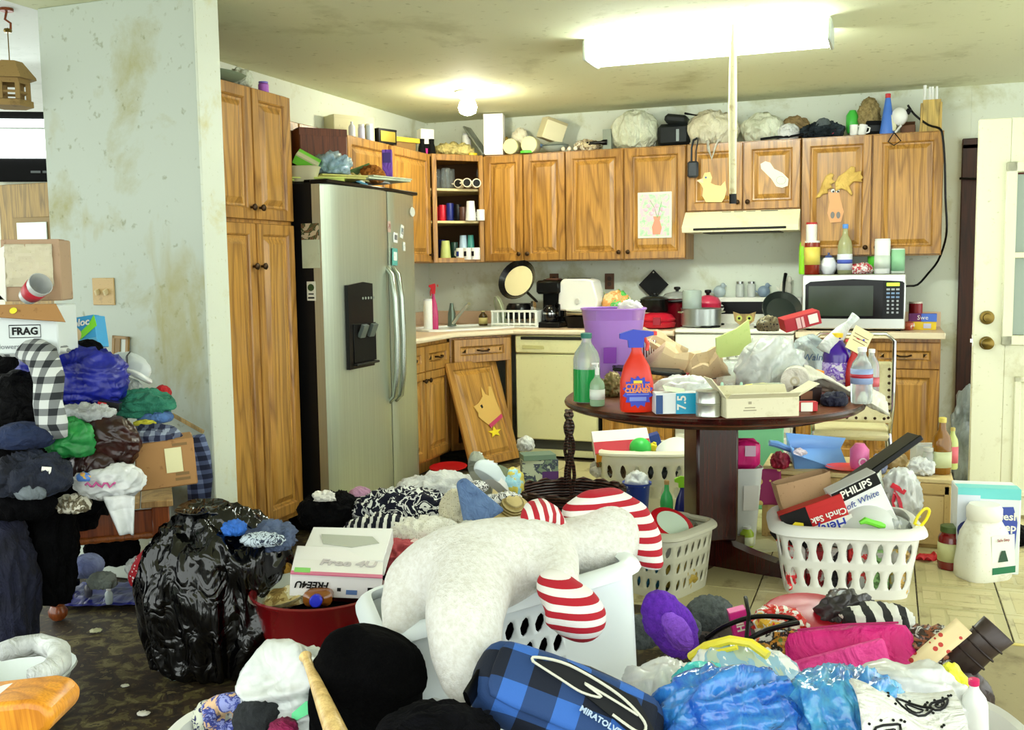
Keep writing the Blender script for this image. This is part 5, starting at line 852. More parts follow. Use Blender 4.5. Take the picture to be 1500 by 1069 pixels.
t = T('toothbrush_pack', 'yellow toothbrush in clear wrap lying in the cream carton', 'toothbrush', tf(1090, 1140, 570, 590)[0]+Vector((0, .02, .06)), YA+.1); O('handle', M().tube([(-.07, 0, .01), (.0, 0, .012), (.07, 0, .01)], [.006, .009, .006], 8), mt((236, 220, 40), .4), t); O('wrap', M().box(.13, .03, .02, (.02, 0, 0), b=.006), mt((206, 216, 200), .1, alpha=.6), t)
for i, (px, py) in enumerate(((1050, 578), (1078, 578))): S('mint_sandal', ('mint green foam sandal beside the tins', 'mint green foam sandal in the cream carton')[i], 'sandal', M().prism([(.05*math.cos(a)*(1+.3*(math.cos(a) > 0)), .024*math.sin(a)) for a in [k*math.pi/8 for k in range(16)]], .02, rot=(math.pi/2-.4, 0, 0)).tube([(.02, -.02, .02), (.02, 0, .045), (.02, .02, .03)], .006, 6), mt((176, 222, 200), .5), on(px, py, T0+.06), YA-.3+.1*i)
S('plastic_caddy', 'clear ribbed plastic caddy with bags inside on the table', 'caddy', M().lathe([(.085, 0), (.10, .13), (.105, .13), (.104, .135), (.09, .135), (.08, .008)], 24, ex=4, sy=.8), CLEAR, tf(1046, 1112, 500, 566)[0])
for i in range(5): S('caddy_clip', 'white plastic clip along the clear caddy rim', 'clip', M().box(.012, .02, .07, b=.004), mt((230, 234, 226), .4), bpy.data.objects['plastic_caddy'].location+Vector((-.07+.035*i, -.05+.012*i, .115+.012*i)), group='clips on the caddy rim')
t = S('green_foam_board', 'lime green foam pad standing up in the clear caddy', 'pad', M().prism([(-.085, 0), (.075, .02), (.055, .17), (.0, .13), (-.09, .09)], .02), mt((196, 212, 130), .7, kind='dirty', c2=(150, 190, 90), s=5), tu(1078, 524, .3))
lump('grocery_bag', 'stuffed translucent white grocery bag at the table centre', 'bag', 1128, 580, 1, .14, .10, .14, mt((232, 236, 232), .25, kind='film', c2=(196, 206, 204), trans=.25), z=T0, n=26, amp=.13, fr=1.15, seed=21, e=.9, oct=3)
lump('grocery_bag', 'grey-white grocery bag with blue lettering behind purple bottle', 'bag', 1190, 560, 1, .13, .09, .12, mt((206, 216, 214), .25, kind='film', c2=(160, 186, 190), trans=.25), z=T0, n=26, amp=.15, fr=1.2, seed=22, oct=3)
gb2 = bpy.data.objects['grocery_bag.001']; text(gb2, 'Walmart', .045, mt((60, 90, 130), .4), (-.005, -.115, .13), (math.pi/2-.1, 0, 0), shear=.2)
S('bag_knot', 'twisted plastic bag neck sticking up beside yellow cards', 'bag', M().tube([(-.07, 0, -.05), (-.04, 0, .0), (0, 0, .05), (.03, 0, .08), (.06, 0, .115)], [.05, .04, .028, .016, .022], 10), mt((226, 230, 228), .25, kind='film', c2=(180, 190, 190)), tu(1232, 500, .7), sm=180)
t = carton('red_pasta_box', 'red carton with barcode lying behind the grocery bags', 'box', (tu(1172, 478, .8), .17, .06), .10, mt((176, 16, 36), .45), rot=(.1, -.25, 0), panel=(.66, .92, .2, .9, PAPER)); O('white_stripe', M().box(.02, .002, .05, (-.02, -.053, .005)).box(.012, .002, .05, (.0, -.053, .005)), mt((230, 180, 180), .5), t)
t = S('recipe_card', 'cream printed card standing tilted behind purple bottle', 'card', M().box(.09, .004, .11, b=.001), mt((236, 224, 170), .5), tu(1250, 515, .7), rot=(-.2, .5, YA)); O('printed_line', M().box(.07, .001, .003, (0, -.003, .075)).box(.07, .001, .003, (0, -.003, .06)).box(.06, .001, .003, (0, -.003, .045)), mt((120, 90, 50), .5), t)
S('leopard_scrap', 'scrap of spotted paper behind the grocery bags', 'paper', M().blob(.05, .03, .04, n=10, amp=.25), mt((120, 110, 80), .6, kind='dots', c2=(30, 26, 20), s=3), tu(1125, 485, .9), sm=180)
t = bottle('purple_cleaner', 'purple floor cleaner bottle with yellow cap on the table', 'bottle', tf(1205, 1246, 487, 560), mt((60, 16, 150), .2, coat=.5), mt((236, 206, 20), .4), 'round', lab=mt((150, 120, 220), .4, kind='splotch', c2=((190, 170, 235), (120, 80, 200), (226, 220, 240)), s=6), z0=.05, z1=.5)
tri('red_spray_bottle', 'spray bottle with red trigger head behind the purple cleaner', 'bottle', (tf(1238, 1262, 486, 560)[0]+Vector((.0, .04, 0)), .075, .24), mt((200, 40, 40), .3), mt((214, 30, 34), .35), mt((60, 50, 200), .4), face=-1)
bottle('water_bottle', 'clear water bottle with red and blue label on the table', 'bottle', tf(1246, 1277, 508, 590), mt((226, 234, 236), .05, trans=.7), WP, 'round', lab=mt((150, 170, 214), .4), lab2=mt((180, 40, 60), .4), z0=.35, z1=.62)
bottle('water_bottle', 'clear water bottle behind the labelled one beside the chair', 'bottle', (tf(1262, 1282, 502, 570)[0]+Vector((.01, .05, 0)), .065, .2), mt((222, 230, 232), .05, trans=.7), WP, 'round', lab=mt((200, 90, 100), .4), z0=.2, z1=.4)
t = T('paper_towel_roll', 'white paper roll lying end-on at the table edge', 'paper roll', tu(1164, 558, -.3), YA-.3); O('roll', M().lathe([(.056, 0), (.058, .004), (.058, .12), (.056, .124)], 26, (0, .12, 0), (math.pi/2, 0, 0), wob=.04), mt((232, 228, 216), .8, kind='cloth', c2=(206, 200, 184)), t); O('core', M().lathe([(.02, .125), (.012, .126), (.01, .12)], 14, (0, .12, 0), (math.pi/2, 0, 0), cap=(0, 1)), mt((196, 186, 160), .8), t)
S('paper_sheet', 'long white plastic sheet draped over the table right edge', 'sheet', M().sheet(lambda u, v: (u*.34-.17, (v-.5)*.13+.02*math.sin(u*7), .075-.09*u*u+.03*math.sin(u*5+v*4)+.012*math.sin(v*14+u*9)+.05*(1-u)*(1-abs(2*v-1))), 26, 12), mt((230, 228, 214), .5, kind='film', c2=(206, 202, 184)), tu(1238, 590, -.2), rz=YA-.15, solid=.004, sm=180)
S('carrot_stick', 'orange marker lying above the paper roll', 'marker', M().tube([(-.05, 0, .012), (.06, 0, -.012)], [.01, .012], 8), mt((230, 140, 30), .4), tu(1185, 543, 0))
carton('small_red_white_box', 'small white box with red ends at the table edge', 'box', tf(1164, 1195, 588, 601), .05, RED, panel=(.2, .75, 0, 1, PAPER)); carton('dark_chocolate_box', 'small dark box under the paper roll on the table', 'box', tf(1165, 1200, 566, 590), .07, mt((40, 20, 18), .5), panel=(.1, .6, .3, .8, mt((120, 70, 30), .5)))
lump('navy_bag', 'dark navy cloth under the plastic sheet on the table', 'cloth', 1222, 594, 1, .05, .04, .03, mt((16, 18, 50), .7, kind='cloth'), z=T0, n=10, amp=.2)
# ------------------------------------------------------------------ chair behind the table
VN = mt((222, 214, 170), .4, kind='dirty', c2=(196, 186, 130), s=3)
ch = T('vinyl_kitchen_chair', 'cream studded vinyl chair with chrome tube frame behind the table', 'chair', Vector((aty(1250, 600, -1.72).x-.02, -1.52, 0)), YA-.3+math.pi)
O('seat', M().box(.40, .38, .05, (0, 0, .40), b=.02), VN, ch)
O('backrest', M().box(.40, .035, .32, (0, .20, .50), b=.014), VN, ch)
for i in range(8): O('stud', M().lathe([(.008, 0), (.005, .004)], 8, (-.16+.0457*i, .219, .525), (-math.pi/2, 0, 0)), BRONZE, ch); O('stud', M().lathe([(.008, 0), (.005, .004)], 8, (-.18, .219, .53+.036*i), (-math.pi/2, 0, 0)), BRONZE, ch)
O('back_frame', M().tube([(-.19, .16, .42), (-.2, .23, .6), (-.2, .25, .93), (-.16, .255, .965), (.16, .255, .965), (.2, .25, .93), (.2, .23, .6), (.19, .16, .42)], .011, 8), CHROME, ch)
for x in (-.19, .19):
    for y in (-.16, .17): O('leg', M().tube([(x, y, .44), (x*1.1, y*1.12, .22), (x*1.15, y*1.2, 0)], .011, 8), CHROME, ch)
O('rung', M().tube([(-.205, -.18, .2), (.205, -.18, .2)], .007, 6), CHROME, ch)
# ================================================================== baskets : walls with real holes
def holed(prof, ncell, rows, hw=.5, hh=.6, ex=4., sx=1., sy=1., slant=0., bottom=True, rim=.012, skip=None, sub=1):
    """shell lofted through prof [(r,z)..]; rows = [(v0,v1)..] bands (0..1 of the height) carrying ncell holes round the perimeter"""
    m = M(); idx = {}
    def pt(u, v):
        z0, z1 = prof[0][1], prof[-1][1]; z = z0+(z1-z0)*v; r = prof[-1][0]
        for (ra, za), (rb, zb_) in zip(prof, prof[1:]):
            if za <= z <= zb_+1e-9: r = ra+(rb-ra)*((z-za)/max(1e-9, zb_-za)); break
        a = 2*math.pi*u; c, s = math.cos(a), math.sin(a); k = (abs(c)**ex+abs(s)**ex)**(-1/ex); return (c*k*r*sx, s*k*r*sy, z)
    tab = [pt(i/720, .5) for i in range(721)]; L = [0]
    for a, b in zip(tab, tab[1:]): L.append(L[-1]+math.dist(a[:2], b[:2]))
    inv = []; j = 0
    for i in range(4097):
        t = L[-1]*i/4096
        while j < 719 and L[j+1] < t: j += 1
        inv.append((j+(t-L[j])/max(1e-9, L[j+1]-L[j]))/720)
    def V(s, v):
        s %= 1.; k = (round(s, 5), round(v, 5))
        if k not in idx: f = s*4096; i = int(f); q = inv[i]+(inv[min(4096, i+1)]-inv[i])*(f-i); idx[k] = len(m.v); m.v.append(Vector(pt(q, v)))
        return idx[k]
    cuts = [0.]; bands = []
    for v0, v1 in rows: bands += [(cuts[-1], v0, False), (v0, v1, True)]; cuts.append(v1)
    bands.append((cuts[-1], 1., False))
    for c in range(ncell):
        s0, s1 = c/ncell, (c+1)/ncell; sm = (s0+s1)/2
        for v0, v1, hole in bands:
            if v1-v0 < 1e-6: continue
            if not hole or (skip and skip(c, v0)):
                m.f.append((V(s0, v0), V(sm, v0), V(sm, v1), V(s0, v1))); m.f.append((V(sm, v0), V(s1, v0), V(s1, v1), V(sm, v1))); continue
            vm = (v0+v1)/2; O_ = [V(s0, v0), V(sm, v0), V(s1, v0), V(s1, vm), V(s1, v1), V(sm, v1), V(s0, v1), V(s0, vm)]
            I_ = []
            for dx, dy in ((-.6, -.72), (0, -1), (.6, -.72), (1, 0), (.6, .72), (0, 1), (-.6, .72), (-1, 0)):
                v = vm+dy*hh*(v1-v0)/2; s = sm+dx*hw*(s1-s0)/2+slant*dy*(s1-s0)/2; k = ('h', c, round(v0, 4), dx, dy); f = (s % 1.)*4096; i = int(f); q = inv[i]+(inv[min(4096, i+1)]-inv[i])*(f-i); I_.append(len(m.v)); m.v.append(Vector(pt(q, v)))
            for a in range(8): b = (a+1) % 8; m.f.append((O_[a], O_[b], I_[b], I_[a]))
    if bottom: m.f.append(tuple(V(i/(ncell*2), 0.) for i in range(ncell*2))[::-1])
    rp = [V(i/(ncell*2), 1.) for i in range(ncell*2)]
    return m, [m.v[i].copy() for i in rp]
def basket(name, label, loc, rz, L, Wd, h, col, ncell, rows, hw=.5, hh=.7, slant=0., ex=5., taper=.85, rimr=.014, skip=None, cat='basket', flat=1.6):
    t = T(name, label, cat, loc, rz); m, rp = holed([(taper, .0), (1., h)], ncell, rows, hw, hh, ex, L/2, Wd/2, slant, skip=skip)
    O('shell', m, col, t, solid=.005, sm=50); O('rim', M().tube(rp, rimr, 8, True, flat=flat), col, t); return t
# ------------------------------------------------------------------ under and behind the table
p = on(928, 745, 0); lb = basket('laundry_basket', 'white plastic laundry basket of household clutter behind the wicker basket', Vector((2.13, -1.80, 0)), YA*.6, .50, .36, .32, mt((226, 222, 196), .4), 20, [(.22, .45), (.55, .82)], .45, .9)
bz = .27
def bf(x0, x1, yt, zb, y): return fity(x0, x1, yt, zb, y)
carton('board_game_box', 'white and red board game box tilted on the laundry basket', 'box', (Vector((aty(910, 645, -1.85).x, -1.85, .32)), .31, .06), .20, mt((236, 232, 226), .5), rot=(.5, -.06, 0), panel=(.02, .15, .0, 1, mt((226, 150, 30), .4)), flapc=mt((190, 40, 60), .4))
t = S('picture_frame_edge', 'dark framed floral picture lying under the board game box', 'picture', M().box(.34, .22, .03, b=.004).box(.30, .19, .006, (0, 0, .028), b=.002), mt((90, 30, 20), .5, kind='splotch', c2=((130, 60, 30), (120, 120, 50), (70, 20, 14)), s=6), (aty(915, 660, -1.83).x, -1.83, .29), rot=(.35, -.12, YA))
S('green_ball', 'bright green ball among things in the laundry basket', 'ball', M().blob(.06, .06, .055, n=8, amp=0, flat=2), mt((60, 200, 80), .4), (aty(938, 660, -1.92).x, -1.92, .29), sm=180)
S('yellow_block', 'small yellow toy block in the laundry basket', 'block', M().box(.035, .035, .04, b=.006).lathe([(.01, .04), (.01, .048)], 10), mt((240, 220, 40), .4), (aty(955, 650, -1.9).x, -1.9, .33), rot=(.2, .3, YA))
S('tableware_stack', 'stack of white melamine plates leaning in the laundry basket', 'plates', M().lathe([(.09, 0), (.10, .008), (.10, .07), (.09, .078)], 24).lathe([(.104, .02), (.106, .026), (.104, .032)], 24, cap=(0, 0)).lathe([(.104, .05), (.106, .056), (.104, .062)], 24, cap=(0, 0)), mt((230, 232, 228), .4), (aty(990, 648, -1.8).x, -1.80, .27), rot=(.5, -.5, YA))
carton('blue_tin', 'blue printed tin in the laundry basket', 'tin', (Vector((aty(962, 640, -1.75).x, -1.75, .27)), .09, .13), .06, mt((40, 70, 150), .4), rot=(.1, -.3, 0))
for i, (px, py, c, l) in enumerate(((885, 662, (226, 222, 214), 'white crumpled tissue in the laundry basket'), (905, 664, (150, 120, 90), 'brown rag in the laundry basket'), (970, 668, (60, 62, 66), 'dark rag in the laundry basket'))):
    S('rag', l, 'cloth', M().blob(.07, .06, .05, n=10, amp=.25, seed=i), mt(c, .8, kind='cloth'), (aty(px, py, -1.85).x, -1.85, .16), sm=180)
# box pile by the dishwasher
t = carton('cereal_box', 'dark patterned gift box standing in front of the dishwasher', 'box', (on(790, 712, 0), .22, .17), .12, mt((70, 96, 90), .5, kind='splotch', c2=((120, 140, 120), (60, 70, 90), (180, 190, 170)), s=2), rz=.1, panel=(.55, 1, .1, .6, mt((80, 40, 110), .5)))
carton('green_tray_box', 'grey-green flat box lying on the patterned gift box', 'box', (t.location+Vector((-.01, 0, .172)), .2, .03), .14, mt((110, 136, 120), .5), rz=.2)
lump('white_rag', 'white rag against the bottom of the dishwasher', 'cloth', 770, 660, 1, .05, .04, .05, mt((230, 230, 224), .8, kind='cloth'), z=.19, n=10, amp=.2)
# wicker handled basket
WK = mt((72, 34, 20), .5, kind='wicker', c2=(24, 8, 5)); pw_ = on(835, 790, 0); wl_, ww_ = 156/sc(pw_), 0
wb = T('wicker_basket', 'dark brown wicker basket with tall twisted handle', 'basket', pw_, YA); R_ = wl_/2
O('bowl', M().lathe([(R_*.75, 0), (R_*.92, .10), (R_, .24), (R_*1.0, .255), (R_*.94, .25), (R_*.86, .10), (R_*.7, .015), (0, .015)], 30, sy=.8, cap=(1, 0)), WK, wb)
for k in range(6): O('woven_band', M().tube([(R_*(.79+.035*k+.012*(i % 2))*math.cos(i*math.pi/20), .8*R_*(.79+.035*k+.012*(i % 2))*math.sin(i*math.pi/20), .02+.04*k) for i in range(40)], .011, 6, True), WK, wb)
O('rim_braid', M().tube([(R_*(1+.02*math.cos(i*1.7))*math.cos(i*math.pi/30), .8*R_*(1+.02*math.cos(i*1.7))*math.sin(i*math.pi/30), .25+.008*math.sin(i*1.7)) for i in range(60)], .013, 6, True), WK, wb)
hz = 190/sc(pw_)
for ph in (0, math.pi): O('handle', M().tube([(.012*math.cos(i*.9+ph)-.0, .66*R_*math.cos(math.pi*i/30)*1.15+.008*math.sin(i*.9+ph), .22+(hz-.22)*math.sin(math.pi*i/30)**.7) for i in range(31)], .009, 6), WK, wb)
# blue bucket, bottles
F_ = fit(913, 953, 706, 762, 0); bb = T('blue_bucket', 'blue plastic bucket holding a white bag behind wicker basket', 'bucket', F_[0], YA); w, h = F_[1], F_[2]
O('shell', M().lathe([(w*.38, 0), (w*.48, h), (w*.54, h+.004), (w*.54, h-.006), (w*.46, h-.01), (w*.36, .01), (0, .01)], 26, cap=(1, 0)), mt((34, 60, 160), .35), bb); S('bin_liner', 'white plastic bag stuffed in the blue bucket', 'bag', M().blob(w*.4, w*.4, .06, n=12, amp=.2), BAGW, F_[0]+Vector((0, 0, h-.05)), sm=180)
bottle('tall_green_bottle', 'tall green shampoo bottle with tan cap on the floor', 'bottle', fit(967, 986, 702, 772, 0), mt((60, 190, 100), .3), mt((190, 150, 90), .5), 'wine')
tri('blue_toilet_cleaner', 'dark blue spray cleaner bottle with lime trigger beside table leg', 'bottle', fit(988, 1011, 696, 772, 0), mt((20, 26, 110), .3), mt((150, 220, 40), .4), face=1)
S('white_lid_disc', 'pale plastic lid on the floor behind the grey basket', 'lid plate', M().lathe([(.06, 0), (.065, .006), (.05, .012)], 20), mt((226, 226, 206), .4), on(965, 775, 0)+Vector((-.05, .1, 0)))
# grey laundry basket with tubs
gk = basket('grey_laundry_basket', 'grey plastic laundry basket with slotted sides left of the table foot', on(972, 862, 0)+Vector((0, .03, 0)), YA+.85, .36, .30, .26, mt((186, 184, 160), .45), 24, [(.12, .33), (.39, .6), (.66, .87)], .42, .85, .25)
gl_ = gk.location
t = bottle('margarine_tub', 'round tub with red and white lid in the grey basket', 'tub', (gl_+Vector((-.02, .0, .17)), .18, .12), mt((220, 222, 214), .4), None, 'straight', tilt=(.5, .35)); O('lid', M().lathe([(.094, .115), (.097, .13), (.09, .135)], 26), RED, t); O('lid_label', M().lathe([(.07, .136), (.068, .138)], 24), mt((196, 214, 190), .4), t)
S('clear_tub', 'clear plastic tub in the grey basket beside the round tub', 'tub', M().lathe([(.05, 0), (.065, .1), (.07, .1), (.06, .095)], 18), CLEAR, gl_+Vector((.09, .06, .15)), rot=(.3, -.4, YA))
for i, (a, b, c, l) in enumerate(((-.05, -.05, (60, 150, 190), 'blue bag in the grey basket'), (.06, -.05, (200, 170, 60), 'yellow packet in the grey basket'), (-.04, .06, (120, 170, 90), 'green cloth in the grey basket'))): S('packed_bag', l, 'bag', M().blob(.07, .06, .06, n=10, amp=.2, seed=i), mt(c, .6, kind='cloth'), gl_+Vector((a, b, .02)), sm=180)
# grocery bits behind pedestal : bin with pink bag, green box
F_ = fit(1060, 1110, 690, 800, 0); wb2 = T('white_waste_bin', 'white plastic waste bin with paper label behind the table pedestal', 'bin', F_[0]+Vector((-.01, .05, 0)), YA); w, h = .17, .38
O('shell', M().lathe([(w*.38, 0), (w*.55, h), (w*.57, h), (w*.57, h-.008), (w*.52, h-.01), (w*.36, .01)], 24, ex=4), mt((216, 220, 214), .35), wb2); O('paper_label', M().box(.07, .003, .12, (.03, -w*.475, .18), (.09, 0, 0)), PAPER, wb2)
t = T('pink_lunch_bag', 'pink quilted bag with white tag on the waste bin', 'bag', wb2.location+Vector((.02, 0, h-.02)), YA-.1); O('pouch', M().box(.14, .07, .15, b=.03), mt((220, 30, 120), .4, kind='film'), t); O('tag', M().box(.05, .003, .05, (.02, -.037, .07)), mt((236, 200, 220), .5), t); O('zip', M().tube([(-.06, -.03, .135), (.0, -.034, .15), (.06, -.03, .13)], .005, 6), mt((190, 10, 90), .4), t)
carton('mint_green_bin', 'mint green storage box behind the table pedestal', 'box', (Vector((aty(1108, 640, -1.62).x, -1.62, 0)), .28, .50), .20, mt((130, 210, 160), .4), rz=-.2)
bottle('lime_detergent', 'lime green bottle on the floor beside the waste bin', 'bottle', fit(1084, 1104, 770, 802, 0), mt((170, 200, 40), .35), WP, 'squat', lab=mt((230, 236, 200), .4))
S('floor_newspaper', 'sheet of pale newspaper on the floor beside the waste bin', 'paper', M().box(.34, .2, .003, rot=(0, 0, .3)).box(.2, .14, .003, (.05, .02, .003), (0, 0, -.1)), mt((214, 212, 176), .7), on(1095, 802, 0), YA)
# ------------------------------------------------------------------ low wooden cabinet lying behind the right basket
WBX = mt((190, 160, 100), .55, kind='dirty', c2=(140, 104, 56), s=2.5); UY = -2.25; UH = .33; ux0, ux1 = 2.83, 3.665
un = T('wooden_drawer_unit', 'low worn wooden cabinet lying behind the white basket', 'cabinet', Vector(((ux0+ux1)/2, UY, 0)), 0); uw = ux1-ux0
O('body', M().box(uw, .42, UH-.02, (0, .21, 0), b=.003), WBX, un); O('top', M().box(uw+.03, .45, .022, (0, .21, UH-.02), b=.004), mt((206, 184, 130), .5, kind='dirty', c2=(150, 120, 70), s=3), un)
for x in (-uw*.25, uw*.25): O('front_panel', M().box(uw*.46, .012, UH-.10, (x, -.006, .02), b=.003), mt((206, 178, 120), .5, kind='dirty', c2=(166, 134, 80), s=3), un)
O('rail', M().box(uw, .016, .05, (0, -.008, UH-.072), b=.003).box(.03, .016, UH-.03, (uw*.49, -.008, 0), b=.003).box(.03, .016, UH-.03, (-uw*.49, -.008, 0), b=.003), WBX, un)
UZ = UH+.003
def uf(x0, x1, yt, y=-2.1): return fity(x0, x1, yt, UZ, y)
t = T('blue_dustpan', 'light blue dustpan lying on the wooden cabinet', 'dustpan', uf(1140, 1236, 640, -2.08)[0]+Vector((.02, 0, .02)), YA-.1, rot=(.4, .08, YA)); BLU = mt((110, 160, 226), .35)
O('pan', M().add([(-.12, -.10, 0), (.15, -.10, 0), (.15, .10, .02), (-.12, .08, .01), (-.14, -.08, .08), (.16, -.12, .015), (.17, .12, .07), (-.14, .10, .09)], [(0, 1, 2, 3), (0, 3, 7, 4), (3, 2, 6, 7), (1, 0, 4, 5)]), BLU, t, solid=.005); O('handle', M().tube([(-.12, 0, .05), (-.2, .01, .075), (-.24, .01, .08)], [.014, .018, .015], 8), BLU, t)
bottle('pink_mug', 'pink round candle holder on the wooden cabinet', 'candle', uf(1246, 1273, 645, -2.15), mt((226, 110, 170), .35), None, 'squat')
O('ring', M().tube([(.018*math.cos(k*.63), -.048, .045+.018*math.sin(k*.63)) for k in range(10)], .004, 6, True), mt((246, 214, 226), .4), bpy.data.objects['pink_mug'])
S('flower_oven_mitt', 'magenta floral cloth hanging over the wooden cabinet edge', 'cloth', M().sheet(lambda u, v: ((u-.5)*(.13+.04*v), -.012-.015*math.sin(u*7)*v-.01, .0-v*.17 if v > .12 else .004), 14, 14), mt((150, 40, 96), .7, kind='dots', c2=(226, 200, 120), s=.9), Vector((aty(1124, 672, UY-.02).x, UY-.02, UZ)), rz=0, solid=.008, sm=180)
for i, (a, b, yt, y, c, l) in enumerate(((1128, 1158, 660, -2.2, (170, 20, 60), 'dark red packet on the wooden cabinet left end'), (1150, 1185, 655, -2.05, (226, 206, 210), 'white and pink packet beside the blue dustpan'), (1285, 1330, 655, -2.05, (196, 170, 120), 'tan rag on the wooden cabinet'), (1275, 1300, 664, -2.2, (150, 160, 200), 'lavender wrapper on the wooden cabinet'), (1330, 1372, 668, -2.18, (236, 238, 236), 'white tissue heap on the wooden cabinet right end'))):
    softY('packet', l, 'packet', a, b, yt, UZ, y, mt(c, .5, kind='film', c2=tuple(x*.7 for x in c)), .1, amp=.22, seed=i)
S('red_plate', 'red plastic plate lying on the wooden cabinet top', 'plate', M().lathe([(.05, 0), (.09, .01), (.1, .014), (.09, .016), (.05, .006)], 24), mt((226, 60, 60), .4), (aty(1240, 675, -2.16).x, -2.16, UZ), 0)
t = bottle('vinegar_bottle', 'amber glass vinegar bottle on the wooden cabinet end', 'bottle', uf(1367, 1395, 611, -2.14), mt((150, 100, 20), .1, trans=.35), mt((210, 190, 90), .4), 'wine', lab=mt((190, 196, 150), .5), z0=.12, z1=.4, sy=.7)
bottle('pickle_bottle', 'small bottle with cream and pink label beside vinegar bottle', 'bottle', uf(1388, 1404, 626, -2.0), mt((190, 200, 120), .2), mt((190, 170, 90), .4), 'round', lab=mt((214, 100, 110), .5))
t = carton('clear_box', 'clear plastic box of sweets on the wooden cabinet', 'box', uf(1338, 1370, 650, -1.98), .08, mt((214, 222, 220), .1, alpha=.6), panel=(.1, .9, 0, .45, mt((200, 130, 110), .5))); bottle('glass_jar', 'small glass jar beside the vinegar bottle', 'jar', uf(1352, 1368, 655, -2.16), mt((214, 222, 214), .08, trans=.6), mt((190, 190, 180), .4), 'jar')
# carrier bag with red bow hanging on the wooden unit
t = T('carrier_bag', 'white carrier bag with red ribbon hanging off the wooden cabinet', 'bag', Vector((aty(1318, 760, UY-.08).x, UY-.09, .10)), 0); O('sack', M().blob(.085, .06, .14, n=16, amp=.16, seed=31, fr=2.2, st=(1.6, 1.6, .7), flat=1), BAGW, t, sm=180); O('handle', M().tube([(-.02, 0, .2), (-.01, .05, .25), (.02, .1, .245), (.05, .05, .25), (.05, 0, .2)], .012, 6, flat=.5), BAGW, t)
O('ribbon', M().tube([(-.02, -.06, .2), (-.03, -.07, .15), (-.02, -.07, .1)], .012, 6, flat=.4).tube([(-.02, -.06, .2), (.0, -.072, .14), (.01, -.07, .09)], .012, 6, flat=.4).tube([(-.04, -.06, .22), (.02, -.07, .19)], .014, 6, flat=.4), mt((206, 20, 50), .4), t)
lump('trash_sack', 'grey plastic sack behind the white door edge', 'bag', 1410, 600, 1, .10, .08, .16, mt((150, 158, 158), .3, kind='film', c2=(96, 104, 104)), n=14, amp=.18, z=.25).location = (3.86, -.62, .0)
bpy.data.objects['trash_sack'].scale = (1, 1, 2.0)
# litter box carton, jug, jar
t = carton('litter_carton', 'teal and white cat litter carton beside the open door', 'box', fit(1398, 1482, 708, 832, 0), .16, mt((226, 232, 232), .4), rz=-.25, panel=(.0, .36, .0, .92, mt((214, 220, 232), .4)), flapc=mt((110, 206, 206), .4)); F_ = fit(1398, 1482, 708, 832, 0); w, h = F_[1], F_[2]
O('blue_field', M().prism([(-w*.1, h*.2), (w*.42, h*.25), (w*.45, h*.62), (w*.38, h*.8), (-.06*w, h*.78)], .001, (0, -.0825, 0)), mt((60, 80, 170), .4), t); text(t, 'Fresh\nStep', h*.125, PAPER, (w*.27, -.0845, h*.62), bold=.001); O('pink_badge', M().box(w*.13, .001, h*.09, (-w*.0, -.0835, h*.72)), mt((200, 30, 110), .4), t); O('cat_print', M().lathe([(h*.12, 0), (h*.12, .001)], 16, (-w*.32, -.0835, h*.5), (math.pi/2, 0, 0)), mt((40, 50, 120), .4), t)
F_ = fit(1400, 1478, 736, 845, 0); w, h = 74/sc(F_[0]), F_[2]; t = T('white_jug', 'dirty white plastic jug with printed volcano label on the tile floor', 'jug', F_[0], YA+.3); JW = mt((228, 228, 212), .4, kind='dirty', c2=(196, 190, 160), s=4)
O('body', M().lathe([(w*.47, 0), (w*.5, .012), (w*.5, h*.2), (w*.42, h*.62), (w*.33, h*.74), (w*.30, h*.78), (w*.30, h*.82)], 26, ex=4, sy=.75), JW, t); O('lid', M().lathe([(w*.32, h*.80), (w*.33, h*.81), (w*.33, h*.95), (w*.28, h)], 26), mt((234, 232, 218), .4), t)
O('handle', M().tube([(w*.36, 0, h*.66), (w*.62, 0, h*.62), (w*.66, 0, h*.35), (w*.47, 0, h*.26)], .012, 8), JW, t); lb_ = O('label', M().box(w*.55, .002, h*.52, (w*.16, -w*.375, h*.10), (-.06, 0, 0)), mt((226, 230, 220), .5), t); O('volcano_print', M().prism([(-.12*w, 0), (.12*w, 0), (.04*w, h*.15), (-.04*w, h*.15)], .001, (w*.14, -w*.38, h*.27)), mt((30, 70, 50), .5), lb_); O('green_bar', M().box(w*.55, .001, h*.09, (w*.16, -w*.382, h*.11)), mt((20, 110, 70), .5), lb_); text(lb_, 'Safe Step', h*.055, mt((150, 20, 40), .5), (w*.14, -w*.37, h*.56))
t = bottle('red_sauce_jar', 'large glass jar of red sauce with cream label on the floor', 'jar', fit(1374, 1409, 768, 832, 0), mt((120, 10, 16), .12, coat=.6), None, 'jar', lab=mt((206, 206, 150), .5), z0=.2, z1=.62); F_ = fit(1374, 1409, 768, 832, 0); O('lid', M().lathe([(F_[1]*.42, F_[2]*.86), (F_[1]*.42, F_[2]*.99), (F_[1]*.38, F_[2])], 22), mt((70, 90, 40), .4), t)
S('red_wrapper_scrap', 'red and white candy wrapper on the tile floor', 'wrapper', M().sheet(lambda u, v: (u*.12-.06, v*.06, .012+.012*math.sin(u*9+v*5)), 10, 5), mt((214, 20, 40), .35), on(1368, 822, 0), YA+.4, solid=.003, sm=180)
lump('black_shoe', 'black shoe by the door behind litter carton', 'shoe', 1487, 795, 1, .06, .1, .05, mt((14, 14, 16), .6, kind='cloth'), z=0, n=10, amp=.1)
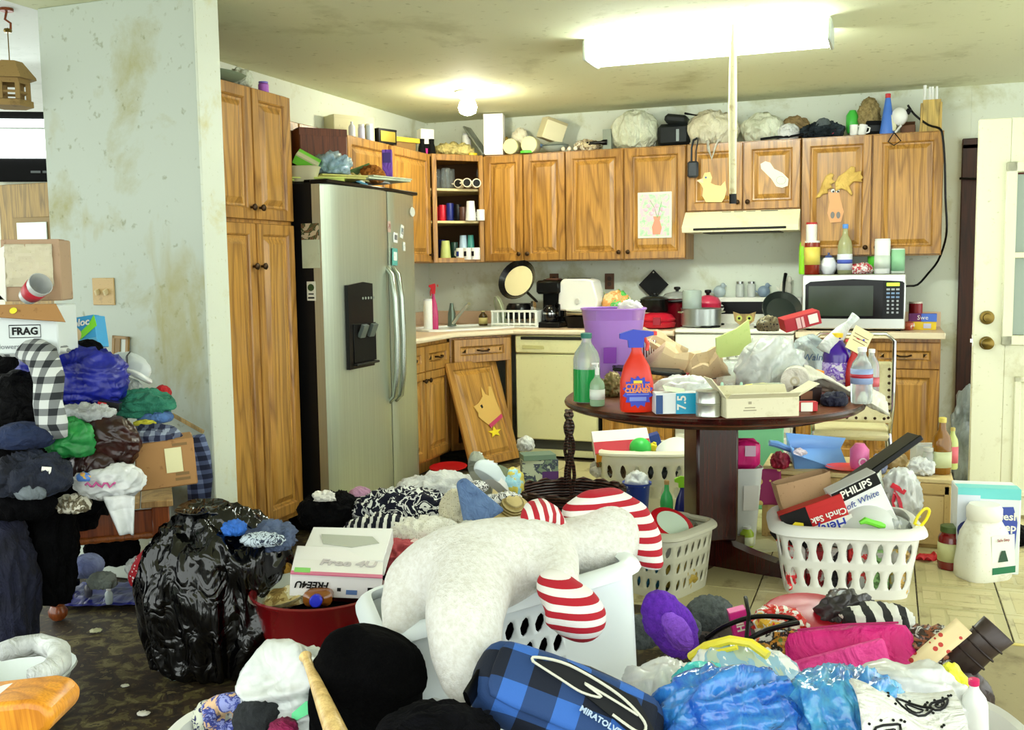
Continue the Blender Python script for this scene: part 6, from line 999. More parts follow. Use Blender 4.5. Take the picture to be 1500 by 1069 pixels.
# ------------------------------------------------------------------ white basket on the right
rb = basket('white_laundry_basket', 'white plastic laundry basket full of cartons on the tile floor', on(1240, 870, 0)+Vector((-.02, .12, 0)), YA-.2, .56, .42, .27, mt((234, 234, 228), .35), 30, [(.14, .46), (.54, .88)], .52, .92, rimr=.016, flat=2.)
rl = rb.location; rz_ = YA-.2; ux, uy = Vector((math.cos(rz_), math.sin(rz_), 0)), Vector((-math.sin(rz_), math.cos(rz_), 0))
def inb(x, y, z): return rl+ux*x+uy*y+Vector((0, 0, z))
t = carton('trash_bag_carton', 'red trash bag carton with upside-down lettering in the white basket', 'box', (inb(-.085, -.07, .19), .26, .18), .07, mt((196, 26, 26), .4), rot=(.0, -.36, -.1), panel=(.0, .42, .0, 1, mt((16, 14, 14), .4))); text(t, 'Cinch Sak', .036, PAPER, (.055, -.0405, .115), (math.pi/2, math.pi, 0), bold=.0008); text(t, 'Hefty', .055, mt((40, 60, 170), .4), (.05, -.0405, .07), (math.pi/2, math.pi, 0), bold=.001); O('white_base', M().box(.16, .001, .05, (.06, -.039, .042)), PAPER, t); O('yellow_bag_print', M().prism([(-.02, .02), (.02, .02), (.03, .06), (.0, .075), (-.03, .06)], .001, (-.08, -.0395, .06)), mt((236, 214, 40), .4), t); O('badge', M().lathe([(.012, 0), (.012, .001)], 12, (-.12, -.04, .12), (math.pi/2, 0, 0)), PAPER, t)
t = carton('bulb_carton', 'white light bulb carton with black banner tilted in the basket', 'box', (inb(.12, .0, .22), .20, .25), .10, mt((236, 238, 236), .4), rot=(.02, -.45, 0), panel=(.0, 1, .80, 1, INK)); text(t, 'PHILIPS', .042, PAPER, (0, -.0555, .226), bold=.001); text(t, 'Soft White', .036, mt((50, 70, 150), .4), (-.005, -.0555, .172), shear=.2)
O('fine_print', M().box(.09, .001, .003, (0, -.0525, .1)).box(.09, .001, .003, (0, -.0525, .09)).box(.08, .001, .003, (0, -.0525, .08)).box(.03, .001, .03, (.045, -.0525, .02)), mt((190, 192, 196), .5), t)
carton('small_black_carton', 'small black carton with orange print at basket left end', 'box', (inb(-.24, -.04, .19), .11, .10), .07, mt((24, 22, 22), .4), rot=(.2, .35, .2), panel=(.0, .8, .0, .45, mt((220, 70, 40), .4)), txt='He', tcol=mt((40, 60, 180), .4), tsize=.05)
S('brown_paper_bag', 'brown paper grocery bag open in the white basket', 'bag', M().lathe([(.10, 0), (.115, .2), (.12, .27), (.112, .27), (.105, .2), (.095, .02)], 20, ex=5, sy=.6, wob=.06), mt((186, 150, 110), .7, kind='dirty', c2=(150, 114, 76), s=3), inb(-.10, .08, .17), rot=(-.1, -.25, YA))
t = T('glass_baking_dish', 'clear casserole dish with black lid tilted in the basket', 'dish', inb(.06, .13, .42), 0, rot=(-.08, -.62, YA)); O('dish', M().lathe([(.06, -.09), (.085, -.01), (.09, -.01), (.088, -.014), (.06, -.08)], 22, ex=4, sx=1.2), mt((196, 206, 196), .08, trans=.6), t); O('lid', M().box(.42, .15, .014, (.10, 0, 0), b=.005), mt((10, 12, 12), .35), t); O('lid_lip', M().box(.42, .012, .025, (.10, -.075, -.008), b=.004), BLACK, t)
S('white_lid_dome', 'translucent white plastic bowl in the front of basket', 'bowl', M().lathe([(.13, 0), (.135, .012), (.12, .014), (.10, .05), (.05, .075), (0, .08)], 26, cap=(1, 0)), mt((226, 230, 224), .3, trans=.2), inb(.08, -.06, .24), rot=(1.25, 0, YA-.2))
S('green_sponge', 'green plastic scrubber inside the white bowl', 'scrubber', M().tube([(-.05, 0, .02), (-.03, 0, .03), (0, 0, .02), (.03, 0, .01), (.05, 0, .005)], [.008, .014, .012, .014, .008], 8), mt((120, 220, 60), .5), inb(.09, -.155, .285), YA)
t = T('yellow_scoop', 'yellow plastic handle with loop sticking out of the basket', 'scoop', inb(.23, -.10, .22), 0, rot=(.1, .5, YA)); YEL = mt((244, 226, 30), .35); O('handle', M().tube([(0, 0, -.04), (0, 0, .08)], [.018, .014], 8, flat=.5), YEL, t); O('loop', M().tube(cat([(-.012, 0, .075), (-.018, 0, .11), (-.01, 0, .15), (.01, 0, .15), (.018, 0, .11), (.012, 0, .075)], 3), .006, 6), YEL, t)
lump('clear_bag', 'clear plastic bag in the right end of the basket', 'bag', 0, 0, 1, .10, .08, .09, mt((222, 226, 226), .2, kind='film', c2=(190, 198, 198), trans=.3), n=14, amp=.18).location = inb(.17, -.02, .14)
for i, (x, c, l) in enumerate(((-.2, (180, 30, 40), 'red packet'), (-.12, (120, 20, 26), 'dark red box'), (-.04, (30, 28, 30), 'black box'), (.04, (200, 40, 40), 'red cola can'), (.12, (110, 150, 90), 'green net bag'), (.2, (190, 150, 80), 'tan cardboard'))):
    S('grocery_item', l+' seen through the slots of the white basket', 'grocery', M().box(.075, .06, .18, b=.012).box(.05, .002, .06, (0, -.032, .06)), mt(c, .5, kind='splotch', c2=(c, tuple(min(255, q*1.3+20) for q in c), (220, 216, 210)), s=3), inb(x, -.13+.01*(i % 2), .012), rz_)
# ================================================================== foreground : soft bodies grown from overlapping spheres
def chainmesh(pts, par_inv=None, steps=6, n=5):
    m = M(); W_ = [(atd(px, py, d), r) for px, py, d, r in pts]
    for i, (p, r) in enumerate(W_):
        L = [(p, r)] if i == len(W_)-1 else [(p.lerp(W_[i+1][0], k/steps), r+(W_[i+1][1]-r)*k/steps) for k in range(steps)]
        for q, rr in L: m.blob(rr, rr, rr, n=n, amp=0, flat=2, at=q-Vector((0, 0, rr)))
    return m
def mmerge(*ms):
    m = M()
    for q in ms: m.add(q.v, q.f)
    return m
def rel(m, o):                                             # world points -> the thing's own frame
    Mi = o.matrix_basis.inverted()
    for i, p in enumerate(m.v): m.v[i] = Mi @ p
    return m
VX = lambda s, it=4: [('REMESH', dict(mode='VOXEL', voxel_size=s, use_smooth_shade=True)), ('SMOOTH', dict(factor=.5, iterations=it))]
# ------------------------------------------------------------------ white hamper with the snowman plush
HWt = mt((232, 240, 242), .35); P0, P1 = atd(554, 940, 2.36), atd(934, 830, 2.52); hx = (P1-P0).normalized(); hl_ = (P1-P0).length; hy = Vector((0, 0, 1)).cross(hx).normalized(); hz_ = hx.cross(hy); ha = math.atan2(hx.y, hx.x); HH = .40
hm_, rp = holed([(.86, 0), (1, HH)], 48, [(.44, .58), (.60, .74), (.76, .90)], .62, .85, 9., hl_/2, .17, .35, skip=lambda c, v: not (33 <= c <= 38))
hp_ = T('white_hamper', 'tall white plastic hamper with slanted oval holes under plush snowman', 'hamper', (0, 0, 0), 0); hc = (P0+P1)/2+hy*.17-hz_*HH
hp_.matrix_world = Matrix(((hx.x, hy.x, hz_.x, hc.x), (hx.y, hy.y, hz_.y, hc.y), (hx.z, hy.z, hz_.z, hc.z), (0, 0, 0, 1)))
O('shell', hm_, HWt, hp_, solid=.006, sm=50); O('rim', M().tube(rp, .014, 8, True, flat=2.), HWt, hp_)
S('dark_laundry', 'dark laundry packed inside the white hamper', 'laundry', M().blob(hl_*.36, .10, .20, n=14, amp=.1, flat=1), mt((12, 12, 14), .9, kind='cloth', c2=(6, 6, 8)), hc+hz_*.05, rz=ha, sm=180)
lump('bedding_heap', 'dark bedding crushed under the white hamper', 'bedding', 760, 1040, 1, .36, .20, .09, mt((16, 16, 20), .9, kind='cloth', c2=(8, 8, 10)), z=0, n=16, amp=.1, flat=.4)
FUR = mt((246, 245, 238), .9, kind='fur', c2=(222, 218, 204), s=1.2); STR = mt((226, 222, 216), .85, kind='stripe', c2=(170, 16, 36), s=.030, s2=2); STX = mt((226, 222, 216), .85, kind='stripe', c2=(170, 16, 36), s=.030, s2=0)
sn = T('plush_snowman', 'white plush snowman with red striped hat slumped over the white hamper', 'plush toy', atd(700, 850, 2.5), ha)
body = mmerge(chainmesh([(640, 842, 2.5, .10), (670, 835, 2.46, .115), (720, 825, 2.46, .115), (775, 812, 2.54, .10), (812, 803, 2.6, .066), (868, 798, 2.68, .10), (882, 790, 2.70, .11)]), chainmesh([(690, 850, 2.38, .105), (680, 900, 2.26, .09), (682, 945, 2.22, .082), (690, 985, 2.20, .072)]), chainmesh([(640, 840, 2.5, .10), (612, 855, 2.5, .085), (596, 885, 2.45, .065), (585, 918, 2.40, .042), (572, 932, 2.38, .025)]), chainmesh([(775, 800, 2.5, .08), (812, 820, 2.46, .062), (822, 848, 2.36, .045)]))
O('body', rel(body, sn), FUR, sn, mods=VX(.014))
nk = [atd(800+34*math.cos(a)*.55-4*math.sin(a), 782-34*math.sin(a), 2.56+.07*math.cos(a)) for a in [k*math.pi/9 for k in range(18)]]
O('scarf', rel(M().tube(nk, .026, 8, True, flat=1.5), sn), STX, sn, sm=180)
hat = chainmesh([(838, 750, 2.66, .03), (865, 738, 2.68, .04), (895, 742, 2.72, .055), (922, 762, 2.74, .062), (940, 790, 2.70, .055), (952, 815, 2.66, .035), (962, 825, 2.64, .02)]); O('hat', rel(hat, sn), STR, sn, mods=VX(.01))
mit = mmerge(chainmesh([(812, 858, 2.34, .044), (826, 876, 2.32, .052), (842, 895, 2.31, .064), (852, 903, 2.30, .058)]), chainmesh([(818, 892, 2.29, .03), (812, 906, 2.29, .024)])); O('mitten', rel(mit, sn), STR, sn, mods=VX(.009))
# ------------------------------------------------------------------ black trash bag
F_ = fit(205, 420, 770, 985, 0); GB = mt((3, 3, 4), .13, kind='film', c2=(2, 2, 3), s=1.5)
tb2 = T('black_trash_bag', 'full shiny black trash bag beside the red pot', 'trash bag', F_[0]+Vector((-.03, .08, 0)), YA); GB.node_tree.nodes['Principled BSDF'].inputs['Specular IOR Level'].default_value = .6
O('sack', M().blob(.235, .20, .30, n=44, amp=.12, fr=1.1, seed=41, flat=.7, st=(2.2, 2.2, .45), e=.85, oct=4), GB, tb2, sm=180)
O('tied_neck', M().lathe([(.10, .40), (.06, .46), (.045, .49), (.08, .53), (.10, .545)], 30, (-.03, 0, .0), wob=.5, seed=3, cap=(0, 0)), GB, tb2, sm=180, solid=.003)
lump('denim_shirt', 'blue-grey denim shirt heaped on the black trash bag', 'clothes', 395, 785, 3.35, .085, .07, .045, mt((84, 100, 132), .8, kind='cloth', c2=(46, 56, 84)), n=16, amp=.2, seed=4)
lump('blue_glove', 'bright blue cloth on top of the black trash bag', 'cloth', 343, 773, 3.3, .035, .04, .025, mt((40, 110, 210), .7, kind='cloth'), n=10, amp=.2)
lump('patterned_sock', 'pale printed sock on the trash bag beside denim shirt', 'sock', 385, 790, 3.25, .07, .035, .022, mt((190, 204, 214), .8, kind='print', c2=(40, 50, 70), s=2), n=12, amp=.12)
for px, py, c, l, r in ((221, 934, (206, 140, 140), 'pink scrap lying by the black trash bag', .02), (218, 948, (80, 170, 190), 'teal scrap beside the pink one on the floor', .014), (262, 992, (120, 150, 140), 'torn glassy plastic piece on the floor before trash bag', .035), (183, 1005, (206, 206, 190), 'white paper scrap on the dark floor', .012), (210, 1046, (214, 210, 196), 'thin white paper strip on the dark floor', .018), (192, 872, (214, 214, 206), 'pale paper crumb by the blue tarp', .014), (140, 925, (190, 190, 150), 'yellowish paper scrap near the bench leg', .02)):
    S('floor_scrap', l, 'scrap', M().blob(r, r*.7, r*.3, n=5, amp=.3, flat=.5, seed=int(px)), mt(c, .5), on(px, py, 0), sm=180)
# ------------------------------------------------------------------ red pot with boxes
pr_ = .216; pc = on(466, 862, .30); PR = mt((110, 10, 16), .18, coat=.6)
pt_ = T('red_plastic_pot', 'glossy dark red plant pot filled with boxes', 'pot', Vector((pc.x, pc.y, 0)), YA)
O('wall', M().lathe([(pr_*.62, 0), (pr_*.66, .01), (pr_*.86, .20), (pr_*.88, .22), (pr_*.89, .225), (pr_*.90, .24), (pr_*.915, .245), (pr_*.94, .28), (pr_*1.0, .292), (pr_*1.01, .30), (pr_*.99, .305), (pr_*.93, .296), (pr_*.85, .24), (pr_*.6, .02), (0, .02)], 44, cap=(1, 0)), PR, pt_)
O('inner_shade', M().lathe([(pr_*.8, .20), (0, .21)], 30, cap=(0, 0)), mt((12, 9, 8), .9), pt_)  # near-black disc painting the shade inside the pot
pl = pt_.location
t = carton('free_four_carton', 'white carton with pink edge lying upside down in the red pot', 'box', (pl+Vector((.03, .07, .30)), .29, .08), .20, mt((234, 232, 230), .4), rot=(.18, .10, .12), flapc=mt((228, 226, 222), .4)); text(t, 'Free 4U', .055, mt((190, 184, 186), .5), (.03, -.02, .0835), (0, 0, 0), bold=.002, shear=.2); O('pink_edge', M().box(.29, .02, .004, (0, -.095, .0785)), mt((206, 110, 140), .5), t); text(t, 'FREE4U', .032, INK, (-.075, -.1035, .045), (math.pi/2, math.pi, 0), bold=.001, shear=.2); O('green_mark', M().box(.05, .03, .003, (-.11, -.08, .081)), mt((130, 200, 100), .5), t); O('barcode', M().box(.03, .001, .022, (.115, -.1015, .02)), INK, t); O('blue_frame', M().box(.035, .001, .016, (.05, -.1015, .015)), mt((90, 120, 170), .5), t); O('ce_mark', M().box(.012, .001, .012, (.01, -.1015, .025)), mt((40, 40, 40), .5), t)
t = carton('white_tray_carton', 'white flat carton with grey graphics behind the pink-edged carton', 'box', (pl+Vector((.0, .20, .345)), .28, .06), .2, mt((236, 236, 232), .4), rot=(.3, .02, -.05)); O('grey_print', M().prism([(-.1, 0), (.08, .01), (.11, .05), (.02, .08), (-.08, .06)], .001, (0, .05, .0625), (math.pi/2, 0, 0)), mt((180, 184, 170), .5), t)
t = T('syrup_bottle', 'brown bottle with blue cap lying in the red pot', 'bottle', pl+Vector((.055, -.10, .30)), YA, rot=(math.pi/2-.1, 0, YA+.05)); O('body', M().lathe([(.03, -.12), (.04, -.11), (.04, -.02), (.02, .0)], 18, ex=3, sx=1.15, sy=.7), mt((130, 76, 24), .15, coat=.4), t); O('cap', M().lathe([(.019, -.005), (.02, .02), (.016, .024)], 16), mt((24, 40, 190), .3), t)
t = T('glass_tray', 'clear glass dish with newspaper inside the red pot', 'dish', pl+Vector((-.09, -.05, .265)), 0, rot=(.25, -.2, YA)); O('dish', M().lathe([(.06, 0), (.105, .045), (.112, .047), (.104, .04), (.058, .006)], 26, sy=.85), mt((200, 206, 186), .08, alpha=.55), t); O('newspaper', M().crump(.15, .12, .03, 4, at=(0, 0, .012)), mt((206, 200, 160), .7, kind='splotch', c2=((206, 200, 160), (170, 150, 90), (120, 96, 40)), s=2), t, solid=.002, sm=12)
lump('yellow_sponge', 'mustard yellow cloth tucked into the red pot', 'cloth', 0, 0, 1, .03, .025, .06, mt((190, 140, 30), .8, kind='cloth'), n=10, amp=.1).location = pl+Vector((-.15, .05, .25))
# ------------------------------------------------------------------ heap of clothes between fridge and hamper
NAV = (14, 16, 36)
hp_base = lump('dark_clothes_heap', 'big heap of black clothes at the foot of the fridge', 'clothes', 600, 838, 1, .42, .30, .15, mt((8, 8, 10), .85, kind='cloth', c2=(16, 16, 20)), z=.0, n=26, amp=.14, seed=51, flat=.4)
for a in (('black_sweater', 'black sweater bunched beside the pantry cabinet', 'clothes', 487, 748, 4.3, .14, .10, .08, mt((9, 9, 10), .85, kind='cloth', c2=(20, 20, 22)), 52), ('navy_print_dress', 'navy dress with white swirling flower print on the heap', 'clothes', 590, 742, 4.25, .20, .12, .075, mt(NAV, .8, kind='print', c2=(226, 228, 224), s=1.0), 53), ('striped_shirt', 'navy and white striped shirt on the clothes heap', 'clothes', 555, 782, 3.95, .14, .12, .07, mt((12, 14, 32), .8, kind='ring', c2=(222, 222, 216), s=11), 54), ('lace_blouse', 'white lace blouse lying across the clothes heap', 'clothes', 622, 778, 3.9, .14, .09, .05, mt((230, 228, 216), .85, kind='dots', c2=(200, 196, 178), s=6), 55),
          ('white_pillow', 'large white pillow behind the navy print dress', 'pillow', 645, 722, 4.55, .20, .12, .09, mt((236, 238, 236), .8, kind='cloth', c2=(216, 220, 220)), 56), ('cream_knit', 'cream knitted scarf beside the denim piece', 'clothes', 668, 752, 4.0, .06, .06, .10, mt((214, 208, 182), .9, kind='dots', c2=(176, 168, 136), s=6), 57), ('pink_red_shirt', 'dusty red shirt with white print beside red pot', 'clothes', 590, 815, 3.75, .13, .09, .06, mt((176, 66, 76), .85, kind='splotch', c2=((176, 66, 76), (186, 76, 84), (170, 60, 70), (226, 200, 196)), s=1.5), 58), ('white_undershirt', 'white undershirt between the lace blouse and hamper', 'clothes', 690, 790, 3.6, .10, .08, .06, mt((226, 226, 216), .9, kind='cloth'), 59)):
    lump(*a[:10], n=20, amp=.14, seed=a[10], fr=1.8, st=(1.6, 1.2, 1.2))
S('denim_piece', 'light blue denim triangle propped on the clothes heap', 'jeans', M().prism([(-.09, .13), (-.055, .15), (.10, .02), (.03, -.02), (-.06, -.03)], .04), mt((110, 140, 184), .85, kind='cloth', c2=(84, 112, 158), s=2), atd(702, 755, 3.85), rot=(-.3, 0, YA), mods=[('BEVEL', dict(width=.016, segments=3))], sm=60)
lump('pink_beanie', 'pink knitted beanie on the heap beside the fridge door', 'hat', 528, 728, 4.35, .055, .05, .05, mt((214, 160, 196), .9, kind='cloth'), n=12, amp=.04)
lump('sage_beanie', 'pale sage cloth cap beside the pink beanie', 'hat', 553, 730, 4.35, .05, .04, .04, mt((190, 200, 170), .9, kind='cloth'), n=10, amp=.06)
lump('paper_scrap', 'torn white paper scrap on the black sweater', 'paper', 475, 727, 4.2, .045, .02, .022, PAPER, n=6, amp=.35, fac=1)
S('red_frisbee', 'red plastic plate lying before the sink cabinet', 'plate', M().lathe([(.07, 0), (.12, .012), (.125, .016), (.11, .018), (.07, .006)], 26), mt((190, 20, 24), .4), on(655, 694, .0)+Vector((0, .02, .03)), rot=(.08, 0, 0))
def shoe(label, px, py, d, rot, c1, c2, sp=None):
    t = T('sneaker', label, 'shoe', atd(px, py, d), 0, rot=rot); ol = [(.0, -.055), (.03, -.05), (.038, -.02), (.032, .03), (.036, .09), (.03, .13), (.0, .15), (-.03, .13), (-.036, .09), (-.032, .03), (-.038, -.02), (-.03, -.05)]
    O('sole', M().prism(ol, .025, (0, 0, 0), (math.pi/2, 0, 0)), c2, t); O('upper', M().blob(.036, .10, .06, n=10, amp=.03, flat=.3, at=(0, .045, .0)), c1, t, sm=180); O('opening', M().lathe([(.03, .05), (.031, .082), (.026, .086), (.022, .066), (0, .062)], 16, (0, -.005, 0), sy=1.4, cap=(1, 0)), mt((120, 130, 100), .8), t); O('laces', M().tube([(-.014, .05, .078), (.014, .06, .078), (-.014, .075, .075), (.014, .085, .072), (-.012, .1, .066)], .004, 5), WP, t); return t
shoe('grey sneaker standing on its heel on the clothes heap', 702, 700, 4.3, (.75, 0, YA+2.9), mt((180, 186, 166), .7, kind='cloth'), mt((206, 210, 190), .6))
shoe('white sneaker with grey lining behind the denim piece', 727, 712, 4.25, (.7, .2, YA+2.4), mt((214, 226, 228), .6), mt((236, 236, 230), .5))
for i, (px, py, l) in enumerate(((698, 712, 'black and white zebra slipper under grey sneaker'), (722, 732, 'zebra print slipper beside the straw hat'), (743, 728, 'second zebra print slipper touching the wicker basket'))): lump('zebra_slipper', l, 'slipper', px, py, 4.1, .05, .035, .025, mt((232, 232, 228), .8, kind='print', c2=(10, 10, 12), s=2.4), n=10, amp=.05)
t = T('straw_hat', 'tan straw hat leaning against the wicker basket', 'hat', atd(748, 748, 4.1), 0, rot=(.6, .3, YA)); O('brim', M().lathe([(.09, 0), (.092, .004), (.05, .012)], 24), mt((206, 186, 126), .8, kind='wicker', c2=(170, 146, 84)), t); O('crown', M().lathe([(.052, .008), (.048, .05), (.03, .065), (0, .067)], 20), mt((206, 186, 126), .8, kind='wicker', c2=(170, 146, 84)), t)
lump('aqua_packet', 'aqua and yellow wrapper behind the white sneaker', 'wrapper', 750, 705, 4.3, .05, .05, .06, mt((150, 210, 226), .5, kind='splotch', c2=((170, 220, 230), (220, 206, 90)), s=2), n=10, amp=.15)
lump('toy_bag', 'small teal and white packet beside the red pot', 'packet', 555, 905, 3.0, .035, .03, .05, mt((150, 176, 180), .5, kind='splotch', c2=((210, 220, 220), (40, 120, 110), (160, 180, 190)), s=3), n=10, amp=.12)
# ------------------------------------------------------------------ white tub at the very front, bat, carrier bag, jacket
q = on(470, 1066, .32); ft_ = T('white_oval_tub', 'white oval plastic tub with bat and bags at the front', 'tub', Vector((q.x-.02, q.y+.0, 0)), YA); L_ = .33
O('wall', M().lathe([(.76*L_, 0), (.80*L_, .01), (.95*L_, .27), (1.0*L_, .29), (1.02*L_, .30), (1.0*L_, .306), (.94*L_, .30), (.9*L_, .26), (.74*L_, .015), (0, .015)], 44, ex=2.6, sy=.72, cap=(1, 0)), WP, ft_)
tl = ft_.location; 
t = T('carrier_bag', 'crumpled white carrier bag with green print in the oval tub', 'bag', atd(430, 1020, 2.33)-Vector((0, 0, .10)), YA); O('sack', M().blob(.13, .09, .12, n=30, amp=.2, fr=1.15, seed=61, oct=3), mt((236, 240, 238), .3, kind='film', c2=(206, 214, 212), trans=.15), t, sm=180)
O('handle', M().sheet(lambda u, v: (.07+.09*u, -.03+.02*v, .16+.06*u-.03*v*(1-u)+.01*math.sin(u*9)), 10, 3), BAGW, t, solid=.004, sm=180); O('green_print', M().prism([(-.03, 0), (.03, .03), (.035, .05), (.0, .045), (-.03, .02)], .003, (.05, -.115, .09), (-.2, 0, 0)), mt((100, 220, 150), .5), t)
b0, b1 = atd(446, 958, 2.25), atd(497, 1085, 1.98); t = S('wooden_bat', 'pale wooden bat handle leaning out of the oval tub', 'bat', M().tube([b0, b0.lerp(b1, .03), b0.lerp(b1, .07), b0.lerp(b1, .2), b0.lerp(b1, .6), b1], [.009, .0145, .010, .011, .018, .024], 14), mt((226, 196, 130), .4, kind='wood', c2=(190, 150, 84)), rz=0)
lump('black_fur_jacket', 'black fleece jacket bulging out beside the wooden bat', 'jacket', 540, 1008, 2.25, .12, .10, .15, mt((4, 4, 5), .95, kind='fur', c2=(8, 8, 9)), n=22, amp=.13, fr=.8, seed=66, e=.85)
lump('black_trousers', 'black trousers lying between tub and plaid backpack', 'clothes', 640, 1075, 1.98, .12, .08, .06, mt((6, 6, 8), .85, kind='cloth', c2=(14, 14, 18)), n=16, amp=.08, seed=64)
S('scrunchie', 'blue patterned hair scrunchie in the oval tub', 'scrunchie', M().tube([(.038*math.cos(k*.4488), .012*math.sin(3*k), .038*math.sin(k*.4488)) for k in range(14)], [.022+.006*math.sin(k*2.2) for k in range(14)], 10, True), mt((70, 84, 170), .7, kind='splotch', c2=((150, 160, 220), (60, 70, 150), (226, 190, 150)), s=5), atd(333, 1048, 2.3), rot=(.3, .2, YA), sm=180)
lump('charcoal_sock', 'charcoal fuzzy socks bunched beside the scrunchie', 'socks', 378, 1052, 2.25, .05, .05, .05, mt((40, 44, 48), .95, kind='fur'), n=12, amp=.15)
lump('magenta_cloth', 'magenta cloth corner under the carrier bag', 'cloth', 415, 1066, 2.2, .03, .03, .02, mt((150, 16, 80), .8, kind='cloth'), n=8, amp=.15); lump('cream_sock', 'cream and navy sock at the tub edge', 'sock', 300, 1050, 2.33, .025, .03, .04, mt((206, 210, 190), .8, kind='print', c2=(40, 44, 90), s=2), n=8, amp=.12)
# ------------------------------------------------------------------ plaid backpack
PLA = mt((22, 28, 42), .75, kind='plaid', c2=(56, 104, 184), s=.115, s2=(0, 2)); bk = T('plaid_backpack', 'blue and black plaid backpack with silver piping logo', 'backpack', atd(838, 1036, 2.08)-Vector((0, 0, .03)), 0, rot=(-.8, .36, YA-.1))
O('pack', M().box(.42, .16, .19, (-.02, 0, -.07), b=.045), PLA, bk, mods=[('SUBSURF', dict(levels=2, render_levels=2))], sm=180)
O('front_pocket', M().box(.35, .04, .14, (-.02, -.072, -.05), b=.016), PLA, bk, mods=[('SUBSURF', dict(levels=1, render_levels=1))], sm=180)
O('black_panel', M().prism([(-.12, .03), (-.05, .055), (.10, .035), (.155, -.02), (.14, -.05), (.06, -.02), (-.04, .015)], .004, (0, -.098, .02)), mt((24, 26, 30), .6), bk)
PI2 = mt((206, 206, 190), .35)
O('piping', M().tube(cat([(-.12, -.102, .045), (-.12, -.103, .056), (-.05, -.104, .066), (.06, -.104, .046), (.125, -.103, .012), (.12, -.103, -.012), (.06, -.104, .002)]), .003, 6).tube(cat([(-.12, -.104, .045), (-.06, -.104, .032), (-.01, -.104, .022), (.03, -.104, .028), (-.01, -.104, .042), (.06, -.104, .03), (.11, -.103, .02)]), .0026, 6), PI2, bk)
text(bk, 'MIRATOLVER', .017, mt((170, 190, 214), .4), (.045, -.1005, -.018), (math.pi/2, .2, 0), bold=.0006)
O('zip', M().tube([(-.165, -.03, .06), (-.1, -.035, .098), (.0, -.04, .105), (.1, -.04, .098), (.165, -.035, .06)], .004, 6), BLACK, bk); O('strap', M().tube([(-.16, .0, .05), (-.21, -.03, .0), (-.22, -.06, -.06)], .02, 8, flat=.3), BLACK, bk)
# ------------------------------------------------------------------ clutter on the right foreground
lump('mess_heap', 'grey heap of mixed clothing under the plastic bags', 'clothes', 1180, 1010, 1, .42, .36, .10, mt((70, 62, 62), .9, kind='splotch', c2=((40, 36, 40), (96, 84, 80), (60, 50, 50), (120, 104, 90)), s=1.2), z=0, n=22, amp=.14, seed=70, flat=.4)
for i, (px, py, d, r, l) in enumerate(((1040, 897, 3.25, .06, 'grey furry slipper with folded cuff beside table foot'), (1000, 920, 3.1, .045, 'grey furry slipper lying under the furry cuff'), (938, 925, 2.95, .05, 'grey furry slipper between hamper and purple slipper'))): lump('furry_slipper', l, 'slipper', px, py, d, r*1.2, r, r*.95, mt((96, 104, 104), .95, kind='fur', c2=(50, 56, 58)), n=14, amp=.10, seed=i)
t = T('purple_slipper', 'bright purple fleece slipper boot lying on its side', 'slipper', atd(988, 925, 2.75), 0, rot=(.35, -.55, YA)); PU = mt((110, 40, 196), .9, kind='fur', c2=(70, 16, 150)); O('boot', M().blob(.062, .045, .125, n=16, amp=.05, flat=2, seed=5, at=(0, 0, -.1)), PU, t, sm=180); O('lining', M().blob(.034, .014, .075, n=10, amp=.06, flat=2, at=(.008, -.038, -.05)), mt((140, 80, 214), .8, kind='cloth', c2=(110, 50, 190)), t, sm=180)
t = carton('pink_candy_pack', 'magenta candy packet among black cords', 'packet', (atd(1088, 925, 2.95)-Vector((0, 0, .02)), .05, .10), .03, mt((214, 40, 140), .4), rot=(.2, -.25, 0)); text(t, 'HI', .03, PAPER, (0, -.018, .05), (math.pi/2, -math.pi/2, 0), bold=.001)
for i, (px, py, d, c, cs_, l) in enumerate(((1135, 910, 2.9, (220, 60, 40), ((230, 190, 60), (226, 226, 214), (200, 40, 30)), 'red and yellow chip bag standing in the heap'), (1150, 945, 2.75, (206, 200, 180), ((120, 150, 70), (226, 160, 60), (40, 40, 36), (230, 226, 214)), 'colourful snack wrapper in the heap'), (1118, 955, 2.8, (226, 70, 50), ((240, 200, 60), (230, 110, 50), (236, 230, 220)), 'red soup packet in the heap'))):
    lump('chip_bag', l, 'packet', px, py, d, .08, .03, .06, mt(c, .35, kind='splotch', c2=cs_, s=2.2), n=9, amp=.18, seed=i, fac=1, tilt=(.3, .4-.3*i))
S('black_cable', 'black electric cable looping over the chip bags', 'cable', M().tube(cat([tuple(atd(*a)) for a in ((1035, 935, 2.8), (1060, 918, 2.75), (1100, 904, 2.72), (1140, 903, 2.72), (1165, 908, 2.72), (1140, 918, 2.7), (1110, 930, 2.68), (1095, 938, 2.68), (1125, 922, 2.66), (1170, 912, 2.68))], 4), .007, 7).tube([tuple(atd(*a)) for a in ((1093, 938, 2.68), (1097, 900, 2.72), (1092, 875, 2.8))], .006, 7), BLACK, rz=0)
S('red_plate', 'red plastic plate edge poking from the heap', 'plate', M().lathe([(.07, 0), (.12, .012), (.13, .016), (.12, .02), (.07, .006)], 26), mt((170, 12, 34), .3), atd(1185, 905, 2.95), rot=(.15, 0, 0))
lump('dark_poly_bag', 'dark grey plastic bag against the white basket', 'bag', 1240, 895, 2.95, .085, .06, .06, mt((60, 56, 58), .35, kind='film', c2=(36, 32, 34)), n=14, amp=.18, seed=8)
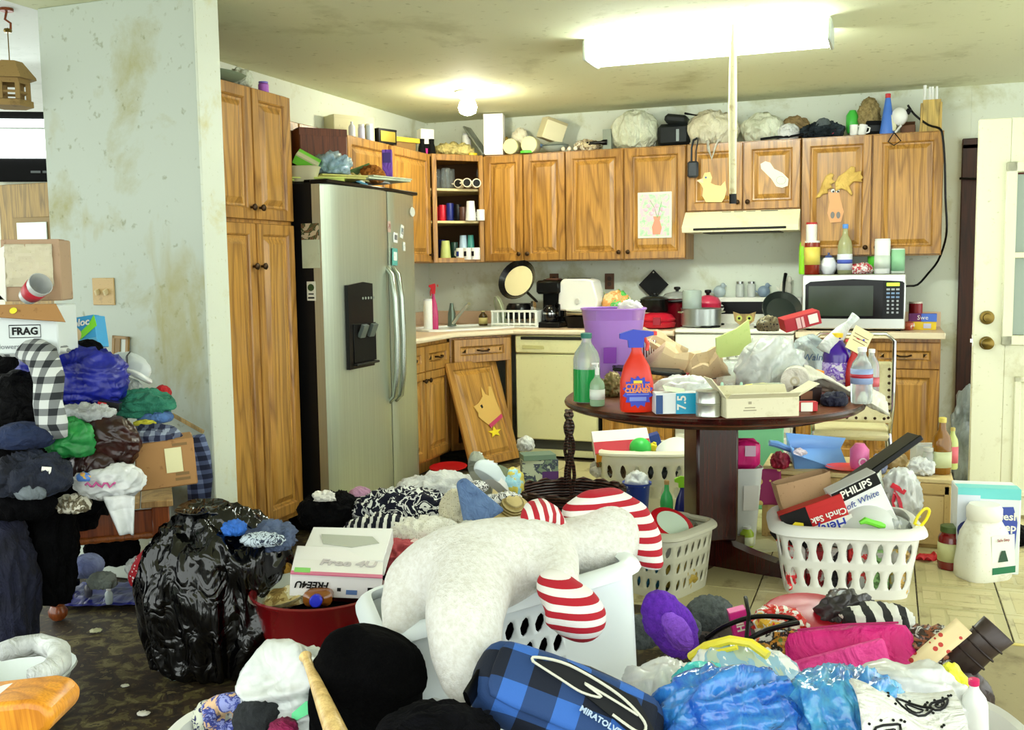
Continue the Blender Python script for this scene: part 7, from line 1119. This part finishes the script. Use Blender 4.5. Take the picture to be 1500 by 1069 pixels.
t = T('pink_tote', 'hot pink fabric tote bag with zip lying on the heap', 'bag', atd(1255, 985, 2.6)-Vector((0, 0, .05)), 0, rot=(-.35, -.08, YA-.05)); PK = mt((220, 20, 130), .6, kind='cloth', c2=(186, 8, 100)); O('panel', M().box(.34, .06, .17, b=.025), PK, t, mods=[('SUBSURF', dict(levels=1, render_levels=1))], sm=180); O('front_fold', M().prism([(-.19, -.02), (.09, .0), (.07, .13), (-.17, .085)], .03, (0, -.07, 0), (.1, 0, 0)), mt((230, 60, 150), .6, kind='cloth', c2=(206, 36, 120)), t, mods=[('BEVEL', dict(width=.01, segments=2))]); O('zip', M().tube([(-.13, -.012, .163), (.0, -.018, .168), (.13, -.012, .163)], .003, 6), mt((160, 0, 86), .4), t)
lump('striped_sack', 'black and white striped cloth behind the pink tote', 'cloth', 1285, 905, 2.85, .10, .06, .04, mt((40, 40, 40), .8, kind='stripe', c2=(220, 220, 212), s=.05), n=12, amp=.12)
lump('clear_zip_bag', 'clear quilt bag with yellow and blue trim on the heap', 'bag', 1090, 990, 2.35, .14, .10, .075, mt((210, 224, 226), .15, kind='splotch', c2=((236, 240, 240), (150, 190, 214), (190, 206, 190), (240, 240, 236)), s=1.6), n=18, amp=.08, seed=9, tilt=(.2, .25))
S('yellow_trim', 'yellow piping edge of the clear quilt bag', 'trim', M().tube([tuple(atd(*a)) for a in ((1012, 962, 2.4), (1035, 946, 2.36), (1070, 937, 2.33), (1100, 942, 2.31), (1125, 960, 2.28))], .011, 8).tube([tuple(atd(*a)) for a in ((1018, 970, 2.38), (1045, 956, 2.33), (1080, 948, 2.3))], .006, 6), mt((236, 220, 60), .4), rz=0); bpy.data.objects['yellow_trim'].name = 'yellow_piping_cord'
lump('lilac_mitten', 'lilac fleece mitten lying over the clear quilt bag', 'mitten', 1092, 1000, 2.2, .045, .03, .055, mt((136, 96, 206), .85, kind='cloth', c2=(110, 72, 180)), n=12, amp=.08, tilt=(.2, -.5))
BLF = mt((70, 160, 240), .1, kind='film', c2=(10, 70, 210), trans=.3, coat=.6, s=1.6)
lump('blue_plastic_bag', 'shiny blue plastic bag at the front of the heap', 'bag', 1075, 1050, 2.12, .16, .10, .09, BLF, n=32, amp=.20, fr=1.3, seed=71, oct=4); lump('blue_plastic_bag', 'second shiny blue plastic bag between white bag and heap', 'bag', 1240, 1045, 2.1, .12, .09, .085, mt((100, 200, 245), .1, kind='film', c2=(16, 110, 225), trans=.3, coat=.6, s=1.6), n=30, amp=.20, fr=1.4, seed=72, oct=4)
lump('white_carrier_bag', 'crumpled white carrier bag beside the plaid backpack', 'bag', 975, 1010, 2.35, .10, .09, .06, BAGW, n=24, amp=.18, fr=1.3, seed=73); lump('white_carrier_bag', 'large white plastic bag against the pink tote', 'bag', 1305, 1025, 2.25, .16, .10, .085, BAGW, n=28, amp=.16, fr=1.1, seed=74, oct=3)
lump('teal_film', 'teal cling film bundle on the blue bag', 'film', 1030, 1000, 2.2, .06, .05, .04, mt((90, 220, 214), .2, kind='film', c2=(40, 170, 180)), n=14, amp=.18, seed=75)
bd = S('bandana', 'white bandana with black paisley print at the front', 'bandana', M().sheet(lambda u, v: (u*.22-.10, (v-.5)*.26+.02*math.sin(u*5), .03*math.sin(u*4+v*3)+.05*(1-(2*v-1)**2)), 18, 14), mt((236, 236, 232), .8, kind='cloth', c2=(216, 216, 210)), atd(1322, 1066, 2.0)-Vector((0, 0, .015)), rot=(.45, .08, YA-.1), solid=.005, sm=180)
def surf(x, y):
    u = (x+.10)/.22; v = (y-.02*math.sin(u*5))/.26+.5; return .03*math.sin(u*4+v*3)+.05*(1-(2*v-1)**2)+.005
def ring(x, y, s, a):                                      # teardrop outline with a hooked tip
    out = []
    for i in range(12):
        q = i*math.pi/6; X = s*math.cos(q)*1.1; Y = s*.62*math.sin(q)*(1-.55*math.cos(q))+s*.35*max(0, math.cos(q))**2
        out.append((x+X*math.cos(a)-Y*math.sin(a), y+X*math.sin(a)+Y*math.cos(a)))
    return out
for x, y, s, a in ((-.05, -.06, .03, .5), (.03, .05, .035, 0), (.075, -.03, .026, 1.2), (.03, -.10, .026, .2), (.085, .07, .018, .4)):
    O('paisley', M().tube([(px_, py_, surf(px_, py_)) for px_, py_ in ring(x, y, s, a)], .0026, 5, True).tube([(px_, py_, surf(px_, py_)) for px_, py_ in ring(x, y, s*.5, a)], .0018, 5, True), INK, bd)
    for k in range(8): px_, py_ = ring(x, y, s*1.5, a)[k]; O('dot', M().lathe([(.003, 0), (.003, .002)], 6, (px_, py_, surf(px_, py_)-.001)), INK, bd) if abs(py_) < .12 and -.09 < px_ < .11 else None
# right front tub
q = on(1395, 1085, .22); rt = T('white_round_tub', 'white plastic tub with glue bottle and bags at the right front', 'tub', Vector((q.x, q.y+.05, 0)), YA); L_ = .17
O('wall', M().lathe([(.8*L_, 0), (.85*L_, .01), (.97*L_, .2), (1.0*L_, .215), (1.03*L_, .225), (1.0*L_, .235), (.92*L_, .225), (.88*L_, .19), (.78*L_, .015), (0, .015)], 40, ex=2.6, cap=(1, 0), sy=1.2), WP, rt)
bottle('glue_bottle', 'white glue bottle with pink nozzle in the round tub', 'bottle', (atd(1430, 1060, 2.2)-Vector((0, 0, .05)), .055, .16), WP, mt((214, 30, 100), .4), 'round', tilt=(.1, -.1)); 
t = T('yellow_pencil_case', 'crumpled bright yellow pouch in the round tub', 'pouch', atd(1398, 1010, 2.28), 0, rot=(.3, -.35, YA)); O('pouch', M().blob(.032, .025, .075, n=10, amp=.12, flat=2, at=(0, 0, -.08)), mt((232, 230, 60), .5, kind='film'), t, sm=12); O('clip', M().prism([(-.012, 0), (.012, .005), (0, .015)], .004, (0, -.03, .02)), INK, t)
t = T('brown_boot', 'scuffed dark brown leather boot lying on the heap', 'boot', atd(1412, 968, 2.6), 0, rot=(.1, .75, YA)); LB = mt((54, 40, 36), .4, kind='dirty', c2=(30, 20, 18), s=6); O('shaft', M().lathe([(.05, -.02), (.048, .06), (.052, .12), (.046, .12), (.04, .0)], 18, sy=.6, wob=.12), LB, t, sm=180); O('vamp', M().blob(.09, .045, .045, n=12, amp=.08, flat=1, at=(.05, 0, -.09)), LB, t, sm=180)
for i in range(3): O('crease_fold', M().tube([(.05*math.cos(k*.5236), .03*math.sin(k*.5236), .02+.03*i) for k in range(12)], .003, 5, True), mt((40, 28, 26), .5), t)
S('polka_ribbon', 'cream ribbon strip with red dots across the brown boot', 'ribbon', M().sheet(lambda u, v: (u*.16-.08, v*.05, .01*math.sin(u*5)), 12, 4), mt((226, 206, 160), .7, kind='dots', c2=(190, 60, 50), s=2.4), atd(1388, 958, 2.5), rot=(.9, -.75, YA), solid=.004, sm=180)
lump('chocolate_wrappers', 'brown and silver sweet wrappers beside the pink tote', 'wrappers', 1362, 945, 2.65, .07, .06, .05, mt((70, 56, 50), .3, kind='splotch', c2=((190, 190, 186), (60, 44, 40), (150, 90, 60), (40, 34, 34)), s=3), n=14, amp=.2, seed=77)
# ------------------------------------------------------------------ bottom left corner
q = on(35, 985, .16); wt = T('white_basin', 'white basin with cloth hanging over its rim at the left', 'basin', Vector((q.x-.05, q.y, 0)), YA); O('wall', M().lathe([(.11, 0), (.16, .14), (.172, .15), (.17, .158), (.15, .15), (.10, .015), (0, .015)], 36, ex=2.6, cap=(1, 0)), mt((222, 230, 226), .35), wt)
S('basin_towel', 'white towel folded over the basin rim', 'towel', M().tube([tuple(atd(*a)) for a in ((0, 955, 2.75), (25, 948, 2.78), (60, 944, 2.78), (86, 952, 2.72), (88, 968, 2.66), (72, 984, 2.6), (45, 992, 2.56))], [.03, .035, .036, .036, .034, .03, .024], 12, flat=.8), mt((232, 236, 232), .8, kind='cloth'), rz=0, sm=180)
q = atd(30, 1035, 1.75); S('orange_chair_arm', 'orange varnished wooden chair arm with rounded end', 'chair arm', M().prism([(-.20, -.035), (.055, -.035), (.075, -.025), (.085, 0), (.07, .022), (.045, .03), (-.20, .035)], .12, (0, -.06, 0)), mt((222, 150, 40), .35, kind='wood', c2=(180, 106, 20)), q, rot=(.0, -.12, YA), mods=[('BEVEL', dict(width=.012, segments=3))])
S('white_chair_post', 'white post holding up the orange chair arm', 'post', M().box(.06, .06, .60, b=.012).lathe([(.035, .585), (.042, .60), (.03, .61)], 16), WP, Vector((q.x-.02, q.y, max(0, q.z-.65))))
# ================================================================== bench piled with boxes and clothes, left wall
PIN = mt((140, 70, 28), .3, kind='wood', c2=(80, 32, 10), coat=.3); A, B = Vector((.40, -4.30, 0)), Vector((.70, -4.05, 0)); bd_ = (B-A).normalized(); bn_ = Vector((-bd_.y, bd_.x, 0)); ba = math.atan2(bd_.y, bd_.x); bl_ = (B-A).length; BZ = .44
be = T('turned_leg_bench', 'low pine coffee table with turned legs under piled clothes', 'table', A, ba); LP = [(.022, 0), (.034, .015), (.036, .035), (.024, .055), (.03, .06), (.03, .066), (.022, .075), (.026, .14), (.03, .19), (.026, .215), (.032, .22), (.032, .23)]
for x, y in ((0, 0), (bl_, 0), (0, .26), (bl_, .26)): lg = O('leg', M().lathe(LP, 18, (x, y, 0)), PIN, be); O('leg_block', M().box(.066, .066, .19, (x, y, .225), b=.004), PIN, lg)
O('end_rail', M().box(bl_-.06, .025, .11, (bl_/2, 0, .29), b=.003), PIN, be); O('carved_bead', M().tube([(.03+(bl_-.06)*k/14, -.018, .30) for k in range(15)], [.011+.004*(k % 2) for k in range(15)], 8), mt((150, 84, 36), .35, kind='wood'), be)
O('side_rail', M().box(.025, .26, .11, (0, .13, .29), b=.003).box(.025, .26, .11, (bl_, .13, .29), b=.003), PIN, be)
for i in range(4): O('top_plank', M().box((bl_+.10)/4-.004, .34, .025, (-.05+(i+.5)*(bl_+.1)/4, .12, BZ-.025), b=.003), mt((186, 148, 90), .5, kind='wood', c2=(140, 100, 50)), be)
LM = lambda c, k='cloth', **q: mt(c, .85, kind=k, **q)
def L(name, label, cat, px, py, d, rx, ry, rz, m, **k): k.setdefault('n', 16); k.setdefault('amp', .13); return lump(name, label, cat, px, py, d, rx, ry, rz, m, **k)
# core of the pile
L('black_coat_heap', 'tall heap of black coats filling the bench against the wall', 'clothes', 60, 660, 3.75, .30, .16, .36, LM((6, 6, 7), c2=(12, 12, 14)), n=22, amp=.10, seed=81, flat=.9)
L('black_coat', 'black coat hanging down over the bench end', 'coat', 62, 790, 3.45, .11, .08, .26, LM((6, 6, 7), c2=(12, 12, 14)), n=18, amp=.10, seed=82, st=(2, 2, .6))
L('navy_jeans', 'dark blue jeans draped to the floor at the left', 'jeans', 8, 860, 3.3, .09, .10, .30, LM((14, 18, 48), c2=(8, 10, 28)), n=18, amp=.10, seed=83, st=(2, 2, .6))
L('royal_blue_duffel', 'royal blue nylon duffel bag on top of the pile', 'bag', 105, 552, 3.6, .19, .11, .115, mt((24, 34, 150), .4, kind='film', c2=(12, 18, 96)), n=22, amp=.09, seed=84, st=(.8, 1.2, 2), e=.85)
L('black_duffel', 'black bag under the royal blue duffel', 'bag', 30, 590, 3.5, .14, .10, .12, mt((6, 6, 7), .6, kind='cloth', c2=(10, 10, 12)), n=16, amp=.06, seed=85)
t = S('flannel_shirt', 'black and white flannel shirt sleeve hanging over blue duffel', 'shirt', M().tube([tuple(atd(*a)) for a in ((40, 508, 3.36), (62, 522, 3.3), (72, 555, 3.26), (70, 590, 3.24), (76, 620, 3.24), (80, 640, 3.26))], [.05, .052, .05, .046, .05, .04], 14, flat=.45), mt((206, 210, 206), .85, kind='plaid', c2=(30, 34, 38), s=.05, s2=(0, 2)), rz=0, sm=180)
L('flannel_collar', 'flannel shirt shoulder folded beneath white box', 'shirt', 45, 512, 3.4, .13, .05, .025, mt((206, 210, 206), .85, kind='plaid', c2=(40, 44, 48), s=.05, s2=(0, 2)), amp=.08)
# boxes on top
d_ = 3.45; t = carton('flower_delivery_box', 'white shipping box stamped FRAG with open brown flap', 'box', (atd(48, 515, d_), .24, .16), .2, mt((214, 222, 220), .5), rz=.1); s1 = 1479/d_
text(t, 'FRAG', .034, INK, (.015, -.1015, .075), bold=.0012); O('stamp_frame', M().tube([(-.035, -.1012, .055), (.065, -.1012, .055), (.065, -.1012, .096), (-.035, -.1012, .096)], .0018, 4, True), INK, t); text(t, 'ProFlowers', .024, mt((130, 136, 140), .5), (-.06, -.1015, .025)); O('round_seal', M().tube([(.045+.022*math.cos(k*.5236), -.1012, .03+.014*math.sin(k*.5236)) for k in range(12)], .0015, 4, True), mt((120, 60, 90), .5), t)
O('open_flap', M().prism([(-.12, 0), (.12, .0), (.16, -.07), (-.08, -.045)], .004, (0, -.105, .165), (-.6, 0, 0)), CARD, t); O('price_dot', M().lathe([(.012, 0), (.012, .001)], 12, (-.01, -.122, .145), (math.pi/2-.6, 0, 0)), mt((236, 226, 60), .5), t)
t = carton('cardboard_box', 'open brown cardboard box lined with crumpled paper on the pile', 'box', (atd(58, 440, 3.55), .19, .21), .14, mt((176, 146, 116), .7, kind='dirty', c2=(140, 110, 80)), rz=.15); O('crumpled_lining', M().sheet(lambda u, v: ((u-.5)*.155-.005, -.078+.012*noise.noise((u*6, v*6, 2)), .05+v*.145), 14, 14), mt((206, 198, 170), .7, kind='dirty', c2=(170, 160, 130), s=5), t, solid=.002, sm=20); O('torn_edge', M().prism([(-.11, .03), (-.085, .0), (-.08, .19), (-.115, .17)], .01, (0, -.08, 0)), PAPER, t)
t = T('plastic_cup', 'clear plastic cup with red label lying on the boxes', 'cup', atd(50, 425, 3.4), 0, rot=(.3, 1.1, YA-.3)); O('cup', M().lathe([(.03, -.05), (.04, .05), (.038, .05), (.028, -.045)], 20), mt((220, 224, 222), .1, trans=.4), t); O('label', M().lathe([(.034, -.025), (.038, .025)], 20, cap=(0, 0)), mt((180, 24, 44), .4), t, solid=.001)
L('dark_scarf', 'dark brown scarf at the back of the boxes', 'scarf', 8, 418, 3.6, .06, .05, .06, LM((20, 14, 10), 'dots', c2=(120, 90, 40), s=2), n=12, amp=.2)
t = carton('freezer_bag_carton', 'blue and lime freezer bag carton on the pile by the wall', 'box', (atd(125, 512, 3.7), .145, .115), .08, mt((60, 160, 214), .4), rot=(-.1, -.15, -.1), panel=(0, 1, 0, .3, mt((110, 190, 226), .4))); O('green_swoosh', M().prism([(-.02, 0), (.08, .06), (.075, .1), (.05, .07), (-.04, .01)], .002, (0, -.0435, .015)), mt((130, 220, 40), .4), t); O('tan_print', M().lathe([(.028, 0), (.028, .001)], 14, (-.01, -.043, .055), (math.pi/2, 0, 0)), mt((226, 196, 150), .5), t); text(t, 'ziploc', .036, PAPER, (.012, -.047, .094), bold=.001, shear=.2)
L('black_pouch', 'black cap wedged behind the blue duffel', 'cap', 128, 512, 3.62, .055, .05, .04, LM((7, 7, 8)), n=10, amp=.05)
t = T('small_picture_frame', 'small gold framed mirror leaning on the stained wall', 'frame', aty(176, 530, -3.815), 0, rot=(-.05, .06, 0)); O('frame', M().box(.085, .012, .012, (0, 0, 0)).box(.085, .012, .012, (0, 0, .098)).box(.014, .012, .11, (-.0355, 0, 0)).box(.014, .012, .11, (.0355, 0, 0)), mt((150, 116, 56), .4), t); O('glass', M().box(.06, .004, .09, (0, .004, .01)), mt((206, 214, 200), .1), t); O('wood_panel', M().box(.03, .006, .09, (-.016, -.001, .01)), mt((140, 110, 60), .5), t)
t = T('sports_shoe', 'white and black sports shoe on the pile by the wall', 'shoe', atd(186, 545, 3.85), 0, rot=(.3, .5, YA+1.2)); O('upper', M().blob(.045, .10, .05, n=12, amp=.04, flat=.5), mt((206, 212, 212), .6), t, sm=180); O('sole', M().box(.085, .21, .02, (0, 0, -.005), b=.008), WP, t); O('stripe', M().tube([(-.046, -.03, .02), (-.042, .0, .05), (-.02, .02, .07)], .008, 6, flat=.4), BLACK, t)
L('grey_shirt', 'pale grey shirt between wall and blue duffel', 'shirt', 185, 575, 3.8, .06, .05, .06, LM((190, 196, 194)))
L('teal_shirt', 'teal cotton shirt draped over the pile by the wall', 'shirt', 207, 592, 3.72, .11, .08, .05, LM((50, 140, 110), c2=(28, 100, 80)), n=18, amp=.18, seed=86)
L('blue_hat', 'light blue baseball cap under the teal shirt', 'cap', 228, 610, 3.7, .065, .06, .025, LM((80, 120, 180)), n=10, amp=.04)
L('red_cloth', 'red cloth corner behind the teal shirt', 'cloth', 238, 575, 3.85, .03, .03, .03, LM((200, 30, 36)), n=8); L('yellow_cloth', 'yellow cloth strip under the blue cap', 'cloth', 212, 620, 3.62, .04, .03, .012, LM((220, 214, 60)), n=8)
S('wooden_batten', 'thin wooden batten lying against the wall above the carton', 'batten', M().box(.16, .012, .014, rot=(0, .45, .1)), mt((190, 160, 106), .6, kind='wood'), aty(274, 622, -3.83), 0)
L('white_tshirt', 'white printed t-shirt under the blue duffel', 'shirt', 125, 605, 3.42, .10, .06, .03, LM((206, 210, 210)), amp=.14)
carton('game_case', 'small black and red game case on the pile', 'case', (atd(160, 600, 3.5), .07, .03), .06, BLACK, rot=(0, .2, .2), panel=(0, .4, .2, .9, RED))
L('green_bag', 'green mesh bag in front of the leather bag', 'bag', 103, 642, 3.35, .075, .05, .07, mt((40, 150, 70), .5, kind='film', c2=(20, 100, 46)), n=16, amp=.18, seed=87)
t = L('brown_leather_bag', 'dark brown leather handbag slumped over the bench', 'handbag', 155, 640, 3.45, .105, .07, .095, mt((50, 18, 12), .28, kind='film', c2=(26, 8, 5)), n=20, amp=.08, seed=88, tilt=(.3, .25)); L('leather_flap', 'brown leather jacket sleeve below the handbag', 'sleeve', 140, 680, 3.4, .085, .05, .06, mt((46, 18, 13), .35, kind='film', c2=(24, 8, 6)), n=16, amp=.07, tilt=(.2, -.2))
L('denim_hat', 'dark blue denim cap on the pile', 'cap', 35, 638, 3.25, .095, .07, .045, LM((24, 44, 84), c2=(12, 24, 54)), n=14, amp=.08, seed=89)
t = L('rolled_jeans', 'rolled dark jeans with white brand tag on the bench', 'jeans', 45, 695, 3.22, .12, .08, .075, LM((26, 36, 58), c2=(10, 14, 28)), n=18, amp=.16, seed=90); O('brand_tag', M().box(.028, .004, .04, (.075, -.062, .06), (0, .15, .3)), PAPER, t); text(t, 'GH', .018, INK, (.075, -.066, .082), (math.pi/2, .15, .3)); O('rivet', M().lathe([(.006, 0), (.004, .003)], 8, (-.06, -.078, .06), (math.pi/2, 0, 0)), BRASS, t); O('grey_lining', M().blob(.05, .02, .025, n=8, amp=.1, at=(.03, -.07, .0)), LM((120, 130, 136)), t, sm=180)
L('black_pants', 'black trousers bundled beneath the rolled jeans', 'clothes', 30, 735, 3.25, .11, .07, .06, LM((7, 7, 9)), n=14)
# carton, plaid, white carrier bag on bench end
t = carton('brown_carton', 'brown cardboard carton with pale sticker on the bench corner', 'box', (atd(246, 708, 3.62), .20, .165), .16, CARD, rot=(0, -.06, .35), panel=(.5, .78, .32, .85, mt((226, 220, 170), .6))); [O('faded_print', M().box(w_, .001, .01, (.052, -.082, z_)), mt((126, 96, 50), .6), t) for w_, z_ in ((.05, .145), (.045, .04), (.05, .022))]
L('navy_plaid_shirt', 'navy plaid shirt spread behind the brown carton', 'shirt', 222, 640, 3.6, .10, .08, .045, mt((24, 30, 60), .85, kind='plaid', c2=(150, 160, 180), s=.035, s2=(0, 2)), n=16, amp=.12, seed=91)
t = S('plaid_pyjama', 'navy plaid pyjama leg hanging against the wall', 'clothes', M().tube([tuple(aty(*a)) for a in ((285, 640, -3.90), (290, 665, -3.87), (293, 700, -3.85), (292, 738, -3.85))], [.04, .05, .052, .045], 12, flat=.4), mt((18, 24, 52), .85, kind='plaid', c2=(110, 124, 160), s=.04, s2=(0, 2)), rz=0, sm=180)
t = T('printed_carrier_bag', 'white carrier bag with pink print hanging off the bench', 'bag', atd(160, 712, 3.38), YA); O('sack', M().blob(.115, .06, .055, n=20, amp=.14, seed=92, fr=1.8, flat=2, at=(0, 0, -.05)), BAGW, t, sm=180); O('hanging_handles', M().sheet(lambda u, v: (.0+.11*u*(1-.55*v)+.05*v, -.06-.01*math.sin(u*8), -.02-.13*v), 10, 10), BAGW, t, solid=.004, sm=180); O('pink_print', M().tube([(-.05+.009*k, -.069-.004*(k % 2), .02+.008*math.sin(k*1.9)) for k in range(12)], .004, 5), mt((190, 80, 140), .5), t); O('cartoon_patch', M().blob(.025, .01, .016, n=6, amp=.1, at=(-.06, -.055, .03)), mt((226, 120, 170), .5, kind='splotch', c2=((240, 190, 60), (90, 140, 220)), s=6), t, sm=180)
L('patterned_paper', 'crumpled patterned paper on the bench edge', 'paper', 108, 738, 3.35, .05, .05, .03, mt((196, 190, 166), .7, kind='splotch', c2=((214, 210, 190), (110, 100, 76), (220, 216, 200)), s=3), n=10, amp=.2, fac=1)
# under the bench
t = S('blue_tarp', 'blue plastic tarp spread on the floor under the bench', 'tarp', M().sheet(lambda u, v: ((u-.5)*.36, (v-.5)*.30, .018+.014*noise.noise((u*5, v*5, 1))), 18, 14), mt((16, 24, 120), .3, kind='film', c2=(8, 10, 60)), on(150, 880, 0)+Vector((0, .05, 0)), solid=.004, sm=180)
L('rolled_denim', 'roll of light blue denim under the bench', 'denim', 128, 828, 3.75, .055, .07, .045, LM((140, 150, 190), c2=(100, 110, 160)), n=12, amp=.06); L('black_boot_pile', 'black boots in the shade under the bench', 'boots', 165, 800, 4.0, .10, .08, .08, LM((8, 8, 10)), n=14, amp=.12)
t = S('polka_dot_slipper', 'red slipper with white polka dots under the bench', 'slipper', M().blob(.042, .03, .085, n=14, amp=.05, flat=2, e=.9), mt((176, 16, 34), .7, kind='dots', c2=(232, 220, 220), s=3.2), atd(196, 860, 3.65), rot=(.15, .55, YA), sm=180)
L('white_sock', 'white sock behind the polka dot slipper', 'sock', 205, 830, 3.75, .05, .04, .04, LM((206, 212, 208)), n=10, amp=.14); L('grey_cup', 'grey crumpled cloth under the bench', 'cloth', 150, 850, 3.6, .05, .04, .03, LM((120, 128, 120)), n=10, amp=.16)
for i, (px, py) in enumerate(((112, 845), (130, 862), (160, 872))): bottle('small_vial', ('small dark bottle lying by the bench leg', 'small blue-capped bottle on the tarp', 'small clear bottle on the tarp edge')[i], 'bottle', (on(px, py+12, .03), .03, .06), mt(((10, 12, 14), (60, 60, 70), (150, 160, 160))[i], .2), mt(((30, 30, 30), (40, 60, 190), (200, 200, 200))[i], .4), 'squat')
